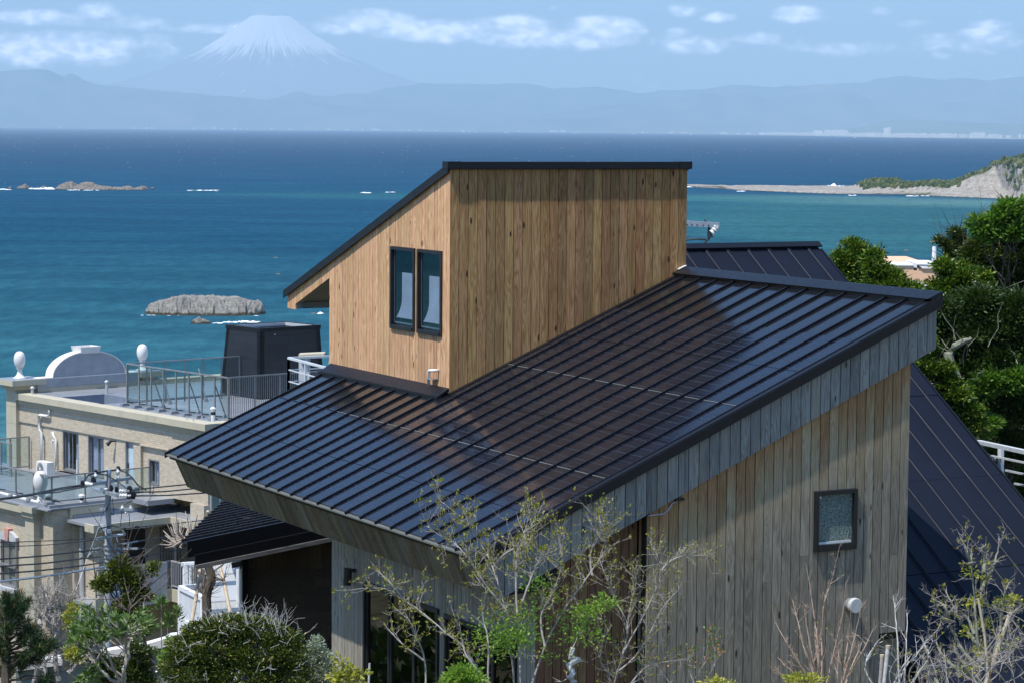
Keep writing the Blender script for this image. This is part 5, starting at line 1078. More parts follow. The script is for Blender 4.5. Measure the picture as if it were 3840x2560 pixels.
rim = HM(); rim.hbox(a0+.101, a0+.13, b0+.1, b1-.1, zt_-.5, zt_-.03); rim.hbox(a1-.13, a1-.101, b0+.1, b1-.1, zt_-.5, zt_-.03); rim.hbox(a0+.13, a1-.13, b1-.13, b1-.101, zt_-.5, zt_-.03); rim.hbox(a0+.13, a1-.13, b0+.101, b0+.13, zt_-.5, zt_-.03); part('rim_lining', rim, m_gstone, bt)
part('inner_floor', HB(a0+.13, a1-.13, b0+.13, b1-.13, zt_-.52, zt_-.45), m_deck, bt)
q = HM(); q.hbox(a0-.04, a0-.001, b0+.72, b0+.76, -8.62, -8.58); part('bolt', q, m_alul, bt)
# air conditioner on the lower terrace
ac_ = thing('air_conditioner', 'white air conditioner outdoor unit standing on the lower hotel terrace by the wall', 'air conditioner', tuple(hp(10.33, -.9, -14.3)))
A0, A1, B0 = 9.98, 10.82, -1.05
part('casing', HB(A0, A1, B0, B0+.34, -14.24, -13.66), m_white, ac_)
m_ = M(); cc = (A0+.52); 
def disc(m_, a, z, r0, b0_, b1_, n=20): m_.prism([hp(a+r0*math.cos(t), b0_, z+r0*math.sin(t)) for t in np.linspace(0, 2*math.pi, n, endpoint=False)], hB*(b1_-b0_)); return m_
part('fan_grille', disc(M(), cc, -13.95, .245, B0-.012, B0-.001), m_alu, ac_); part('fan_hub', disc(M(), cc, -13.95, .06, B0-.03, B0-.013), m_white, ac_)
for i in range(7):
    t = i*math.pi/7+.2; m_ = M(); m_.bar(hp(cc+.24*math.cos(t), B0-.02, -13.95+.24*math.sin(t)), hp(cc-.24*math.cos(t), B0-.02, -13.95-.24*math.sin(t)), .008); part('grille_wire', m_, m_alul, ac_)
for i in range(9): part('side_louvre', HB(A1+.001, A1+.012, B0+.04, B0+.30, -14.20+i*.058, -14.175+i*.058), m_alu, ac_)
for a in (A0+.1, A1-.2): part('foot', HB(a, a+.12, B0-.05, B0+.39, -14.3, -14.241), m_wpaint, ac_)
# white air duct post and box on the lower terrace by the door
o = thing('standpipe', 'thin white standpipe on the lower terrace between the sliding windows', 'pipe', tuple(hp(7.0, -2.2, -14.3))); q = h_b(*c4_(648, 1285), -1.4)
m_ = M(); m_.tube([hp(q[0], -1.4, -14.3), hp(q[0], -1.4, -13.2)], .03, 8); part('pipe', m_, m_white, o)
for (px, py, lab) in ((398, 1545, 'short black-collared vent pipe beside the near egg finial'), (688, 1550, 'black-collared vent pipe behind the utility pole on the terrace parapet')):
    a_, b_, _ = h_z(*c4_(px, py), -14.42); o = thing('vent_pipe', lab, 'vent pipe', tuple(hp(a_, b_, -14.45))); m_ = M(); m_.lathe([(.08, 0), (.08, .22)], hp(a_, b_, -14.45), 12); part('pipe', m_, m_white, o); m_ = M(); m_.lathe([(.075, .221), (.075, .32)], hp(a_, b_, -14.45), 12); part('collar', m_, m_blk, o); m_ = M(); m_.lathe([(.12, .321), (.13, .40), (.09, .45), (.01, .46)], hp(a_, b_, -14.45), 14); part('cap', m_, m_white, o)
# white pipe rail at the picture edge
o = thing('white_pipe_rail', 'white pipe running down along the terrace edge towards the near egg finial', 'pipe', tuple(hp(6, -4.75, -14.5))); p0 = h_b(*c4_(330, 1528), -4.7); p1 = h_b(*c4_(-60, 1432), -4.7); m_ = M(); m_.tube([hp(*p0[:1], -4.7, p0[2]), hp(p1[0], -4.7, p1[2])], .055, 10); part('pipe', m_, m_white, o)
# ================================================================ porch with the ribbed black roof, left of the house
porch = thing('porch_building', 'dark timber porch with ribbed black metal roof under the left eave', 'porch', (17.5, 40.5, -10.5))
SP = .12
PK = .9825
def Pz(v): return -7.082*PK+(v-15.126*PK)*SP
poly = [(v*PK, u*PK) for v, u in [(15.126, 40.0), (16.88, 42.58), (18.9, 45.4), (21.6, 49.2), (21.6, 40.0)]]
m_ = M(); m_.prism([(v, u, Pz(v)-.06) for v, u in poly], (0, 0, .05)); pr_roof = part('roof', m_, m_trim, porch)
m_rib = plain('ribbed_roof_metal', (.020, .024, .030), .28, metal=0.0, spec=.8)
u = 40.02*PK; i = 0
while u < 47.6:
    ve = float(np.interp(u/PK, [40.0, 42.58, 45.4, 49.2], [15.126, 16.88, 18.9, 21.4])*PK)
    m_ = M(); m_.prism([(ve, u, Pz(ve)-.008), (ve, u+.17, Pz(ve)-.008), (ve, u+.17, Pz(ve)+.004), (ve, u, Pz(ve)+.004)], (21.2-ve, 0, (21.2-ve)*SP)); part('roof_pan', m_, m_rib, pr_roof)
    m_ = M(); m_.prism([(ve-.02, u+.171, Pz(ve)-.01), (ve-.02, u+.199, Pz(ve)-.01), (ve-.02, u+.199, Pz(ve)+.045), (ve-.02, u+.171, Pz(ve)+.045)], (21.2-ve, 0, (21.2-ve)*SP)); part('roof_rib', m_, m_steel if False else m_rib, pr_roof)
    m_ = M(); m_.prism([(ve-.02, u+.171, Pz(ve)+.0455), (ve-.02, u+.178, Pz(ve)+.0455), (ve-.02, u+.178, Pz(ve)+.050), (ve-.02, u+.171, Pz(ve)+.050)], (21.2-ve, 0, (21.2-ve)*SP)); part('rib_edge', m_, m_edge, pr_roof)
    u += .2; i += 1
def vband(y0, y1, ha_, hb_, mt, nm, va=15.126): va *= PK; y0 *= PK; y1 *= PK; m_ = M(); m_.prism([(va, y0, Pz(va)+ha_), (21.0, y0, Pz(21.0)+ha_), (21.0, y0, Pz(21.0)+hb_), (va, y0, Pz(va)+hb_)], (0, y1-y0, 0)); return part(nm, m_, mt, porch)
vband(39.955, 39.998, -.23, .045, m_trimb, 'verge_band'); m_wornw = wood('worn_fascia', (.10, .10, .10), (.22, .22, .22), (.05, .05, .05), axis='x', randv=.1)
vband(39.90, 39.954, -.42, -.20, m_trim, 'verge_board', 15.25); vband(39.87, 39.90, -.44, -.37, m_wornw, 'verge_batten', 15.25)
m_ = M(); m_.prism([(v, u, Pz(v)-.30) for v, u in [(v*PK, u*PK) for v, u in [(15.3, 40.0), (16.95, 42.4), (18.9, 45.1), (21.5, 48.8), (21.5, 40.0)]]], (0, 0, .22)); part('soffit', m_, m_trim, porch)
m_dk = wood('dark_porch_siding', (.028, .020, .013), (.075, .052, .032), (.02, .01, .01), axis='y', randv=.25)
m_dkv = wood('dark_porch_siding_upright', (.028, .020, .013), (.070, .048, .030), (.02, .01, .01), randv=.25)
wP = V(16.3, 40.2, 0); wE = V(.882, -.471, 0); wN = V(-.471, -.882, 0)       # wall line and the side it faces
def on_w(px, py, off=0.0): return on(px, py, wN, float(wN@wP)+off)
WL = 1.75; ztr = float(on_w(1100, 2132)[2])
def wpr(a, b_, z0_, z1_, o0, o1, o2=None):                          # a piece of the wall between a and b along it
    p0, p1 = wP+wE*a, wP+wE*b_; o2 = o1 if o2 is None else o2
    return M().prism([p0+wN*o0+V(0, 0, z0_), p0+wN*o1+V(0, 0, z0_), p0+wN*o2+V(0, 0, z1_), p0+wN*o0+V(0, 0, z1_)], p1-p0)
wl_ = part('porch_wall', wpr(-.06, WL+2, -11.5, -6.75, -.12, -.02), m_back, porch)
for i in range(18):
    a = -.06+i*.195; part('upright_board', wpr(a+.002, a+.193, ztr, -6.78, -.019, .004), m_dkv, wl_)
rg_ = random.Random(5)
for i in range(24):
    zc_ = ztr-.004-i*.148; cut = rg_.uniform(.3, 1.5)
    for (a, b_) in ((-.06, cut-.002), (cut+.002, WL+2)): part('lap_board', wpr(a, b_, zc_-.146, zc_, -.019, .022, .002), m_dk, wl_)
part('side_board', wpr(-.11, -.062, -11.5, -6.9, -.5, .03), m_trim, porch)
pA = on_w(916, 2065, .12); m_ = M(); m_.box(pA[0]-.05, pA[0]+.05, pA[1]-.05, pA[1]+.05, -11.5, -7.15); part('post', m_, m_trim, porch)
# gutter bracket and downpipe on it
ga = on_w(870, 2118, .2); gb_ = on_w(905, 2110, .2); m_ = M(); m_.bar(ga, gb_, .10, .09); part('gutter', m_, m_blk, porch)
gp = on_w(903, 2200, .18); m_ = M(); m_.tube([V(gp[0], gp[1], ga[2]-.06), V(gp[0], gp[1], -11.5)], .03, 8); part('downpipe', m_, m_white, porch)

# ================================================================ white house glimpsed under the porch roof
def ground_below(p): return V(p[0], p[1], gz(p)-.1)
K = lambda x, y: (640+x*.34447, 1860+y*.34447)
def dp(px, py, d): return ray(px, py)*d
wh_ = thing('white_house', 'bright white gabled house glimpsed between the bare tree and the dark porch', 'house', tuple(dp(*K(570, 1900), 62)))
m_snow = plain('bright_white_siding', (.80, .81, .82), .7, var=.05, scale=1.5)
bk = fw*0+V(eF[0], eF[1], 0)*4
m_ = M(); m_.prism([dp(*K(x, y), 62) for x, y in ((375, 655), (610, 622), (700, 760), (765, 800), (765, 3750), (375, 3750))], bk); part('gable_wall', m_, m_snow, wh_)
m_ = M(); m_.prism([dp(*K(x, y), 61.8) for x, y in ((600, 615), (770, 600), (765, 695), (668, 712))], bk); part('roof', m_, m_trimb, wh_)
m_ = M(); m_.prism([dp(*K(x, y), 61.7) for x, y in ((585, 615), (612, 615), (700, 775), (680, 790))], bk*.1); part('verge_trim', m_, m_snow, wh_)
for y in (845, 1140): m_ = M(); m_.bar(dp(*K(380, y+15), 61.9), dp(*K(760, y-15), 61.9), .03, .04); part('trim_band', m_, m_gstone, wh_)
m_ = M(); m_.tube([dp(*K(735, 790), 61.6), dp(*K(735, 1200), 61.6)], .05, 8); part('downpipe', m_, m_white, wh_)
wr = thing('white_balcony_railing', 'white slatted balcony railing left of the bare tree trunk, in front of the white house', 'railing', tuple(dp(*K(220, 1400), 60)))
P0, P1 = dp(*K(110, 990), 60), dp(*K(355, 1110), 58.6); B0_, B1_ = dp(*K(110, 1375), 60), dp(*K(355, 1420), 58.6)
m_ = M(); m_.bar(P0, P1, .12, .10); part('top_rail', m_, m_snow, wr); m_ = M(); m_.bar(B0_, B1_, .12, .16); part('bottom_rail', m_, m_snow, wr)
for i in range(19):
    t = i/18; m_ = M(); m_.bar(P0+(P1-P0)*t, B0_+(B1_-B0_)*t, .045 if i % 18 else .11, .045 if i % 18 else .11, upv=(1, 0, 0)); part('slat', m_, m_snow, wr)
P2 = dp(*K(370, 965), 63); m_ = M(); m_.bar(P0, P2, .12, .10); part('top_rail', m_, m_snow, wr)
m_ = M(); m_.prism([dp(*K(110, 1380), 60), dp(*K(360, 1425), 58.6), dp(*K(360, 1520), 58.6), dp(*K(200, 1440), 60)], bk*.4); part('floor_edge', m_, m_snow, wr)
for p_ in (dp(*K(118, 1390), 60.2), dp(*K(352, 1440), 59.0)): m_ = M(); m_.bar(p_, ground_below(p_), .14, .14, upv=(1, 0, 0)); part('post', m_, m_snow, wr)
hr = thing('white_handrail', 'tall white handrail frame above the slatted railing', 'railing', tuple(dp(*K(220, 1000), 64)))
m_ = M(); m_.bar(dp(*K(115, 733), 64), dp(*K(345, 718), 64), .09, .07); part('top_rail', m_, m_snow, hr)
for x, w_ in ((158, .10), (210, .05)): m_ = M(); m_.bar(dp(*K(x, 735), 64), dp(*K(x+2, 985), 64), w_, w_, upv=(1, 0, 0)); part('post', m_, m_snow, hr)
m_ = M(); m_.bar(dp(*K(115, 755), 64.05), dp(*K(345, 745), 64.05), .04, .04); part('rail', m_, m_snow, hr)

# ================================================================ utility pole and its cables
m_conc = plain('concrete_pole', (.36, .38, .40), .8, var=.15, scale=6); m_porc = plain('white_porcelain', (.80, .80, .78), .25); m_cab = plain('black_cable', (.012, .013, .016), .5); m_galv = plain('galvanised_arm', (.40, .45, .50), .45, metal=.5, scale=12)
PD = 75.0; up_o = thing('utility_pole', 'concrete utility pole crowded with crossarms and insulators in front of the hotel', 'utility pole', tuple(dp(404, 2700, PD)))
m_ = M(); m_.tube([dp(406, 1764, PD), dp(404, 2300, PD), dp(402, 2700, PD)], [.085, .115, .135], 14); part('pole', m_, m_conc, up_o); m_ = M(); m_.tube([dp(406, 1758, PD), dp(406, 1775, PD)], .095, 14); part('pole_cap', m_, plain('grey_cap', (.42, .48, .55), .5), up_o)
def arm(p, q, d0=0, d1=0, w_=.07, nm='crossarm', mt=None): m_ = M(); m_.bar(dp(*p, PD+d0), dp(*q, PD+d1), w_, w_); return part(nm, m_, mt or m_galv, up_o)
arm(c4_(705, 1388), c4_(1100, 1322), -.9, .9, .09); arm(c4_(785, 1418), c4_(985, 1468), .7, -.9, .10); arm(rD(285, 182), rD(770, 187), .3, -.5, .075); arm(rD(240, 608), rD(640, 535), -.8, .7, .075); arm(rD(300, 430), rD(430, 500), .7, -.4, .10)
arm(rD(490, 755), rD(830, 745), .2, -.2, .06); arm(rD(420, 915), rD(590, 790), 0, .3, .08, 'brace'); arm(rD(460, 250), rD(530, 210), 0, .2, .07, 'brace'); arm(rD(560, 690), rD(830, 640), 0, .2, .04)
for y in (700, 760, 830, 880, 940, 975): m_ = M(); p_ = dp(*rD(405, y), PD); m_.tube([p_, p_+V(0, 0, .035)], .135, 14); part('pole_band', m_, m_galv, up_o)
def insul(px, py, ax=(0, 0, 1), L=.26, r=.055, d=0, n=4, mt=None):
    c = dp(px, py, PD+d); ax = V(*ax); ax /= np.linalg.norm(ax); m_ = M(); path = []; rad_ = []
    for i in range(n*4+1): path.append(c+ax*L*(i/(n*4)-.5)); rad_.append(r*(1 if i % 4 in (1, 2) else .6))
    m_.tube(path, rad_, 12); return part('insulator', m_, mt or m_porc, up_o)
insul(*c4_(803, 1322), d=-.4, n=2, L=.34, r=.07); insul(*c4_(990, 1290), d=.3, n=2, L=.34, r=.07); insul(*c4_(735, 1377), tuple(R2), .30, .085, -.8, 1); insul(*c4_(1050, 1432), tuple(R2), .34, .06, -.2, 4); insul(*c4_(1052, 1470), tuple(R2), .34, .06, -.9, 4); insul(*c4_(872, 1416), tuple(R2), .22, .045, -.2, 4)
for x, y in ((608, 155), (727, 158)): insul(*rD(x, y), (0, 0, 1), .12, .05, -.3, 1)
insul(*rD(682, 240), tuple(R2-U2*.6), .16, .05, -.3, 2); insul(*rD(505, 715), (0, 0, 1), .2, .04, 0, 3, m_galv); insul(*rD(690, 720), (0, 0, 1), .2, .04, -.2, 3, m_galv)
for x, y, s_, d in ((803, 1285, .10, -.4), (990, 1255, .10, .3), (690, 1375, .10, -.9), (780, 1345, .11, -.5), (1085, 1425, .12, -.2), (1115, 1465, .12, -.8), (1080, 1470, .10, -.9), (930, 1410, .09, -.2), (975, 1420, .08, 0)):
    c = dp(*c4_(x, y), PD+d); m_ = M(); m_.tube([c-V(.0, 0, s_), c+V(.03, .02, 0), c+V(0, 0, s_)], [s_*.5, s_*.8, s_*.5], 7); part('cable_clamp', m_, m_cab, up_o)
for x, y in ((60, 630), (130, 620), (30, 790), (110, 775), (40, 885), (150, 850), (590, 620), (900, 450), (790, 435), (880, 745), (900, 858), (580, 460), (620, 835), (560, 790), (480, 1005)):
    c = dp(*rD(x+ (40 if x > 400 else 0), y), PD-.1); m_ = M(); m_.tube([c-R2*.09, c, c+R2*.09], [.02, .035, .02], 7); part('cable_clamp', m_, m_cab, up_o)
m_ = M(); m_.tube([dp(*c4_(690, 1375), PD-.9), dp(*c4_(740, 1300), PD-.6), dp(*c4_(800, 1280), PD-.4), dp(*c4_(900, 1262), PD-.1), dp(*c4_(985, 1252), PD+.3), dp(*c4_(1060, 1275), PD+.2), dp(*c4_(1110, 1320), PD), dp(*c4_(1160, 1385), PD), dp(*c4_(1230, 1425), PD)], .022, 6); part('jumper_cable', m_, m_cab, up_o)
m_ = M(); m_.tube([dp(*c4_(810, 1285), PD-.4), dp(*c4_(900, 1300), PD-.2), dp(*c4_(985, 1350), PD-.2), dp(*c4_(1060, 1410), PD-.3), dp(*c4_(1090, 1425), PD-.3)], .018, 6); part('jumper_cable', m_, m_cab, up_o)
m_ = M(); m_.tube([dp(*rD(240, 520), PD-.6), dp(*rD(290, 460), PD-.5), dp(*rD(360, 440), PD-.3), dp(*rD(470, 420), PD), dp(*rD(560, 440), PD)], .02, 6); part('jumper_cable', m_, m_cab, up_o)
m_ = M(); m_.tube([dp(*rD(150, 720), PD-.3), dp(*rD(205, 760), PD-.3), dp(*rD(270, 735), PD-.2), dp(*rD(330, 740), PD), dp(*rD(350, 790), PD)], .02, 6); part('tie_wire', m_, m_galv, up_o)
m_ = M(); m_.tube([dp(*rD(235, 800), PD-.3), dp(*rD(205, 765), PD-.3), dp(*rD(110, 860), PD-.5)], .018, 6); part('tie_wire', m_, m_galv, up_o)
m_ = M(); m_.tube([dp(*rD(600, 480), PD), dp(*rD(640, 520), PD), dp(*rD(630, 550), PD), dp(*rD(540, 545), PD), dp(*rD(525, 600), PD), dp(*rD(548, 670), PD)], .015, 6); part('tie_wire', m_, m_galv, up_o)
for (x0, y0, x1, y1) in ((598, 205, 575, 440), (708, 265, 706, 420), (465, 20, 478, 260), (400, 150, 330, 240), (440, 10, 380, 200)): m_ = M(); m_.tube([dp(*rD(x0, y0), PD-.2), dp(*rD((x0+x1)/2+4, (y0+y1)/2), PD-.15), dp(*rD(x1, y1), PD-.1)], .010, 5); part('drop_wire', m_, m_cab, up_o)
m_blue = plain('pole_tarp_blue', (.22, .32, .45), .7); m_ = M(); m_.prism([dp(*rD(462, 1370), PD-.2), dp(*rD(570, 1360), PD-.2), dp(*rD(550, 1480), PD-.2), dp(*rD(470, 1480), PD-.2)], bk*.02); part('guard_sheet', m_, m_blue, up_o)
def cable(label, pts, d0, d1, r, mt=m_cab, group='power cables at the utility pole'):
    n = len(pts); P_ = [dp(x, y, d0+(d1-d0)*i/(n-1)) for i, (x, y) in enumerate(pts)]
    # smooth the run
    Q = []
    for i in range(n-1):
        for k in range(6):
            t = k/6; p_1 = P_[max(i-1, 0)]; p0, p1 = P_[i], P_[i+1]; p2 = P_[min(i+2, n-1)]
            Q.append(.5*((2*p0)+(-p_1+p1)*t+(2*p_1-5*p0+4*p1-p2)*t*t+(-p_1+3*p0-3*p1+p2)*t**3))
    Q.append(P_[-1]); m_ = M(); m_.tube(Q, r, 5); return solo('power_cable', m_, mt, label, 'cable', group)
cable('uppermost black cable crossing the near egg finial, left of the utility pole', [c4_(-60, 1505), c4_(250, 1460), c4_(500, 1408), c4_(690, 1380)], 60, PD-.9, .022)
cable('black cable second from the top, close under the uppermost one', [c4_(-60, 1510), c4_(200, 1478), c4_(450, 1430), c4_(700, 1388)], 60.5, PD-.9, .020)
cable('sagging black cable third from the top, across the egg finial pedestal', [c4_(-60, 1515), c4_(300, 1458), c4_(480, 1442), c4_(560, 1425), c4_(730, 1395)], 61, PD-.8, .020)
for i, (pl_, pm, pr_2, r, lab, mt_) in enumerate([((-60, 678), (700, 650), (1420, 610), .012, 'thin cable just below the arched window hood, topmost of the lower six', m_cab), ((-60, 740), (700, 710), (1190, 660), .012, 'thin cable second of the lower six crossing the stone pillar', m_cab), ((-60, 925), (650, 870), (1200, 803), .022, 'black cable third of the lower six, in front of the tall sash window', m_cab),
        ((-60, 1030), (650, 980), (1200, 913), .022, 'black cable fourth of the lower six, over the window transom', m_cab), ((-60, 1138), (700, 1075), (1420, 985), .022, 'black cable fifth of the lower six, ending beside the drain pipe', m_cab), ((-60, 1255), (700, 1165), (1480, 1040), .032, 'thick grey cable lowest of the six on the left of the utility pole', m_galv)]):
    cable(lab, [rE(*pl_), rE(*pm), rE(*pr_2), (rE(*pr_2)[0]+ (400-rE(*pr_2)[0])*.7, rE(*pr_2)[1]-6)], 64, PD-.2, r, mt_)
for (pts, r, lab) in (([c4_(1100, 1424), c4_(1280, 1405), c4_(1540, 1380), c4_(2000, 1340)], .022, 'top black cable right of the utility pole, vanishing behind the solar roof eave'), ([c4_(1130, 1442), c4_(1380, 1436), c4_(1600, 1415), c4_(2000, 1385)], .022, 'middle black cable right of the utility pole top'), ([c4_(1140, 1472), c4_(1400, 1468), c4_(1690, 1450), c4_(2000, 1430)], .022, 'lowest of three black cables right of the utility pole top'),
        ([rD(620, 470), rD(900, 430), rD(1380, 385), rD(1900, 320)], .018, 'cable level with the slab roof edge, right of the utility pole'), ([rD(560, 692), rD(840, 640), rD(1100, 600), rD(1440, 545), rD(1900, 470)], .022, 'cable in front of the shaded window grille, right of the pole'), ([rD(640, 770), rD(940, 735), rD(1480, 650), rD(2000, 560)], .022, 'cable running to the tuft of bare shoots, second lowest on the right'), ([rD(690, 885), rD(920, 845), rD(1530, 742), rD(2100, 640)], .022, 'lowest cable right of the pole, running under the ribbed porch roof')):
    cable(lab, pts, PD-.2, 82, r)
cable('pale guy wire slanting from the utility pole down to the left', [rD(372, 60), rD(250, 490), rD(110, 870), rD(-80, 1400)], PD-.1, PD-2, .011, m_alu, group=None)
cable('thin curved service wire above the slab roof', [rD(610, 140), rD(720, 70), rD(780, 0), rD(800, -60)], PD-.2, PD-1, .008); cable('thin wire looping from the crossarm up to the terrace', [rD(735, 160), rD(850, 165), rD(960, 90), rD(1030, -20), rD(1040, -60)], PD-.2, PD-1, .008)
cable('thin black cable crossing in front of the big evergreen, upper one', [(3510, 1168), (3570, 1150), (3650, 1125), (3760, 1085), (3900, 1030)], 45, 45, .008, group=None); cable('thin black cable crossing the dark evergreens, lower one', [(3600, 1232), (3700, 1214), (3800, 1195), (3900, 1175)], 45, 45, .007, group=None)

# ---- pole arm with an insulator behind the tower
ua_ = thing('pole_crossarm', 'galvanised pole crossarm with hanging white insulator jutting out behind the cedar tower', 'crossarm', tuple(dp(2600, 900, 48)))
c7_ = lambda x, y: (2500+.5697*x, 560+.5697*y)
m_ = M(); m_.bar(dp(*c7_(20, 483), 48), dp(*c7_(346, 500), 48), .10, .10); part('arm', m_, m_galv, ua_)
for x in (135, 165, 200, 240, 275, 325): m_ = M(); p_ = dp(*c7_(x, 483+.052*x+6), 47.945); m_.tube([p_, p_-fw*.012], .014, 8); part('bolt', m_, m_blk, ua_)
m_ = M(); m_.tube([dp(*c7_(335, 505), 48), dp(*c7_(322, 515), 48), dp(*c7_(318, 522), 48), dp(*c7_(312, 530), 48), dp(*c7_(305, 540), 48), dp(*c7_(296, 550), 48)], [.05, .075, .05, .075, .05, .07], 12); part('insulator', m_, m_porc, ua_)
m_ = M(); m_.tube([dp(*c7_(278, 510), 48), dp(*c7_(278, 550), 48), dp(*c7_(288, 585), 48)], [.02, .035, .06], 8); part('clamp', m_, m_blk, ua_); m_ = M(); m_.tube([dp(*c7_(296, 560), 48), dp(*c7_(278, 590), 48), dp(*c7_(262, 603), 48), dp(*c7_(242, 628), 48)], .02, 6); part('jumper', m_, m_cab, ua_)
m_ = M(); m_.tube([dp(*c7_(50, 605), 48), dp(*c7_(130, 598), 48), dp(*c7_(200, 590), 48), dp(*c7_(250, 594), 48), dp(*c7_(266, 602), 48)], .018, 6); part('jumper', m_, m_cab, ua_); m_ = M(); m_.tube([dp(*c7_(248, 464), 48), dp(*c7_(268, 490), 48)], .015, 6); part('arm_pin', m_, m_blk, ua_)
m_ = M(); m_.tube([dp(2548, 820, 48.2), dp(2546, 1700, 48.2)], .13, 12); part('pole', m_, m_conc, ua_)

# ---- white steel railing left of the tower foot, and the one at the right edge
m_wst = plain('white_painted_steel', (.62, .66, .70), .5)
def steel_rail(label, P0, P1, P2, drops, hgt, r=.03):
    o = thing('steel_railing', label, 'railing', tuple((P0+P1)/2-V(0, 0, hgt)))
    for a, b_ in ((P0, P1), (P0, P2)):
        if b_ is None: continue
        m_ = M(); m_.bar(a, b_, r*2, r*1.6); part('top_rail', m_, m_wst, o)
        for d in drops: m_ = M(); m_.bar(a-V(0, 0, d), b_-V(0, 0, d), r*.8, r*.8); part('rail', m_, m_wst, o)
        for t in (0.0, .42, .98):
            p_ = a+(b_-a)*t; m_ = M(); m_.bar(p_, p_-V(0, 0, hgt), r*1.6, r*1.6, upv=(1, 0, 0)); part('post', m_, m_wst, o)
    return o
cc_ = lambda x, y: (400+.3827*x, 1160+.3827*y)
D0 = 58; P0 = ray(*cc_(1782, 474))*D0; P1 = at_x(*cc_(2190, 580), P0[0]); P2 = at_y(*cc_(2190, 458), P0[1])
steel_rail('white steel corner railing rising behind the left edge of the solar roof', P0, P1, P2, (.27, .54, .81), 13.0, .03)
# pale parapet seen through it
pa = solo('parapet_block', M().prism([dp(*cc_(1880, 440), 80), dp(*cc_(2132, 428), 80), dp(*cc_(2132, 452), 80), dp(*cc_(1880, 464), 80)], bk*.15), m_cream, 'cream parapet block between the black tower and the cedar tower', 'parapet')
pg = solo('grey_panel', M().prism([dp(*cc_(1882, 466), 80.2), dp(*cc_(1985, 462), 80.2), dp(*cc_(1985, 3600), 80.2), dp(*cc_(1882, 3600), 80.2)], bk*.1), m_gstone, 'pale grey panel below the cream parapet block, behind the white railing', 'panel')
b_f = bar_fence('bar fence far behind the white corner railing, at the foot of the cedar tower', h_b(*cc_(1990, 605), 11.0)[:1]+(11.0,), h_b(*cc_(2230, 585), 11.0)[:1]+(11.0,), -11.25, -10.3, 16, m_alu) if False else None
cR = lambda x, y: (3060+x*.42094, 1240+y*.42094)
D1 = 42; Q0 = ray(*cR(1440, 985))*D1; Q1 = ray(*cR(2000, 1105))*(D1-5.5)
o = thing('steel_railing', 'white steel stair railing at the right edge below the evergreens', 'railing', tuple((Q0+Q1)/2-V(0, 0, 1.2)))
m_ = M(); m_.bar(Q0, Q1, .09, .06); part('top_rail', m_, m_wst, o)
for (x0, y0, x1, y1, dd, w_) in ((1565, 1112, 2000, 1200, .3, .03), (1690, 1240, 2000, 1305, .5, .03), (1770, 1358, 2000, 1405, .7, .03)): m_ = M(); m_.bar(ray(*cR(x0, y0))*(D1-.5), ray(*cR(x1, y1))*(D1-4.5), w_, w_); part('rail', m_, m_wst, o)
for x, y0, y1 in ((1647, 1030, 1200),): m_ = M(); m_.bar(ray(*cR(x, y0))*(D1-1.2), ray(*cR(x-2, y1+200))*(D1-1.2), .085, .06, upv=(1, 0, 0)); part('post', m_, m_wst, o)
o = thing('steel_railing', 'farther white railing crossing behind the stair railing at the right edge', 'railing', tuple(ray(*cR(1800, 1500))*44))
m_ = M(); m_.bar(ray(*cR(1585, 1143))*45.5, ray(*cR(2000, 1115))*47, .07, .05); part('top_rail', m_, m_wst, o)
for (y0, y1) in ((1238, 1222), (1338, 1325), (1448, 1435)): m_ = M(); m_.bar(ray(*cR(1600, y0+4))*45.5, ray(*cR(2000, y1))*47, .03, .03); part('rail', m_, m_wst, o)
m_ = M(); m_.bar(ray(*cR(1676, 1140))*45.8, ray(*cR(1676, 1500))*45.8, .07, .07, upv=(1, 0, 0)); part('post', m_, m_wst, o)

# ---- peach coloured building behind the trees
cP = lambda x, y: (3060+x*.35714, 740+y*.35714)
pb = thing('peach_building', 'peach rendered building with white roof line behind the right trees', 'building', tuple(dp(*cP(900, 1500), 150)))
m_peach = plain('peach_render', (.80, .50, .32), .8, var=.05, scale=.3, dirt=(.5, .36, .27, .3)); bk2 = V(eF[0], eF[1], 0)*14
m_ = M(); m_.prism([dp(*cP(x, y), 150) for x, y in ((600, 745), (1330, 745), (1330, 5600), (600, 5600))], bk2); part('wall', m_, m_peach, pb)
m_ = M(); m_.prism([dp(*cP(x, y), 149.97) for x, y in ((590, 722), (1060, 718), (1060, 744), (590, 744))], bk2*.3); part('parapet', m_, plain('pale_pink_render', (.74, .55, .46), .8), pb)
m_ = M(); m_.prism([dp(*cP(x, y), 149.9) for x, y in ((590, 708), (1045, 708), (1045, 720), (590, 719))], bk2*.2); part('coping', m_, m_snow, pb)
m_ = M(); m_.prism([dp(*cP(x, y), 149.85) for x, y in ((1062, 698), (1300, 700), (1300, 714), (1062, 710))], bk2*.3); part('upper_rail', m_, m_snow, pb)
m_ = M(); m_.prism([dp(*cP(x, y), 149.88) for x, y in ((1075, 716), (1300, 716), (1300, 750), (1120, 750))], bk2*.3); part('upper_wall', m_, m_snow, pb)
m_ = M(); m_.prism([dp(*cP(x, y), 148.9) for x, y in ((1044, 694), (1058, 694), (1058, 740), (1044, 740))], bk2*.05); part('post', m_, m_snow, pb)
m_ = M(); m_.tube([dp(*cP(1042, 742), 149), dp(*cP(1042, 770), 149)], .10, 8); part('wall_lamp', m_, m_blk, pb)
m_ = M(); m_.prism([dp(*cP(x, y), 152) for x, y in ((1378, 580), (1425, 590), (1425, 5600), (1378, 5600))], bk2*.1); part('stair_tower', m_, m_peach, pb)
am = thing('antenna_mast', 'slender white antenna mast rising behind the peach building', 'mast', tuple(dp(*cP(1240, 760), 160)))
m_ = M(); m_.tube([dp(*cP(1240, 780), 160), dp(*cP(1243, 518), 160)], [.20, .12], 8); part('mast', m_, m_snow, am)
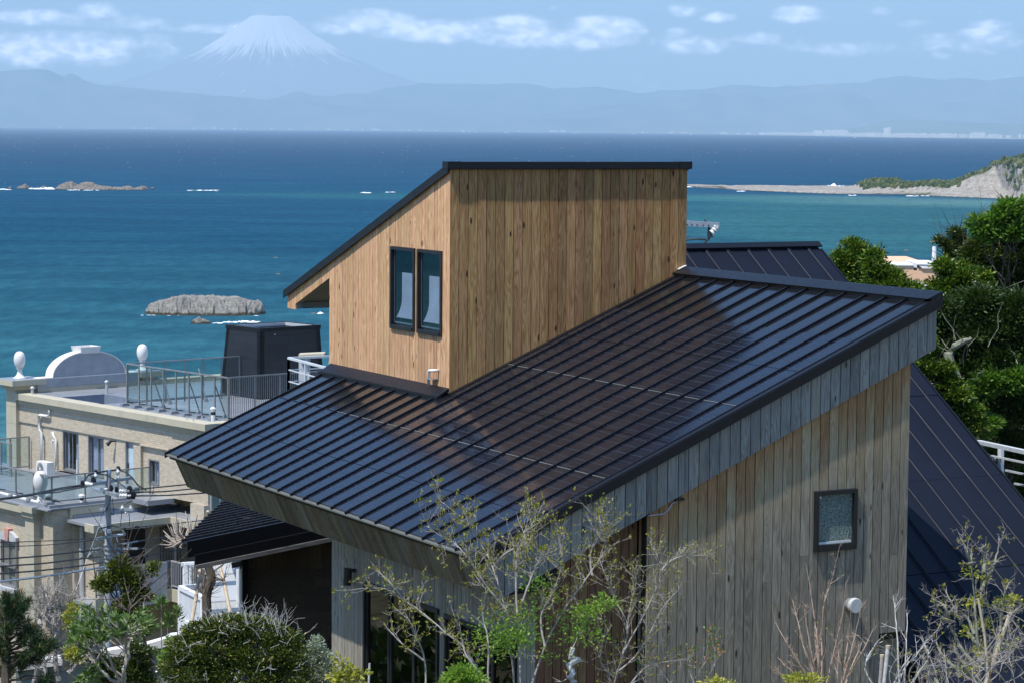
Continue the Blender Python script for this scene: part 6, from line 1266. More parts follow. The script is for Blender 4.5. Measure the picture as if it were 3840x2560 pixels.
for y, l in ((595, 14), (598, -12), (700, 16), (560, 8)): m_ = M(); m_.bar(dp(*cP(1241, y), 160), dp(*cP(1241+l, y+2), 160), .15, .15); part('bracket', m_, m_snow, am)
for x in (-26, 22): m_ = M(); m_.tube([dp(*cP(1242, 545), 160), dp(*cP(1242+x, 690), 160)], .02, 4); part('stay_wire', m_, m_alul, am)
# white houses in the gaps of the right trees
for (x0, y0, x1, y1, lab) in ((1880, 880, 2184, 1060, 'white house wall glimpsed through the big evergreen at the right edge'), (1180, 960, 1330, 1030, 'small white wall glimpsed behind the roof ridge corner')):
    o = thing('white_house', lab, 'house', tuple(dp(*cP((x0+x1)/2, y1+300), 110))); m_ = M(); m_.prism([dp(*cP(x, y), 110) for x, y in ((x0, y0+40), (x1, y0+30), (x1, 6000), (x0, 6000))], bk2*.4); part('wall', m_, m_snow, o)
    m_ = M(); m_.prism([dp(*cP(x, y), 109.5) for x, y in ((x0-10, y0+42), ((x0+x1)/2, y0), (x1+10, y0+32), (x1+10, y0+40), (x0-10, y0+50))], bk2*.45); part('roof', m_, m_gstone, o)

# ---- roadside wall with pale coping at the bottom left
cB_ = lambda x, y: (x*.29762, 2180+y*.29762)
rw = thing('roadside_wall', 'grey-green garden wall with white coping behind the lower left shrubs', 'wall', tuple(dp(*cB_(1200, 1500), 46)))
pts_ = [(200, 1060), (700, 990), (1150, 945), (1450, 880), (1800, 830), (2100, 745), (2400, 650), (2800, 560)]; m_c = M(); m_w = M()
for (p, q) in zip(pts_[:-1], pts_[1:]):
    a = dp(*cB_(*p), 46); b_ = dp(*cB_(*q), 46); m_c.bar(a, b_, .30, .14); 
    m_w.prism([a-V(0, 0, .071), b_-V(0, 0, .071), b_-V(0, 0, 2.5), a-V(0, 0, 2.5)], V(eF[0], eF[1], 0)*.12)
part('wall', m_w, plain('grey_green_wall', (.22, .26, .25), .85), rw); part('coping', m_c, m_wpaint, rw)
m_ = M(); q_ = [dp(*cB_(x, y), 45.6) for x, y in ((2115, 720), (2125, 690), (2160, 675), (2500, 640), (2500, 600))]; m_.tube(q_, .05, 8); part('pipe_rail', m_, m_snow, rw)
# ================================================================ plants
NR = np.random.RandomState(11)
PXM = 1/5775.0                                                     # metres per 2352-wide pixel at one metre depth
def leafmat(name, stops, trans=.28, rough=.45, spec=.35):
    m = bpy.data.materials.new(name); m.use_nodes = True; g_ = NT(m.node_tree); b_ = m.node_tree.nodes['Principled BSDF']; o = m.node_tree.nodes['Material Output']
    rnd_ = g_.new('ShaderNodeNewGeometry').outputs['Random Per Island']; c = g_.ramp(rnd_, stops); g_.l.new(c, b_.inputs['Base Color']); b_.inputs['Roughness'].default_value = rough; b_.inputs['Specular IOR Level'].default_value = spec
    t = g_.new('ShaderNodeBsdfTranslucent'); g_.l.new(g_.mix(1.0, c, (1.0, 1.25, .45), 'MULTIPLY'), t.inputs[0]); mx = g_.new('ShaderNodeMixShader'); mx.inputs[0].default_value = trans
    g_.l.new(b_.outputs[0], mx.inputs[1]); g_.l.new(t.outputs[0], mx.inputs[2]); g_.l.new(mx.outputs[0], o.inputs[0]); return m
L_glossy = leafmat('glossy_bright_leaf', [(0, (.028, .06, .009)), (.45, (.075, .14, .018)), (.85, (.15, .23, .028)), (1, (.33, .37, .06))], rough=.35)
L_dark = leafmat('dark_olive_leaf', [(0, (.022, .045, .010)), (.5, (.05, .085, .018)), (.9, (.09, .12, .025)), (1, (.20, .19, .04))], .2, .35)
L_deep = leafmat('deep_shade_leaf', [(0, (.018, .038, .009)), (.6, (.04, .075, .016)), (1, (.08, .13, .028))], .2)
L_fresh = leafmat('fresh_spring_leaf', [(0, (.07, .15, .025)), (.6, (.13, .24, .04)), (1, (.20, .32, .07))], .4)
L_bud = leafmat('bronze_budding_leaf', [(0, (.14, .085, .02)), (.35, (.22, .19, .035)), (.75, (.32, .33, .05)), (1, (.45, .45, .09))], .35)
L_lime = leafmat('lime_new_leaf', [(0, (.13, .23, .035)), (.6, (.22, .35, .055)), (1, (.34, .46, .10))], .4)
L_long = leafmat('narrow_green_leaf', [(0, (.07, .13, .03)), (.6, (.14, .22, .06)), (1, (.25, .33, .12))], .25, .4)
L_pine = leafmat('pine_needle', [(0, (.012, .035, .014)), (.6, (.03, .07, .022)), (1, (.07, .11, .03))], .15)
L_silver = leafmat('silver_leaf', [(0, (.22, .26, .20)), (1, (.48, .52, .42))], .2)
L_yellow = leafmat('yellow_green_leaf', [(0, (.22, .24, .03)), (.6, (.42, .40, .06)), (1, (.55, .52, .12))], .3)
B_grey = plain('pale_grey_bark', (.34, .31, .28), .85, var=.25, scale=20); B_dark = plain('dark_bark', (.09, .075, .055), .9, var=.35, scale=14); B_red = plain('reddish_twig_bark', (.36, .26, .20), .8, var=.3, scale=18)
B_green = plain('lichen_green_bark', (.22, .23, .17), .85, var=.3, scale=14); B_cane = plain('bamboo_cane', (.50, .42, .30), .6, var=.15, scale=9); B_white = plain('whitish_bark', (.50, .49, .47), .8, var=.25, scale=16)

def leaves(P_, D_, L, W, rs=NR, lj=.35, upb=.3):
    n = len(P_); D_ = D_/(np.linalg.norm(D_, axis=1, keepdims=True)+1e-9); r = rs.normal(size=(n, 3)); r[:, 2] += upb*2
    s = np.cross(D_, r); s /= np.linalg.norm(s, axis=1, keepdims=True)+1e-9; nn_ = np.cross(s, D_)
    l = L*(1+lj*(rs.rand(n, 1)*2-1)); w_ = W*(1+lj*(rs.rand(n, 1)*2-1))
    v = np.stack([P_, P_+D_*l*.45+s*w_*.5+nn_*w_*.12, P_+D_*l, P_+D_*l*.45-s*w_*.5+nn_*w_*.12], 1).reshape(-1, 3)
    return v, np.arange(4*n).reshape(n, 4)
def at_d(x, y, d): return rayD(x, y)*d
def lump_pts(lumps, n, d, thick=1.0, clus=.5, per=22, rs=NR, crad=.12):
    """leaf clusters spread through lumps given as (x, y, rx, ry) pixels at depth d; returns leaf points, directions, cluster centres"""
    A = np.array([l[2]*l[3] for l in lumps], float); A /= A.sum(); nc = max(1, n//per); ids = rs.choice(len(lumps), nc, p=A)
    u = rs.normal(size=(nc, 3)); u /= np.linalg.norm(u, axis=1, keepdims=True); r = rs.rand(nc, 1)**.33; r = clus+(1-clus)*r if False else np.maximum(r, rs.rand(nc, 1)**.2*clus); u *= r
    c = np.empty((nc, 3)); cen = np.empty((nc, 3))
    for i, l in enumerate(lumps):
        dd = l[4] if len(l) > 4 else d; m = ids == i; k = dd*PXM; ce = at_d(l[0], l[1], dd); cen[m] = ce
        c[m] = ce+u[m, 0:1]*R2*l[2]*k+u[m, 1:2]*U2*l[3]*k+u[m, 2:3]*fw*(l[2]+l[3])*.5*k*thick
    cr = crad*(.6+.8*rs.rand(nc, 1, 1)); q = rs.normal(size=(nc, per, 3)); q /= np.linalg.norm(q, axis=2, keepdims=True); q[:, :, 2] = np.abs(q[:, :, 2])*.8-.1
    pts = c[:, None]+q*cr*rs.rand(nc, per, 1)**.5; out = (c-cen); out /= np.linalg.norm(out, axis=1, keepdims=True)+1e-9
    dirs = q+out[:, None]*.8+rs.normal(size=q.shape)*.35
    return pts.reshape(-1, 3), dirs.reshape(-1, 3), c
def wig(a, b, n, amp, rs=NR):
    t = np.linspace(0, 1, n)[:, None]; p = a+(b-a)*t; w_ = np.cumsum(rs.normal(size=(n, 3)), 0)*amp/n**.5; w_ -= w_[0]+(w_[-1]-w_[0])*t; return [q for q in p+w_]
def spray_leaves(tips, L, W, per, spread=.8, rs=NR):
    P_ = np.repeat(np.array([t[0] for t in tips]), per, 0); D_ = np.repeat(np.array([t[1] for t in tips]), per, 0); D_ = D_/(np.linalg.norm(D_, axis=1, keepdims=True)+1e-9)+rs.normal(size=P_.shape)*spread; D_[:, 2] += .25
    return leaves(P_+rs.normal(size=P_.shape)*L*.25, D_, L, W, rs)
def cat_(*A):
    V_, F_ = [], []; o = 0
    for v, f in A: V_.append(v); F_.append(f+o); o += len(v)
    return np.concatenate(V_), np.concatenate(F_)
def ground_under(p): z = gz(p); return V(p[0], p[1], z-.15)

def leafy(name, label, cat, d, lumps, n, L, W, lm, bark=B_dark, trunk=None, tr=.10, crad=.14, group=None, thick=1.0, limbs=10, sparse=False, twigs=0, per=22, clus=.75, sub=0):
    if sub:
        L2 = []
        for l in lumps:
            for k_ in range(sub):
                a_ = NR.uniform(0, 2*math.pi); q_ = NR.uniform(.35, .78); f_ = NR.uniform(.30, .58); dd_ = (l[4] if len(l) > 4 else d)-NR.uniform(-.6, 1)*(l[2]+l[3])*.4*d*PXM
                L2.append((l[0]+math.cos(a_)*l[2]*q_, l[1]+math.sin(a_)*l[3]*q_, l[2]*f_, l[3]*f_, dd_))
        lumps0 = lumps; lumps = L2
    c0 = at_d(trunk[0], trunk[1], d) if trunk else at_d(lumps[0][0], lumps[0][1]+lumps[0][3]*2, d)
    base = ground_under(c0*1.012); o = thing(name, label, cat, tuple(base), group)
    pts, dirs, cen = lump_pts(lumps, n, d, thick, clus, per, crad=crad)
    ks = 1+ (max(l[2] for l in lumps)*PXM*.5); tm = M(); top = at_d(*(trunk[2:4] if trunk and len(trunk) > 3 else (lumps[0][0], lumps[0][1]+lumps[0][3])), d)*ks
    tm.tube(wig(base, top, 9, .25), [tr*(1-.75*i/8) for i in range(9)], 8); part('trunk', tm, bark, o)
    bm = M()
    for l in (lumps if not sub else lumps[::3]):
        e = at_d(l[0], l[1], l[4] if len(l) > 4 else d)*ks; st = base+(top-base)*NR.uniform(.8, 1.0); bm.tube(wig(st, e, 7, .2), [tr*.45*(1-.8*i/6) for i in range(7)], 6)
    for i in NR.choice(len(cen), min(len(cen), limbs*len(lumps)), replace=False):
        c = cen[i]; l = min(lumps, key=lambda l_: np.linalg.norm(at_d(l_[0], l_[1], l_[4] if len(l_) > 4 else d)-c)); e = at_d(l[0], l[1], l[4] if len(l) > 4 else d)
        bm.tube(wig(e, c, 5, .06), [tr*.16, tr*.13, tr*.1, tr*.07, tr*.03], 4, cap=False)
    for i in range(twigs):
        c = cen[NR.randint(len(cen))]; q = c+V(*(NR.normal(size=3)*.25))+V(0, 0, .35*NR.rand()+.15); bm.tube(wig(c, q, 4, .04), [.008, .006, .004, .002], 4, cap=False)
    part('branches', bm, bark, o); part('foliage', leaves(pts, dirs, L, W), lm, o); return o

# ---- trees on the right, behind the black roof
G = 'evergreens on the slope at the right'
leafy('evergreen_tree', 'bright rounded evergreen just right of the black roof edge, leftmost of the slope trees', 'tree', 52, [(1955, 582, 27, 24), (1930, 606, 24, 20), (1962, 615, 34, 26), (1944, 640, 34, 26), (1985, 660, 50, 24), (1960, 690, 60, 26)], 26000, .085, .034, L_glossy, sub=6, tr=.12, crad=.17, group=G, per=18)
leafy('evergreen_tree', 'small-headed bright evergreen in front of the peach building, second slope tree', 'tree', 50, [(2016, 600, 24, 22), (2004, 628, 28, 20), (2036, 640, 26, 20), (2058, 662, 34, 16), (2030, 672, 50, 22), (2092, 668, 24, 14), (2084, 690, 50, 24)], 26000, .085, .034, L_glossy, sub=6, tr=.11, crad=.16, group=G, per=18)
leafy('evergreen_tree', 'yellow-green glossy evergreen filling the middle of the right-hand slope', 'tree', 45, [(2170, 622, 22, 18), (2195, 640, 40, 28), (2225, 655, 38, 30), (2170, 668, 32, 26), (2205, 690, 46, 30), (2150, 700, 26, 22), (2245, 700, 34, 28), (2190, 730, 50, 28)], 42000, .08, .034, L_glossy, sub=6, tr=.14, crad=.16, group=G, per=18)
leafy('evergreen_tree', 'tall dark olive evergreen at the right edge, highest broad crown', 'tree', 46, [(2300, 560, 50, 26), (2345, 545, 36, 26), (2262, 572, 30, 22), (2285, 600, 44, 30), (2335, 600, 40, 34), (2240, 600, 24, 22), (2310, 645, 48, 30), (2355, 650, 34, 34), (2275, 640, 30, 24), (2250, 625, 22, 18)], 46000, .095, .028, L_dark, sub=6, tr=.16, crad=.18, group=G, trunk=(2330, 900, 2325, 640), twigs=60, per=16)
leafy('young_tree', 'young fresh-leaved tree rising above the dark olive evergreen at the top right', 'tree', 45, [(2246, 516, 12, 11), (2260, 530, 16, 12), (2288, 512, 16, 14), (2318, 480, 16, 14), (2300, 496, 13, 11), (2334, 505, 18, 16), (2350, 488, 12, 18), (2282, 540, 20, 12), (2330, 535, 24, 14)], 5200, .12, .045, L_fresh, tr=.035, crad=.15, group=None, trunk=(2318, 800, 2312, 560), per=9, limbs=2, twigs=30)
leafy('wispy_tree', 'thin half-bare tree leaning left over the peach building', 'tree', 47, [(2156, 553, 8, 6), (2170, 562, 10, 8), (2192, 535, 13, 9), (2206, 552, 13, 12), (2185, 575, 15, 12), (2212, 580, 16, 14), (2200, 600, 18, 14)], 5200, .075, .025, L_dark, sub=6, tr=.04, crad=.11, trunk=(2225, 720, 2205, 590), per=12, limbs=6, twigs=60)
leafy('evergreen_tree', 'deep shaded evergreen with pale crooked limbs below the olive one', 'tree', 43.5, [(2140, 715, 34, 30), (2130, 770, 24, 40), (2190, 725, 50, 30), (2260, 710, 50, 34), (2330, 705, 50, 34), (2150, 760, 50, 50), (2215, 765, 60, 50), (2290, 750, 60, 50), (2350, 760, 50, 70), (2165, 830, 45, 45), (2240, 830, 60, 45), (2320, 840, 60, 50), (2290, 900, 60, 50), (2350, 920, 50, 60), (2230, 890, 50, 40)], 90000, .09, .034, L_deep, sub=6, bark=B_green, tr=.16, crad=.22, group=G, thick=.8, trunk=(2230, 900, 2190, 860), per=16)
leafy('evergreen_bush', 'sunlit small-leaved bush against the edge of the steep black roof', 'bush', 42.5, [(2122, 820, 16, 22), (2135, 850, 22, 22), (2120, 790, 14, 20), (2172, 872, 24, 20), (2190, 896, 30, 22), (2206, 925, 30, 24), (2226, 948, 26, 22), (2165, 850, 20, 16), (2240, 975, 24, 18)], 20000, .06, .028, L_glossy, sub=6, tr=.06, crad=.13, per=16)
leafy('leafy_bush', 'bush with large fresh leaves hanging above the white stair railing', 'bush', 43, [(2258, 880, 18, 12), (2280, 870, 22, 13), (2310, 885, 24, 15), (2335, 870, 20, 20), (2255, 905, 16, 12), (2252, 990, 18, 13), (2268, 975, 14, 12)], 3400, .13, .045, L_fresh, tr=.04, crad=.16, per=9)
leafy('bamboo_grass', 'feathery olive bamboo grass beside the white railing at the right edge', 'bush', 45, [(2330, 1025, 40, 26), (2350, 1045, 30, 24), (2290, 1030, 24, 20), (2290, 935, 30, 24), (2325, 925, 34, 30), (2345, 960, 34, 34), (2300, 970, 30, 24), (2320, 995, 40, 26), (2275, 1005, 24, 16)], 26000, .075, .016, L_dark, sub=6, tr=.03, crad=.14, per=20)
leafy('evergreen_bush', 'bright green bush seen through the white stair railing', 'bush', 46, [(2335, 1075, 36, 30), (2350, 1110, 34, 36), (2300, 1060, 26, 22), (2345, 1150, 30, 30)], 13000, .07, .034, L_glossy, sub=6, tr=.05, crad=.14, per=16)
# pale crooked limbs in the shaded evergreen
o = thing('crooked_tree', 'pale crooked bare trunk in the shade right of the ridge corner', 'tree', tuple(ground_under(at_d(2180, 900, 42.6)))); m_ = M()
m_.tube([at_d(x, y, 42.6) for x, y in ((2196, 870), (2182, 835), (2178, 812), (2192, 795), (2215, 783), (2232, 778))], [.10, .09, .085, .06, .05, .02], 8); part('trunk', m_, B_green, o); m_ = M()
m_.tube([at_d(x, y, 46) for x, y in ((2178, 812), (2165, 790), (2150, 780))], [.03, .02, .01], 6)
for i in range(12):
    a = at_d(NR.uniform(2150, 2340), NR.uniform(760, 860), 42.7); m_.tube(wig(a, a+V(*(NR.normal(size=3)*.3))+V(0, 0, .5), 5, .1), [.009, .008, .006, .004, .002], 4, cap=False)
part('branches', m_, B_green, o, kind='stuff')

# ---- skeleton plants: stems given as pixel paths, twigs grown from them
def stems(paths, d, r0, r1, jit=.25, n=5):
    out = []
    for p in paths:
        dd = d+NR.uniform(-jit, jit); k = [dd+NR.uniform(-jit, jit)*i/len(p) for i in range(len(p))]; P_ = [at_d(x, y, z) for (x, y), z in zip(p, k)]; Q = []
        for i in range(len(P_)-1):
            for s_ in range(n):
                t = s_/n; p_1 = P_[max(i-1, 0)]; a, b_ = P_[i], P_[i+1]; c = P_[min(i+2, len(P_)-1)]; Q.append(.5*((2*a)+(-p_1+b_)*t+(2*p_1-5*a+4*b_-c)*t*t+(-p_1+3*a-3*b_+c)*t**3))
        Q.append(P_[-1]); N_ = len(Q); Q = [q+V(*(NR.normal(size=3)*r1*.8)) for q in Q]; out.append((Q, [r0+(r1-r0)*i/(N_-1) for i in range(N_)]))
    return out
def twig(m_, p, dr, L, r, lev, tips, up=.25, spread=.7, nsub=3, bend=.25):
    dr = dr/np.linalg.norm(dr); n = 4; pts = [p]; q = p.copy(); dd = dr.copy()
    for i in range(n): dd = dd+NR.normal(size=3)*bend*.4+V(0, 0, up*.15); dd /= np.linalg.norm(dd); q = q+dd*L/n; pts.append(q)
    m_.tube(pts, [r*(1-.7*i/n) for i in range(n+1)], 4 if r < .006 else 5, cap=False); tips.append((pts[-1], dd))
    if lev > 0:
        for i in range(nsub):
            k = NR.randint(1, n+1); d2 = dd+NR.normal(size=3)*spread; d2[2] += up*.5; twig(m_, pts[k], d2, L*NR.uniform(.35, .65), r*.6, lev-1, tips, up, spread, max(1, nsub-1), bend)
def skeleton(name, label, cat, d, paths, r0, r1, ntw, tl, bark, lm=None, lper=3, L=.03, W=.015, extra=None, spread=.75, up=.3, lev=1, tr=.0028, group=None, twbark=None, leaf_p=1.0, start=.25, n_sub=3, base=None):
    st = stems(paths, d, r0, r1); b0 = ground_under(st[0][0][0]) if base is None else base; o = thing(name, label, cat, tuple(b0), group); m_ = M()
    for Q, R in st:
        m_.tube(Q, R, 7)
        if Q[0][2] > b0[2]+.1 and Q is st[0][0]: m_.tube([b0, Q[0]], [R[0]*1.1, R[0]], 7)
    part('stems', m_, bark, o); tips = []; tm = M()
    for Q, R in st:
        n = max(2, int(ntw*len(Q)/20))
        for i in range(n):
            k = NR.randint(int(len(Q)*start), len(Q)); dr = Q[min(k+1, len(Q)-1)]-Q[max(k-1, 0)]; dr = dr/(np.linalg.norm(dr)+1e-9)+NR.normal(size=3)*spread; dr[2] += up
            twig(tm, Q[k], dr, tl*NR.uniform(.5, 1.3), min(R[k]*.7, tr*1.6), lev, tips, up, spread, n_sub)
        tips.append((Q[-1], Q[-1]-Q[-2]))
    part('twigs', tm, twbark or bark, o, kind='stuff')
    if lm is not None:
        tp = [t for t in tips if NR.rand() < leaf_p]; part('leaves', spray_leaves(tp, L, W, lper), lm, o)
    if extra:
        for (lumps, n, LL, WW, mt_, cr_) in extra: pts, dirs, _ = lump_pts(lumps, n, d, .8, .5, 8, crad=cr_); part('new_foliage', leaves(pts, dirs, LL, WW), mt_, o)
    return o
c9 = lambda L_: [(735+.3906*x, 1163.7+.3906*y) for x, y in L_]
c8 = lambda L_: [(1776.2+.46886*x, 833+.46886*y) for x, y in L_]
cZ = lambda L_: [(2021.2+.21874*x, 1225+.21874*y) for x, y in L_]
cB2 = lambda L_: [(.18229*x, 1335.2+.18229*y) for x, y in L_]
cK = lambda L_: [(392+.21098*x, 1139.2+.21098*y) for x, y in L_]
c5 = lambda L_: [(.33333*x, 1139.2+.33333*y) for x, y in L_]
# budding tree in front of the house
skeleton('budding_tree', 'many-stemmed budding tree before the long wall, its bare stems rising over the solar roof', 'tree', 21.0,
    [c9([(1100, 1160), (1140, 1035), (1100, 700), (1078, 560), (1030, 400), (990, 290), (900, 150), (830, 60), (700, -40)]), c9([(1240, 1060), (1330, 800), (1450, 580), (1560, 430), (1680, 240), (1668, 180), (1740, 90)]), c9([(1180, 1060), (1170, 850), (1140, 650), (1090, 560)]),
     c9([(1110, 620), (990, 480), (900, 340), (820, 240), (740, 180), (620, 80)]), c9([(1160, 620), (1150, 420), (1165, 240), (1200, 150), (1290, 90)]), c9([(1190, 560), (1240, 420), (1300, 300), (1390, 250)]), c9([(1320, 820), (1300, 640), (1370, 500), (1420, 330), (1400, 160)]), c9([(1600, 400), (1590, 280), (1650, 130), (1640, 60)]), c9([(1030, 400), (1060, 300), (1160, 230), (1240, 180), (1250, 40)])],
    .0095, .0020, 22, .19, B_grey, L_bud, 4, .024, .013, extra=[(
     [(*p, 20, 14) for p in c9([(1230, 455), (1310, 545), (1280, 480)])]+[(*p, 42, 26) for p in c9([(1100, 760), (1190, 800), (1060, 800)])]+[(*p, 26, 18) for p in c9([(1010, 660), (1220, 640), (1240, 690)])]+[(*p, 34, 24) for p in c9([(1480, 690), (1540, 760)])]+[(*p, 20, 13) for p in c9([(1400, 900), (960, 880), (970, 760)])], 2100, .032, .016, L_lime, .14)], lev=2, start=.25, leaf_p=.5, tr=.0019)
skeleton('budding_tree', 'budding sapling arching left across the glazed doors', 'tree', 20.4,
    [c9([(1000, 1160), (960, 1035), (930, 960), (850, 830), (720, 720), (590, 610), (500, 550), (400, 485), (280, 475), (150, 490)]), c9([(500, 550), (440, 480), (400, 430), (340, 370)]), c9([(590, 610), (580, 520), (625, 495)]), c9([(620, 1160), (615, 900), (560, 740), (520, 660), (470, 620)]), c9([(610, 900), (480, 800), (380, 690)]), c9([(985, 1060), (990, 800), (960, 640), (975, 480), (900, 455)]), c9([(960, 1000), (860, 870), (830, 760), (790, 640)])],
    .0085, .002, 14, .13, B_grey, L_bud, 5, .024, .012, lev=1, start=.2, leaf_p=.8, tr=.0018)
skeleton('budding_tree', 'twiggy grey tree in front of the right half of the sheltered brown wall', 'tree', 21.6,
    [c9([(1700, 1160), (1730, 1035), (1775, 880), (1810, 700), (1745, 560), (1690, 430), (1640, 300)]), c9([(1780, 860), (1880, 680), (1960, 520), (2005, 400), (1990, 300), (1940, 200)]), c9([(2010, 370), (2060, 320), (2150, 285), (2290, 290)]), c9([(1800, 720), (1830, 560), (1860, 420), (1830, 320)]), c9([(1730, 1000), (1650, 900), (1680, 700), (1620, 640)]), c9([(1760, 960), (1850, 880), (1930, 760), (2010, 600), (2110, 480)]), c9([(1810, 1060), (1920, 940), (2080, 900)])],
    .0085, .0018, 26, .17, B_grey, L_bud, 3, .022, .011, extra=[([(*p, 24, 14) for p in c9([(1680, 575), (1580, 630)])], 520, .034, .018, L_lime, .09)], lev=2, start=.15, leaf_p=.35, tr=.0018)
skeleton('birch_stump', 'whitish upright trunk cut short among the budding stems', 'tree', 21.3, [c9([(1470, 1160), (1482, 1000), (1495, 860)])], .032, .026, 10, .16, B_white, L_bud, 3, .022, .011, leaf_p=.4)
leafy('lime_bush', 'low lime-green bush at the foot of the budding tree by the bottom edge', 'bush', 19.8, [(*p, 30, 22) for p in c9([(840, 990), (800, 1030), (880, 1030)])], 1500, .036, .02, L_lime, tr=.01, crad=.06, per=8)
skeleton('red_tipped_shrub', 'sparse shrub with red-tipped leaves below the middle of the long wall', 'bush', 22.0, [c9([(2160, 1160), (2190, 1035), (2250, 930), (2290, 780)]), c9([(2200, 1035), (2160, 940), (2130, 870)]), c9([(2240, 1060), (2310, 950), (2330, 880)]), c9([(2100, 1080), (2000, 960), (1960, 850)])], .006, .002, 14, .12, B_grey, leafmat('red_green_leaf', [(0, (.10, .20, .04)), (.6, (.16, .24, .05)), (.8, (.40, .12, .06)), (1, (.5, .2, .1))]), 4, .028, .014, leaf_p=.8)
# long bare shoots at the right of the wall
def shoots(base, tips, r=.006): return [[base, (base[0]+(t[0]-base[0])*.35+NR.uniform(-6, 6), base[1]+(t[1]-base[1])*.35), (base[0]+(t[0]-base[0])*.75+NR.uniform(-8, 8), base[1]+(t[1]-base[1])*.7), t] for t in tips]
skeleton('bare_shoots', 'clump of long bare whip-like shoots in front of the round wall vent', 'bush', 21.5,
    shoots((1885, 1600), c8([(120, 1010), (160, 980), (95, 1160), (10, 1270), (80, 1380), (200, 1240), (240, 1150)]))+[c8([(210, 1600), (240, 1440), (245, 1200), (290, 1050), (330, 880)]), c8([(260, 1580), (300, 1400), (340, 1230), (355, 1070)])]+shoots((1930, 1600), c8([(430, 1190), (450, 1250), (380, 1215), (300, 1300), (345, 1330), (490, 1300)]))+shoots((1900, 1600), c8([(20, 1440), (0, 1500), (130, 1330)])),
    .009, .002, 9, .11, B_red, L_bud, 2, .02, .01, lev=1, leaf_p=.12, tr=.0026, up=.4, spread=.5)
skeleton('bare_shoots', 'pale arching bare shoots between the wall corner and the budding tree at right', 'bush', 21.8,
    [c8([(600, 1640), (640, 1500), (700, 1430), (760, 1350), (800, 1310)]), c8([(620, 1640), (610, 1400), (600, 1250), (588, 1140)]), c8([(640, 1640), (650, 1400), (657, 1225)]), c8([(560, 1640), (620, 1510), (680, 1420)]), c8([(640, 1640), (720, 1500), (790, 1480)]), c8([(540, 1640), (450, 1500), (500, 1380), (555, 1325)]), c8([(700, 1640), (690, 1560), (760, 1440), (740, 1380)])],
    .009, .0025, 8, .12, B_white, None, lev=1, tr=.0026, up=.3, spread=.6)
for lab, a, b_, r in (('whitish cut stake, taller of the two beside the wall foot', (85, 1175), (36, 1620), .0165), ('short grey cut stake, lower of the two beside the wall foot', (22, 1272), (-4, 1640), .015)):
    A_, B3 = cZ([a])[0], cZ([b_])[0]; o = thing('cut_stake', lab, 'stake', tuple(ground_under(at_d(*B3, 20.5))), 'cut stakes'); m_ = M(); top_ = at_d(*A_, 20.5); bot_ = at_d(*B3, 20.5); m_.tube([top_, top_+(bot_-top_)*.33, top_+(bot_-top_)*.66, bot_, ground_under(bot_)], [r, r*1.05, r, r*1.1, r*1.1], 10); part('cane', m_, B_white if r > .016 else B_grey, o)
    m_ = M(); m_.tube([top_+V(0, 0, .004), top_+V(0, 0, -.02)], r*1.25, 10); part('cut_end', m_, B_cane, o)
# budding tree at the lower right
skeleton('thorny_tree', 'upright thorny tree with small yellow leaf tufts before the steep black roof', 'tree', 22.0,
    [cZ([(1060, 1900), (1050, 1560), (1040, 1300), (1010, 900), (985, 600), (960, 300), (965, 130)]), cZ([(1130, 1300), (1085, 900), (1060, 600), (1075, 230)]), cZ([(1190, 1350), (1240, 1100), (1270, 900), (1300, 700), (1330, 560), (1410, 460)]), cZ([(1030, 1400), (850, 1200), (780, 1050), (720, 930), (690, 770), (600, 700), (550, 650)]), cZ([(1010, 1150), (900, 1000), (820, 880), (760, 740), (680, 580)]), cZ([(990, 1050), (930, 900), (840, 840)]),
     cZ([(1060, 600), (1110, 500), (1190, 350), (1230, 190), (1270, 80)]), cZ([(960, 330), (900, 150), (855, 60)]), cZ([(1090, 400), (1100, 250), (1120, 30)]), cZ([(1270, 900), (1400, 830), (1510, 740)]), cZ([(1240, 1140), (1400, 1180), (1500, 1220)]), cZ([(880, 1500), (760, 1380), (640, 1250), (570, 1090), (515, 950)]), cZ([(1000, 1560), (850, 1330), (780, 1210)]), cZ([(1060, 1400), (1200, 1300), (1320, 1150), (1420, 1000)]), cZ([(640, 1620), (560, 1500), (500, 1420)])],
    .019, .003, 11, .13, B_green, L_bud, 5, .026, .012, lev=2, leaf_p=.10, tr=.0024, spread=.85, up=.15, start=.12, twbark=B_grey,
    extra=[([(*p, 12, 9) for p in cZ([(1090, 350), (1070, 480), (960, 400), (990, 720), (1330, 720), (1270, 760), (1100, 970), (940, 1040), (1060, 1220), (880, 1440), (1380, 700), (1010, 760)])], 900, .035, .015, L_yellow, .06)])
for lab, pth, r, mt_ in (('thick cream stake leaning behind the thorny tree', [(1372, 820), (1260, 1140), (1180, 1360), (1090, 1640)], .017, B_cane), ('brown upright stake beside the thorny tree trunk', [(1150, 1250), (1150, 1400), (1152, 1700)], .019, B_dark), ('short orange-brown cane at the thorny tree fork', [(1032, 680), (1100, 1080), (1125, 1360)], .011, B_cane)):
    Q = [at_d(*p, 21.7) for p in cZ(pth)]; o = thing('support_stake', lab, 'stake', tuple(ground_under(Q[-1])), 'stakes of the thorny tree'); m_ = M(); m_.tube(Q+[ground_under(Q[-1])], r, 8); part('cane', m_, mt_, o)
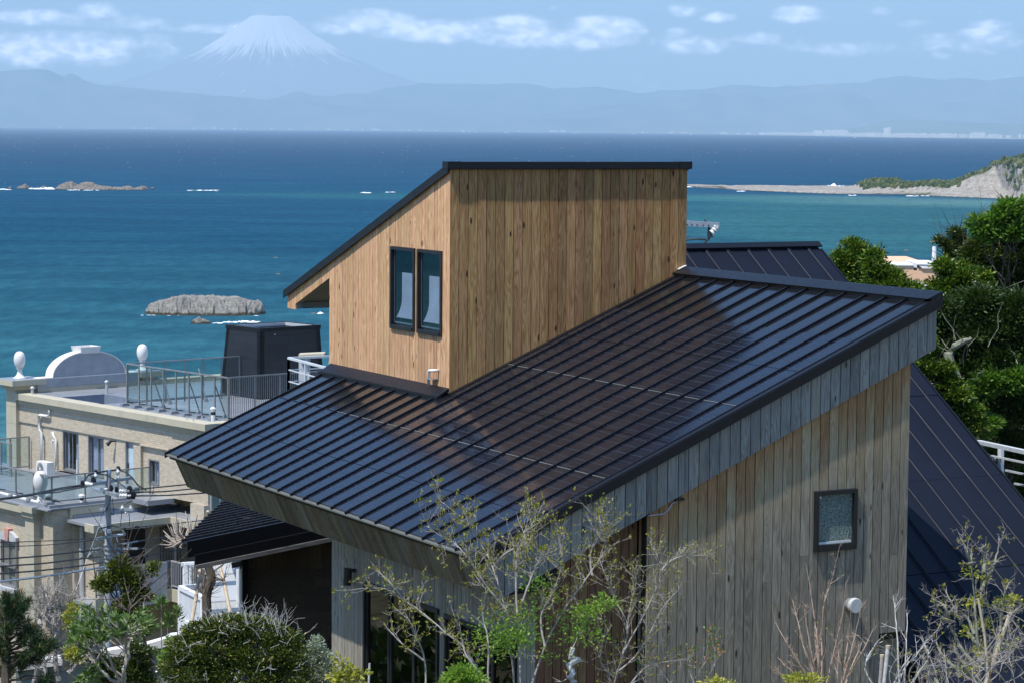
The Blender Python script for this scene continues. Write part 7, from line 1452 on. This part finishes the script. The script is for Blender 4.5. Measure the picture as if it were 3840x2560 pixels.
# tangled brush at the lower right corner
skeleton('bare_brush', 'tangle of pale bare brush filling the lower right corner', 'bush', 20.8, [[(2352+NR.uniform(-140, 30), 1600), (2352+NR.uniform(-150, 30), 1540), (2352+NR.uniform(-170, 20), 1480+NR.uniform(-50, 30)), (2352+NR.uniform(-160, 10), 1420+NR.uniform(-60, 40))] for _ in range(13)]+[[(x, 1610), (x+NR.uniform(-25, 25), 1545), (x+NR.uniform(-45, 45), 1490+NR.uniform(-10, 30))] for x in np.linspace(2060, 2220, 12)],
    .0055, .0018, 11, .12, B_grey, L_bud, 3, .022, .011, lev=2, leaf_p=.10, tr=.0018, spread=.8)
leafy('low_bush', 'low yellow-green bush at the bottom edge under the round wall vent', 'bush', 20.8, [(1850, 1562, 50, 12), (1650, 1572, 40, 12)], 900, .03, .015, L_yellow, tr=.01, crad=.05, per=8)

# ---- bottom left
leafy('leafy_tree', 'dark olive leafy tree in front of the hotel balcony and utility pole', 'tree', 30,
    [(280, 1290, 9, 7), (268, 1301, 13, 9), (250, 1330, 20, 11), (228, 1344, 13, 9), (240, 1352, 12, 7), (285, 1318, 20, 17), (300, 1340, 18, 13), (322, 1312, 10, 10), (318, 1326, 12, 8), (352, 1303, 8, 9), (350, 1318, 8, 8), (310, 1356, 18, 12), (300, 1378, 16, 10), (336, 1372, 12, 9), (290, 1395, 22, 12)], 7600, .042, .021, leafmat('olive_gold_leaf', [(0, (.035, .06, .012)), (.5, (.09, .12, .022)), (.85, (.20, .22, .04)), (1, (.34, .34, .08))], .25), bark=B_dark, tr=.045, crad=.065, per=12, trunk=(305, 1470, 300, 1385), limbs=8, twigs=30)
skeleton('bare_branches', 'bare purplish branches rising right of the leafy tree before the balcony', 'tree', 29.8, [cB2([(1650, 700), (1640, 350), (1760, 120), (1830, 0), (1840, -160)]), cB2([(1650, 330), (1800, 200), (1960, 130), (2110, 0)]), cB2([(1750, 150), (1700, -100), (1690, -260)]), cB2([(1640, 400), (1560, 330), (1400, 350)])], .012, .003, 12, .22, B_dark, None, lev=1, tr=.004, twbark=plain('purple_grey_bark', (.20, .16, .16), .85))
# narrow-leaved shrub
rt_ = cB2([(1110, 320), (960, 400), (1080, 420), (1180, 420), (1270, 330), (1350, 400), (1450, 430), (1560, 440), (1480, 520), (1620, 470), (1750, 400), (1820, 350), (1890, 430), (1880, 520), (980, 520), (900, 560), (1050, 560), (1160, 560), (1280, 560), (1380, 600), (900, 660), (1000, 680), (1150, 680), (1240, 640), (1320, 680), (1100, 820), (1060, 860), (1150, 860), (1500, 640), (1600, 600), (1700, 560), (880, 740), (960, 740), (1200, 500), (1420, 520), (1540, 560), (1860, 620), (1930, 540), (1200, 1120), (1160, 1170), (1050, 1210), (1000, 1260), (1130, 1250), (1260, 1210), (1230, 720), (1000, 600), (1100, 640), (1320, 500), (1690, 640), (1800, 520)])
o = thing('narrow_leaved_shrub', 'tall shrub with whorls of long narrow pale green leaves at the lower left', 'bush', tuple(ground_under(at_d(270, 1600, 23)))); tm = M(); tips = []
forks = [at_d(*p, 23+NR.uniform(-.3, .3)) for p in cB2([(1600, 900), (1350, 900), (1650, 720), (1250, 880), (1560, 700), (1180, 1000)])]; root = ground_under(at_d(285, 1600, 23)); low = at_d(285, 1568, 23)
tm.tube([root, low], [.03, .026], 6)
for f_ in forks: tm.tube(wig(low, f_, 7, .05), [.016, .015, .014, .013, .012, .011, .010], 6)
for p in rt_:
    e = at_d(*p, 23+NR.uniform(-.45, .45)); f_ = min(forks, key=lambda q: np.linalg.norm(q-e)); pt = wig(f_, e, 6, .03); tm.tube(pt, [.008, .007, .006, .006, .005, .004], 5, cap=False); dv = (pt[-1]-pt[-3])*.5+V(0, 0, .02); tips.append((e, dv)); tips.append((pt[-2], dv))
part('stems', tm, B_grey, o); P_, D_ = [], []
for (e, dv) in tips:
    dv = dv/np.linalg.norm(dv)
    for k in range(17): q = NR.normal(size=3); q -= dv*(q@dv); q /= np.linalg.norm(q); P_.append(e-dv*NR.rand()*.04); D_.append(q*NR.uniform(.5, 1.1)+dv*NR.uniform(.2, 1.2))
part('leaves', leaves(np.array(P_), np.array(D_), .085, .019, lj=.3), L_long, o)
for i, ((x, y), lab) in enumerate(zip(cB2([(2030, 190), (2230, 340), (2110, 430)]), ('leftmost of three palm-like green sprigs below the balcony, tallest', 'rightmost of three palm-like sprigs, against the white railing', 'middle and lowest of three palm-like sprigs below the balcony'))):
    d = 27; o = thing('green_sprig', lab, 'plant', tuple(ground_under(at_d(x, y+60, d))), 'palm-like green sprigs'); tm = M(); tp = at_d(x, y, d); tm.tube([ground_under(at_d(x, y+60, d)), at_d(x+1, y+45, d), tp], [.008, .006, .005], 5); part('stem', tm, B_green, o); P_, D_ = [], []
    for k in range(90): q = NR.normal(size=3); q[2] = abs(q[2])*.7; h_ = NR.rand()*.16; P_.append(tp-V(0, 0, h_)+q*.02*h_*8); D_.append(q+V(0, 0, .4))
    part('leaves', leaves(np.array(P_), np.array(D_), .085, .016), L_long, o)
# grey bare tree
skeleton('bare_tree', 'grey leafless tree with pruned stubs between the pine and the narrow-leaved shrub', 'tree', 25.0,
    [cB2([(860, 1500), (900, 1277), (850, 1050), (760, 850), (700, 700), (640, 560), (560, 400), (540, 250), (575, 100)]), cB2([(740, 1250), (700, 1000), (690, 800), (700, 600), (760, 450), (830, 330), (880, 200)]), cB2([(600, 560), (640, 400), (670, 240), (720, 90)]), cB2([(570, 420), (600, 300), (580, 130)]), cB2([(720, 1277), (780, 1100), (860, 950), (1000, 830), (1090, 770)]), cB2([(440, 1277), (480, 1000), (420, 900), (370, 760)]), cB2([(700, 700), (820, 560), (870, 420)]), cB2([(600, 1277), (560, 1050), (640, 950)]), cB2([(500, 560), (500, 420), (505, 360)]), cB2([(860, 1150), (1000, 1000), (1060, 960)])],
    .030, .006, 30, .20, B_grey, None, lev=2, tr=.0035, spread=.8, up=.35, start=.2)
leafy('yellow_bush', 'small yellow-leaved bush between the bare tree and the narrow-leaved shrub', 'bush', 24.2, [(*p, 8, 9) for p in cB2([(890, 370), (870, 440), (940, 330), (870, 570), (900, 470)])]+[(*p, 14, 9) for p in cB2([(920, 920), (960, 970), (1000, 900), (880, 880)])], 900, .035, .018, L_yellow, tr=.01, crad=.05, per=8)
leafy('dark_bush', 'dark small-leaved bush low between the narrow-leaved shrub and the round bush', 'bush', 24.6, [(*p, 26, 18) for p in cB2([(1300, 1000), (1500, 1100), (1700, 1000), (1750, 1150), (1600, 1220), (1250, 1150), (1850, 1230), (1780, 860), (1420, 1210)])], 9000, .030, .016, L_dark, sub=6, tr=.02, crad=.07, per=14)
leafy('lime_bush', 'lime-green young foliage left of the round bush', 'bush', 23.6, [(*p, 12, 9) for p in cB2([(2160, 760), (2200, 860), (2080, 980), (2130, 920), (2100, 1060), (2080, 1030), (2230, 1250), (2180, 1150)])], 1300, .026, .015, L_lime, tr=.01, crad=.05, per=8)
# pine
o = thing('pine_tree', 'dark pine with orange buds at the lower left corner', 'pine tree', tuple(ground_under(at_d(14, 1620, 22)))); tm = M(); lowp = at_d(14, 1590, 22)
tm.tube([ground_under(lowp), lowp, at_d(14, 1540, 22), at_d(16, 1480, 22), at_d(30, 1400, 22)], [.06, .05, .045, .03, .015], 8); part('trunk', tm, B_dark, o)
tf = cB2([(260, 150), (230, 250), (330, 250), (180, 330), (90, 260), (50, 200), (120, 340), (250, 380), (300, 330), (380, 230), (40, 380), (90, 450), (180, 460), (260, 480), (150, 550), (60, 560), (0, 480), (20, 650), (400, 560), (460, 600), (520, 640), (380, 650), (330, 720), (440, 740), (560, 720), (620, 740), (660, 760), (500, 820), (590, 820), (400, 860), (480, 920), (540, 900), (330, 900), (260, 950), (180, 960), (100, 980), (30, 900), (60, 780), (0, 800), (400, 980), (300, 1020), (160, 1060), (60, 1100), (0, 1060), (580, 1230), (640, 1180), (660, 1260), (330, 600), (290, 660), (680, 800), (10, 330), (350, 480), (90, 180), (200, 180)])
bm = M(); P_, D_ = [], []; buds = M()
for i, p in enumerate(tf):
    d = 22+NR.uniform(-.35, .35); e = at_d(*p, d); st_ = at_d(15+NR.uniform(-3, 8), min(1560, p[1]+25), 22); pt = wig(st_, e, 6, .05); bm.tube(pt, [.012, .010, .009, .007, .006, .005], 5, cap=False); dv = pt[-1]-pt[-2]; dv[2] += .05; dv /= np.linalg.norm(dv)
    for k in range(190): q = NR.normal(size=3); q /= np.linalg.norm(q); s_ = NR.rand(); P_.append(e-dv*s_*.13); D_.append(q*.75+dv*.75)
    if i % 3 == 0: buds.tube([e, e+dv*.02+V(0, 0, .025)], [.008, .003], 6)
    elif i % 3 == 1: buds.tube([e, e+dv*.015+V(0, 0, .04)], [.005, .002], 5)
part('branches', bm, B_dark, o); part('needles', leaves(np.array(P_), np.array(D_), .085, .0042, lj=.2), L_pine, o); part('buds', buds, plain('orange_pine_bud', (.45, .22, .08), .7), o, kind='stuff')
# round bush
lm_r = leafmat('round_bush_leaf', [(0, (.03, .05, .010)), (.45, (.065, .095, .018)), (.85, (.14, .17, .03)), (1, (.40, .38, .09))], .22, .3, .5)
lumps = [(470, 1452, 50, 26), (530, 1440, 62, 30), (600, 1448, 58, 28), (655, 1470, 40, 24), (430, 1490, 45, 30), (500, 1495, 80, 45), (590, 1500, 85, 45), (665, 1510, 45, 35), (400, 1535, 32, 30), (460, 1550, 80, 35), (560, 1555, 100, 40), (660, 1555, 60, 35)]
o = leafy('round_bush', 'wide rounded evergreen bush with bare twigs sticking out on top, in front of the porch', 'bush', 21, lumps, 42000, .026, .014, lm_r, bark=B_grey, tr=.035, crad=.05, per=12, limbs=7, clus=.85)
tm = M(); tips = []
for i in range(120):
    l = lumps[NR.choice([0, 1, 2, 3, 1, 2, 5, 6, 2, 1])]; a = NR.uniform(-1, 1); x = l[0]+a*l[2]; y = l[1]-l[3]*math.sqrt(1-a*a)*.9; p = at_d(x, y+8, 21+NR.uniform(-.25, .25)); dr = V(*(R2*(a*.6+NR.normal()*.35)+U2*1.0+fw*NR.normal()*.4)); twig(tm, p, dr, NR.uniform(.06, .19), .0020, 1, tips, .2, .6, 3, .3)
for i in range(34):
    l = lumps[NR.randint(len(lumps))]; p = at_d(l[0]+NR.uniform(-.7, .7)*l[2], l[1]+NR.uniform(-.6, .6)*l[3], 20.72); dr = V(*(R2*NR.normal()+U2*NR.normal()*.8-fw*.3)); twig(tm, p, dr, NR.uniform(.05, .12), .0017, 1, tips, .1, .7, 2, .3)
part('bare_twigs', tm, B_white, o, kind='stuff')
leafy('silver_shrub', 'silvery pale-leaved shrub in the corner beside the front wall', 'bush', 21.6, [(727, 1478, 12, 16), (720, 1500, 20, 18), (740, 1515, 20, 20), (716, 1530, 24, 22), (742, 1548, 24, 24), (700, 1555, 22, 20)], 6500, .022, .012, L_silver, bark=B_white, tr=.012, crad=.05, per=12)
leafy('yellow_shrub', 'yellow-green large-leaved seedling at the bottom edge before the doors', 'bush', 19.8, [(786, 1525, 12, 12), (800, 1545, 22, 14), (775, 1552, 16, 12), (825, 1550, 18, 12), (795, 1568, 30, 14)], 520, .040, .022, L_yellow, tr=.01, crad=.05, per=7)
o = thing('metal_stake', 'short metal stake standing beside the yellow-green seedling', 'stake', tuple(ground_under(at_d(848, 1600, 20.2)))); m_ = M(); m_.tube([ground_under(at_d(848, 1600, 20.2)), at_d(847, 1568, 20.2), at_d(849, 1522, 20.2)], .009, 8); part('rod', m_, B_white, o)
# staked pruned tree with a tuft of shoots
DT = 47.0; o = thing('pruned_tree', 'pruned tree with a tuft of bare shoots left of the ribbed porch roof', 'tree', tuple(ground_under(at_d(475, 1450, DT)))); m_ = M()
m_.tube([ground_under(at_d(475, 1450, DT))]+[at_d(*p, DT) for p in cK([(395, 1250), (388, 1100), (405, 1010), (440, 930), (442, 850), (400, 740), (360, 680), (300, 590), (200, 545), (150, 530)])], [.12, .09, .09, .085, .09, .085, .075, .07, .05, .04, .035], 9); part('trunk', m_, B_dark, o)
m_ = M(); m_.tube([at_d(*p, DT) for p in cK([(375, 1060), (362, 970), (375, 850)])], [.05, .04, .03], 7); m_.tube([at_d(*p, DT) for p in cK([(455, 890), (510, 900), (590, 908)])], [.035, .03, .015], 6); m_.tube([at_d(*p, DT) for p in cK([(445, 850), (500, 790), (570, 740), (590, 700)])], [.02, .014, .01, .006], 5)
tips = []
for (x, y, t_) in ((370, 1080, 14), (420, 860, 8), (395, 1060, 10), (580, 905, 6)):
    for k in range(t_): p = at_d(*cK([(x, y)])[0], DT); twig(m_, p, V(*(R2*NR.normal()+U2*abs(NR.normal())+fw*NR.normal()*.3)), NR.uniform(.2, .6), .008, 1, tips, .2, .6, 2)
part('branches', m_, plain('brown_branch_bark', (.16, .13, .11), .85), o, kind='stuff'); m_ = M(); c0 = at_d(*cK([(150, 470)])[0], DT-.1)
for (x, y) in [(60, 175), (115, 210), (160, 160), (180, 270), (205, 190), (230, 260), (255, 330), (300, 260), (290, 200), (0, 330), (20, 380), (-60, 420), (-80, 370), (-40, 300), (10, 250), (90, 300), (130, 290), (60, 330), (240, 380), (270, 370), (-90, 470), (-60, 560), (40, 430), (-20, 455), (120, 560), (-10, 570), (200, 330), (330, 300), (80, 250), (150, 330), (50, 290), (180, 230), (0, 480), (-120, 520), (220, 300), (30, 200)]:
    e = at_d(*cK([(x, y)])[0], DT-.1+NR.uniform(-.4, .4)); mid = c0+(e-c0)*.5+V(0, 0, -.06)+(R2*(1 if x > 150 else -1))*.06; m_.tube([c0, mid, e], [.020, .015, .007], 5, cap=False)
part('bare_shoots', m_, plain('straw_shoot', (.42, .36, .31), .8), o)
for lab, a, b_ in (('pale support stake left of the pruned trunk', (333, 688), (205, 1500)), ('pale support stake right of the pruned trunk, against the white house', (507, 650), (640, 1230)), ('short stake end showing above the porch roof edge', (405, 165), (372, 330))):
    A_, B3 = at_d(*cK([a])[0], DT+.6), at_d(*cK([b_])[0], DT-.4); o = thing('support_stake', lab, 'stake', tuple(B3-V(0, 0, .5)), 'stakes of the pruned tree'); m_ = M(); m_.tube([A_, (A_+B3)/2+R2*.015, B3, B3+(B3-A_)*.25], [.032, .036, .036, .036], 8); part('cane', m_, B_cane, o)
    if a[1] < 200: m_ = M(); m_.tube([A_-(A_-B3)*.2, A_-(A_-B3)*.5], .06, 7); part('rope_binding', m_, B_dark, o)

# scrub that covers the hillside (a mass nobody could count)
n = 9000; rr_ = NR.uniform(-70, 75, n); ff_ = NR.uniform(26, 150, n); keep = []
Pc = np.stack([rr_, ff_], 1); P_ = []; D_ = []
for r0, f0_ in Pc:
    w_ = r0*eR+f0_*eF
    if 12 < w_[0] < 26 and 18 < w_[1] < 50: continue
    a_, b_, _z = hloc(V(w_[0], w_[1], 0))
    if -4 < a_ < 26 and -6 < b_ < 13: continue
    if abs(r0) < 8 and f0_ < 60 and r0 < 0: continue
    z_ = float(ground_z(r0, f0_)); hgt_ = NR.uniform(.2, .9)
    for k in range(9): P_.append((w_[0]+NR.normal()*.5, w_[1]+NR.normal()*.5, z_+NR.rand()*hgt_)); D_.append((NR.normal(), NR.normal(), abs(NR.normal())+.3))
solo('hillside_scrub', leaves(np.array(P_), np.array(D_), .5, .26, lj=.5), L_deep, kind='stuff')
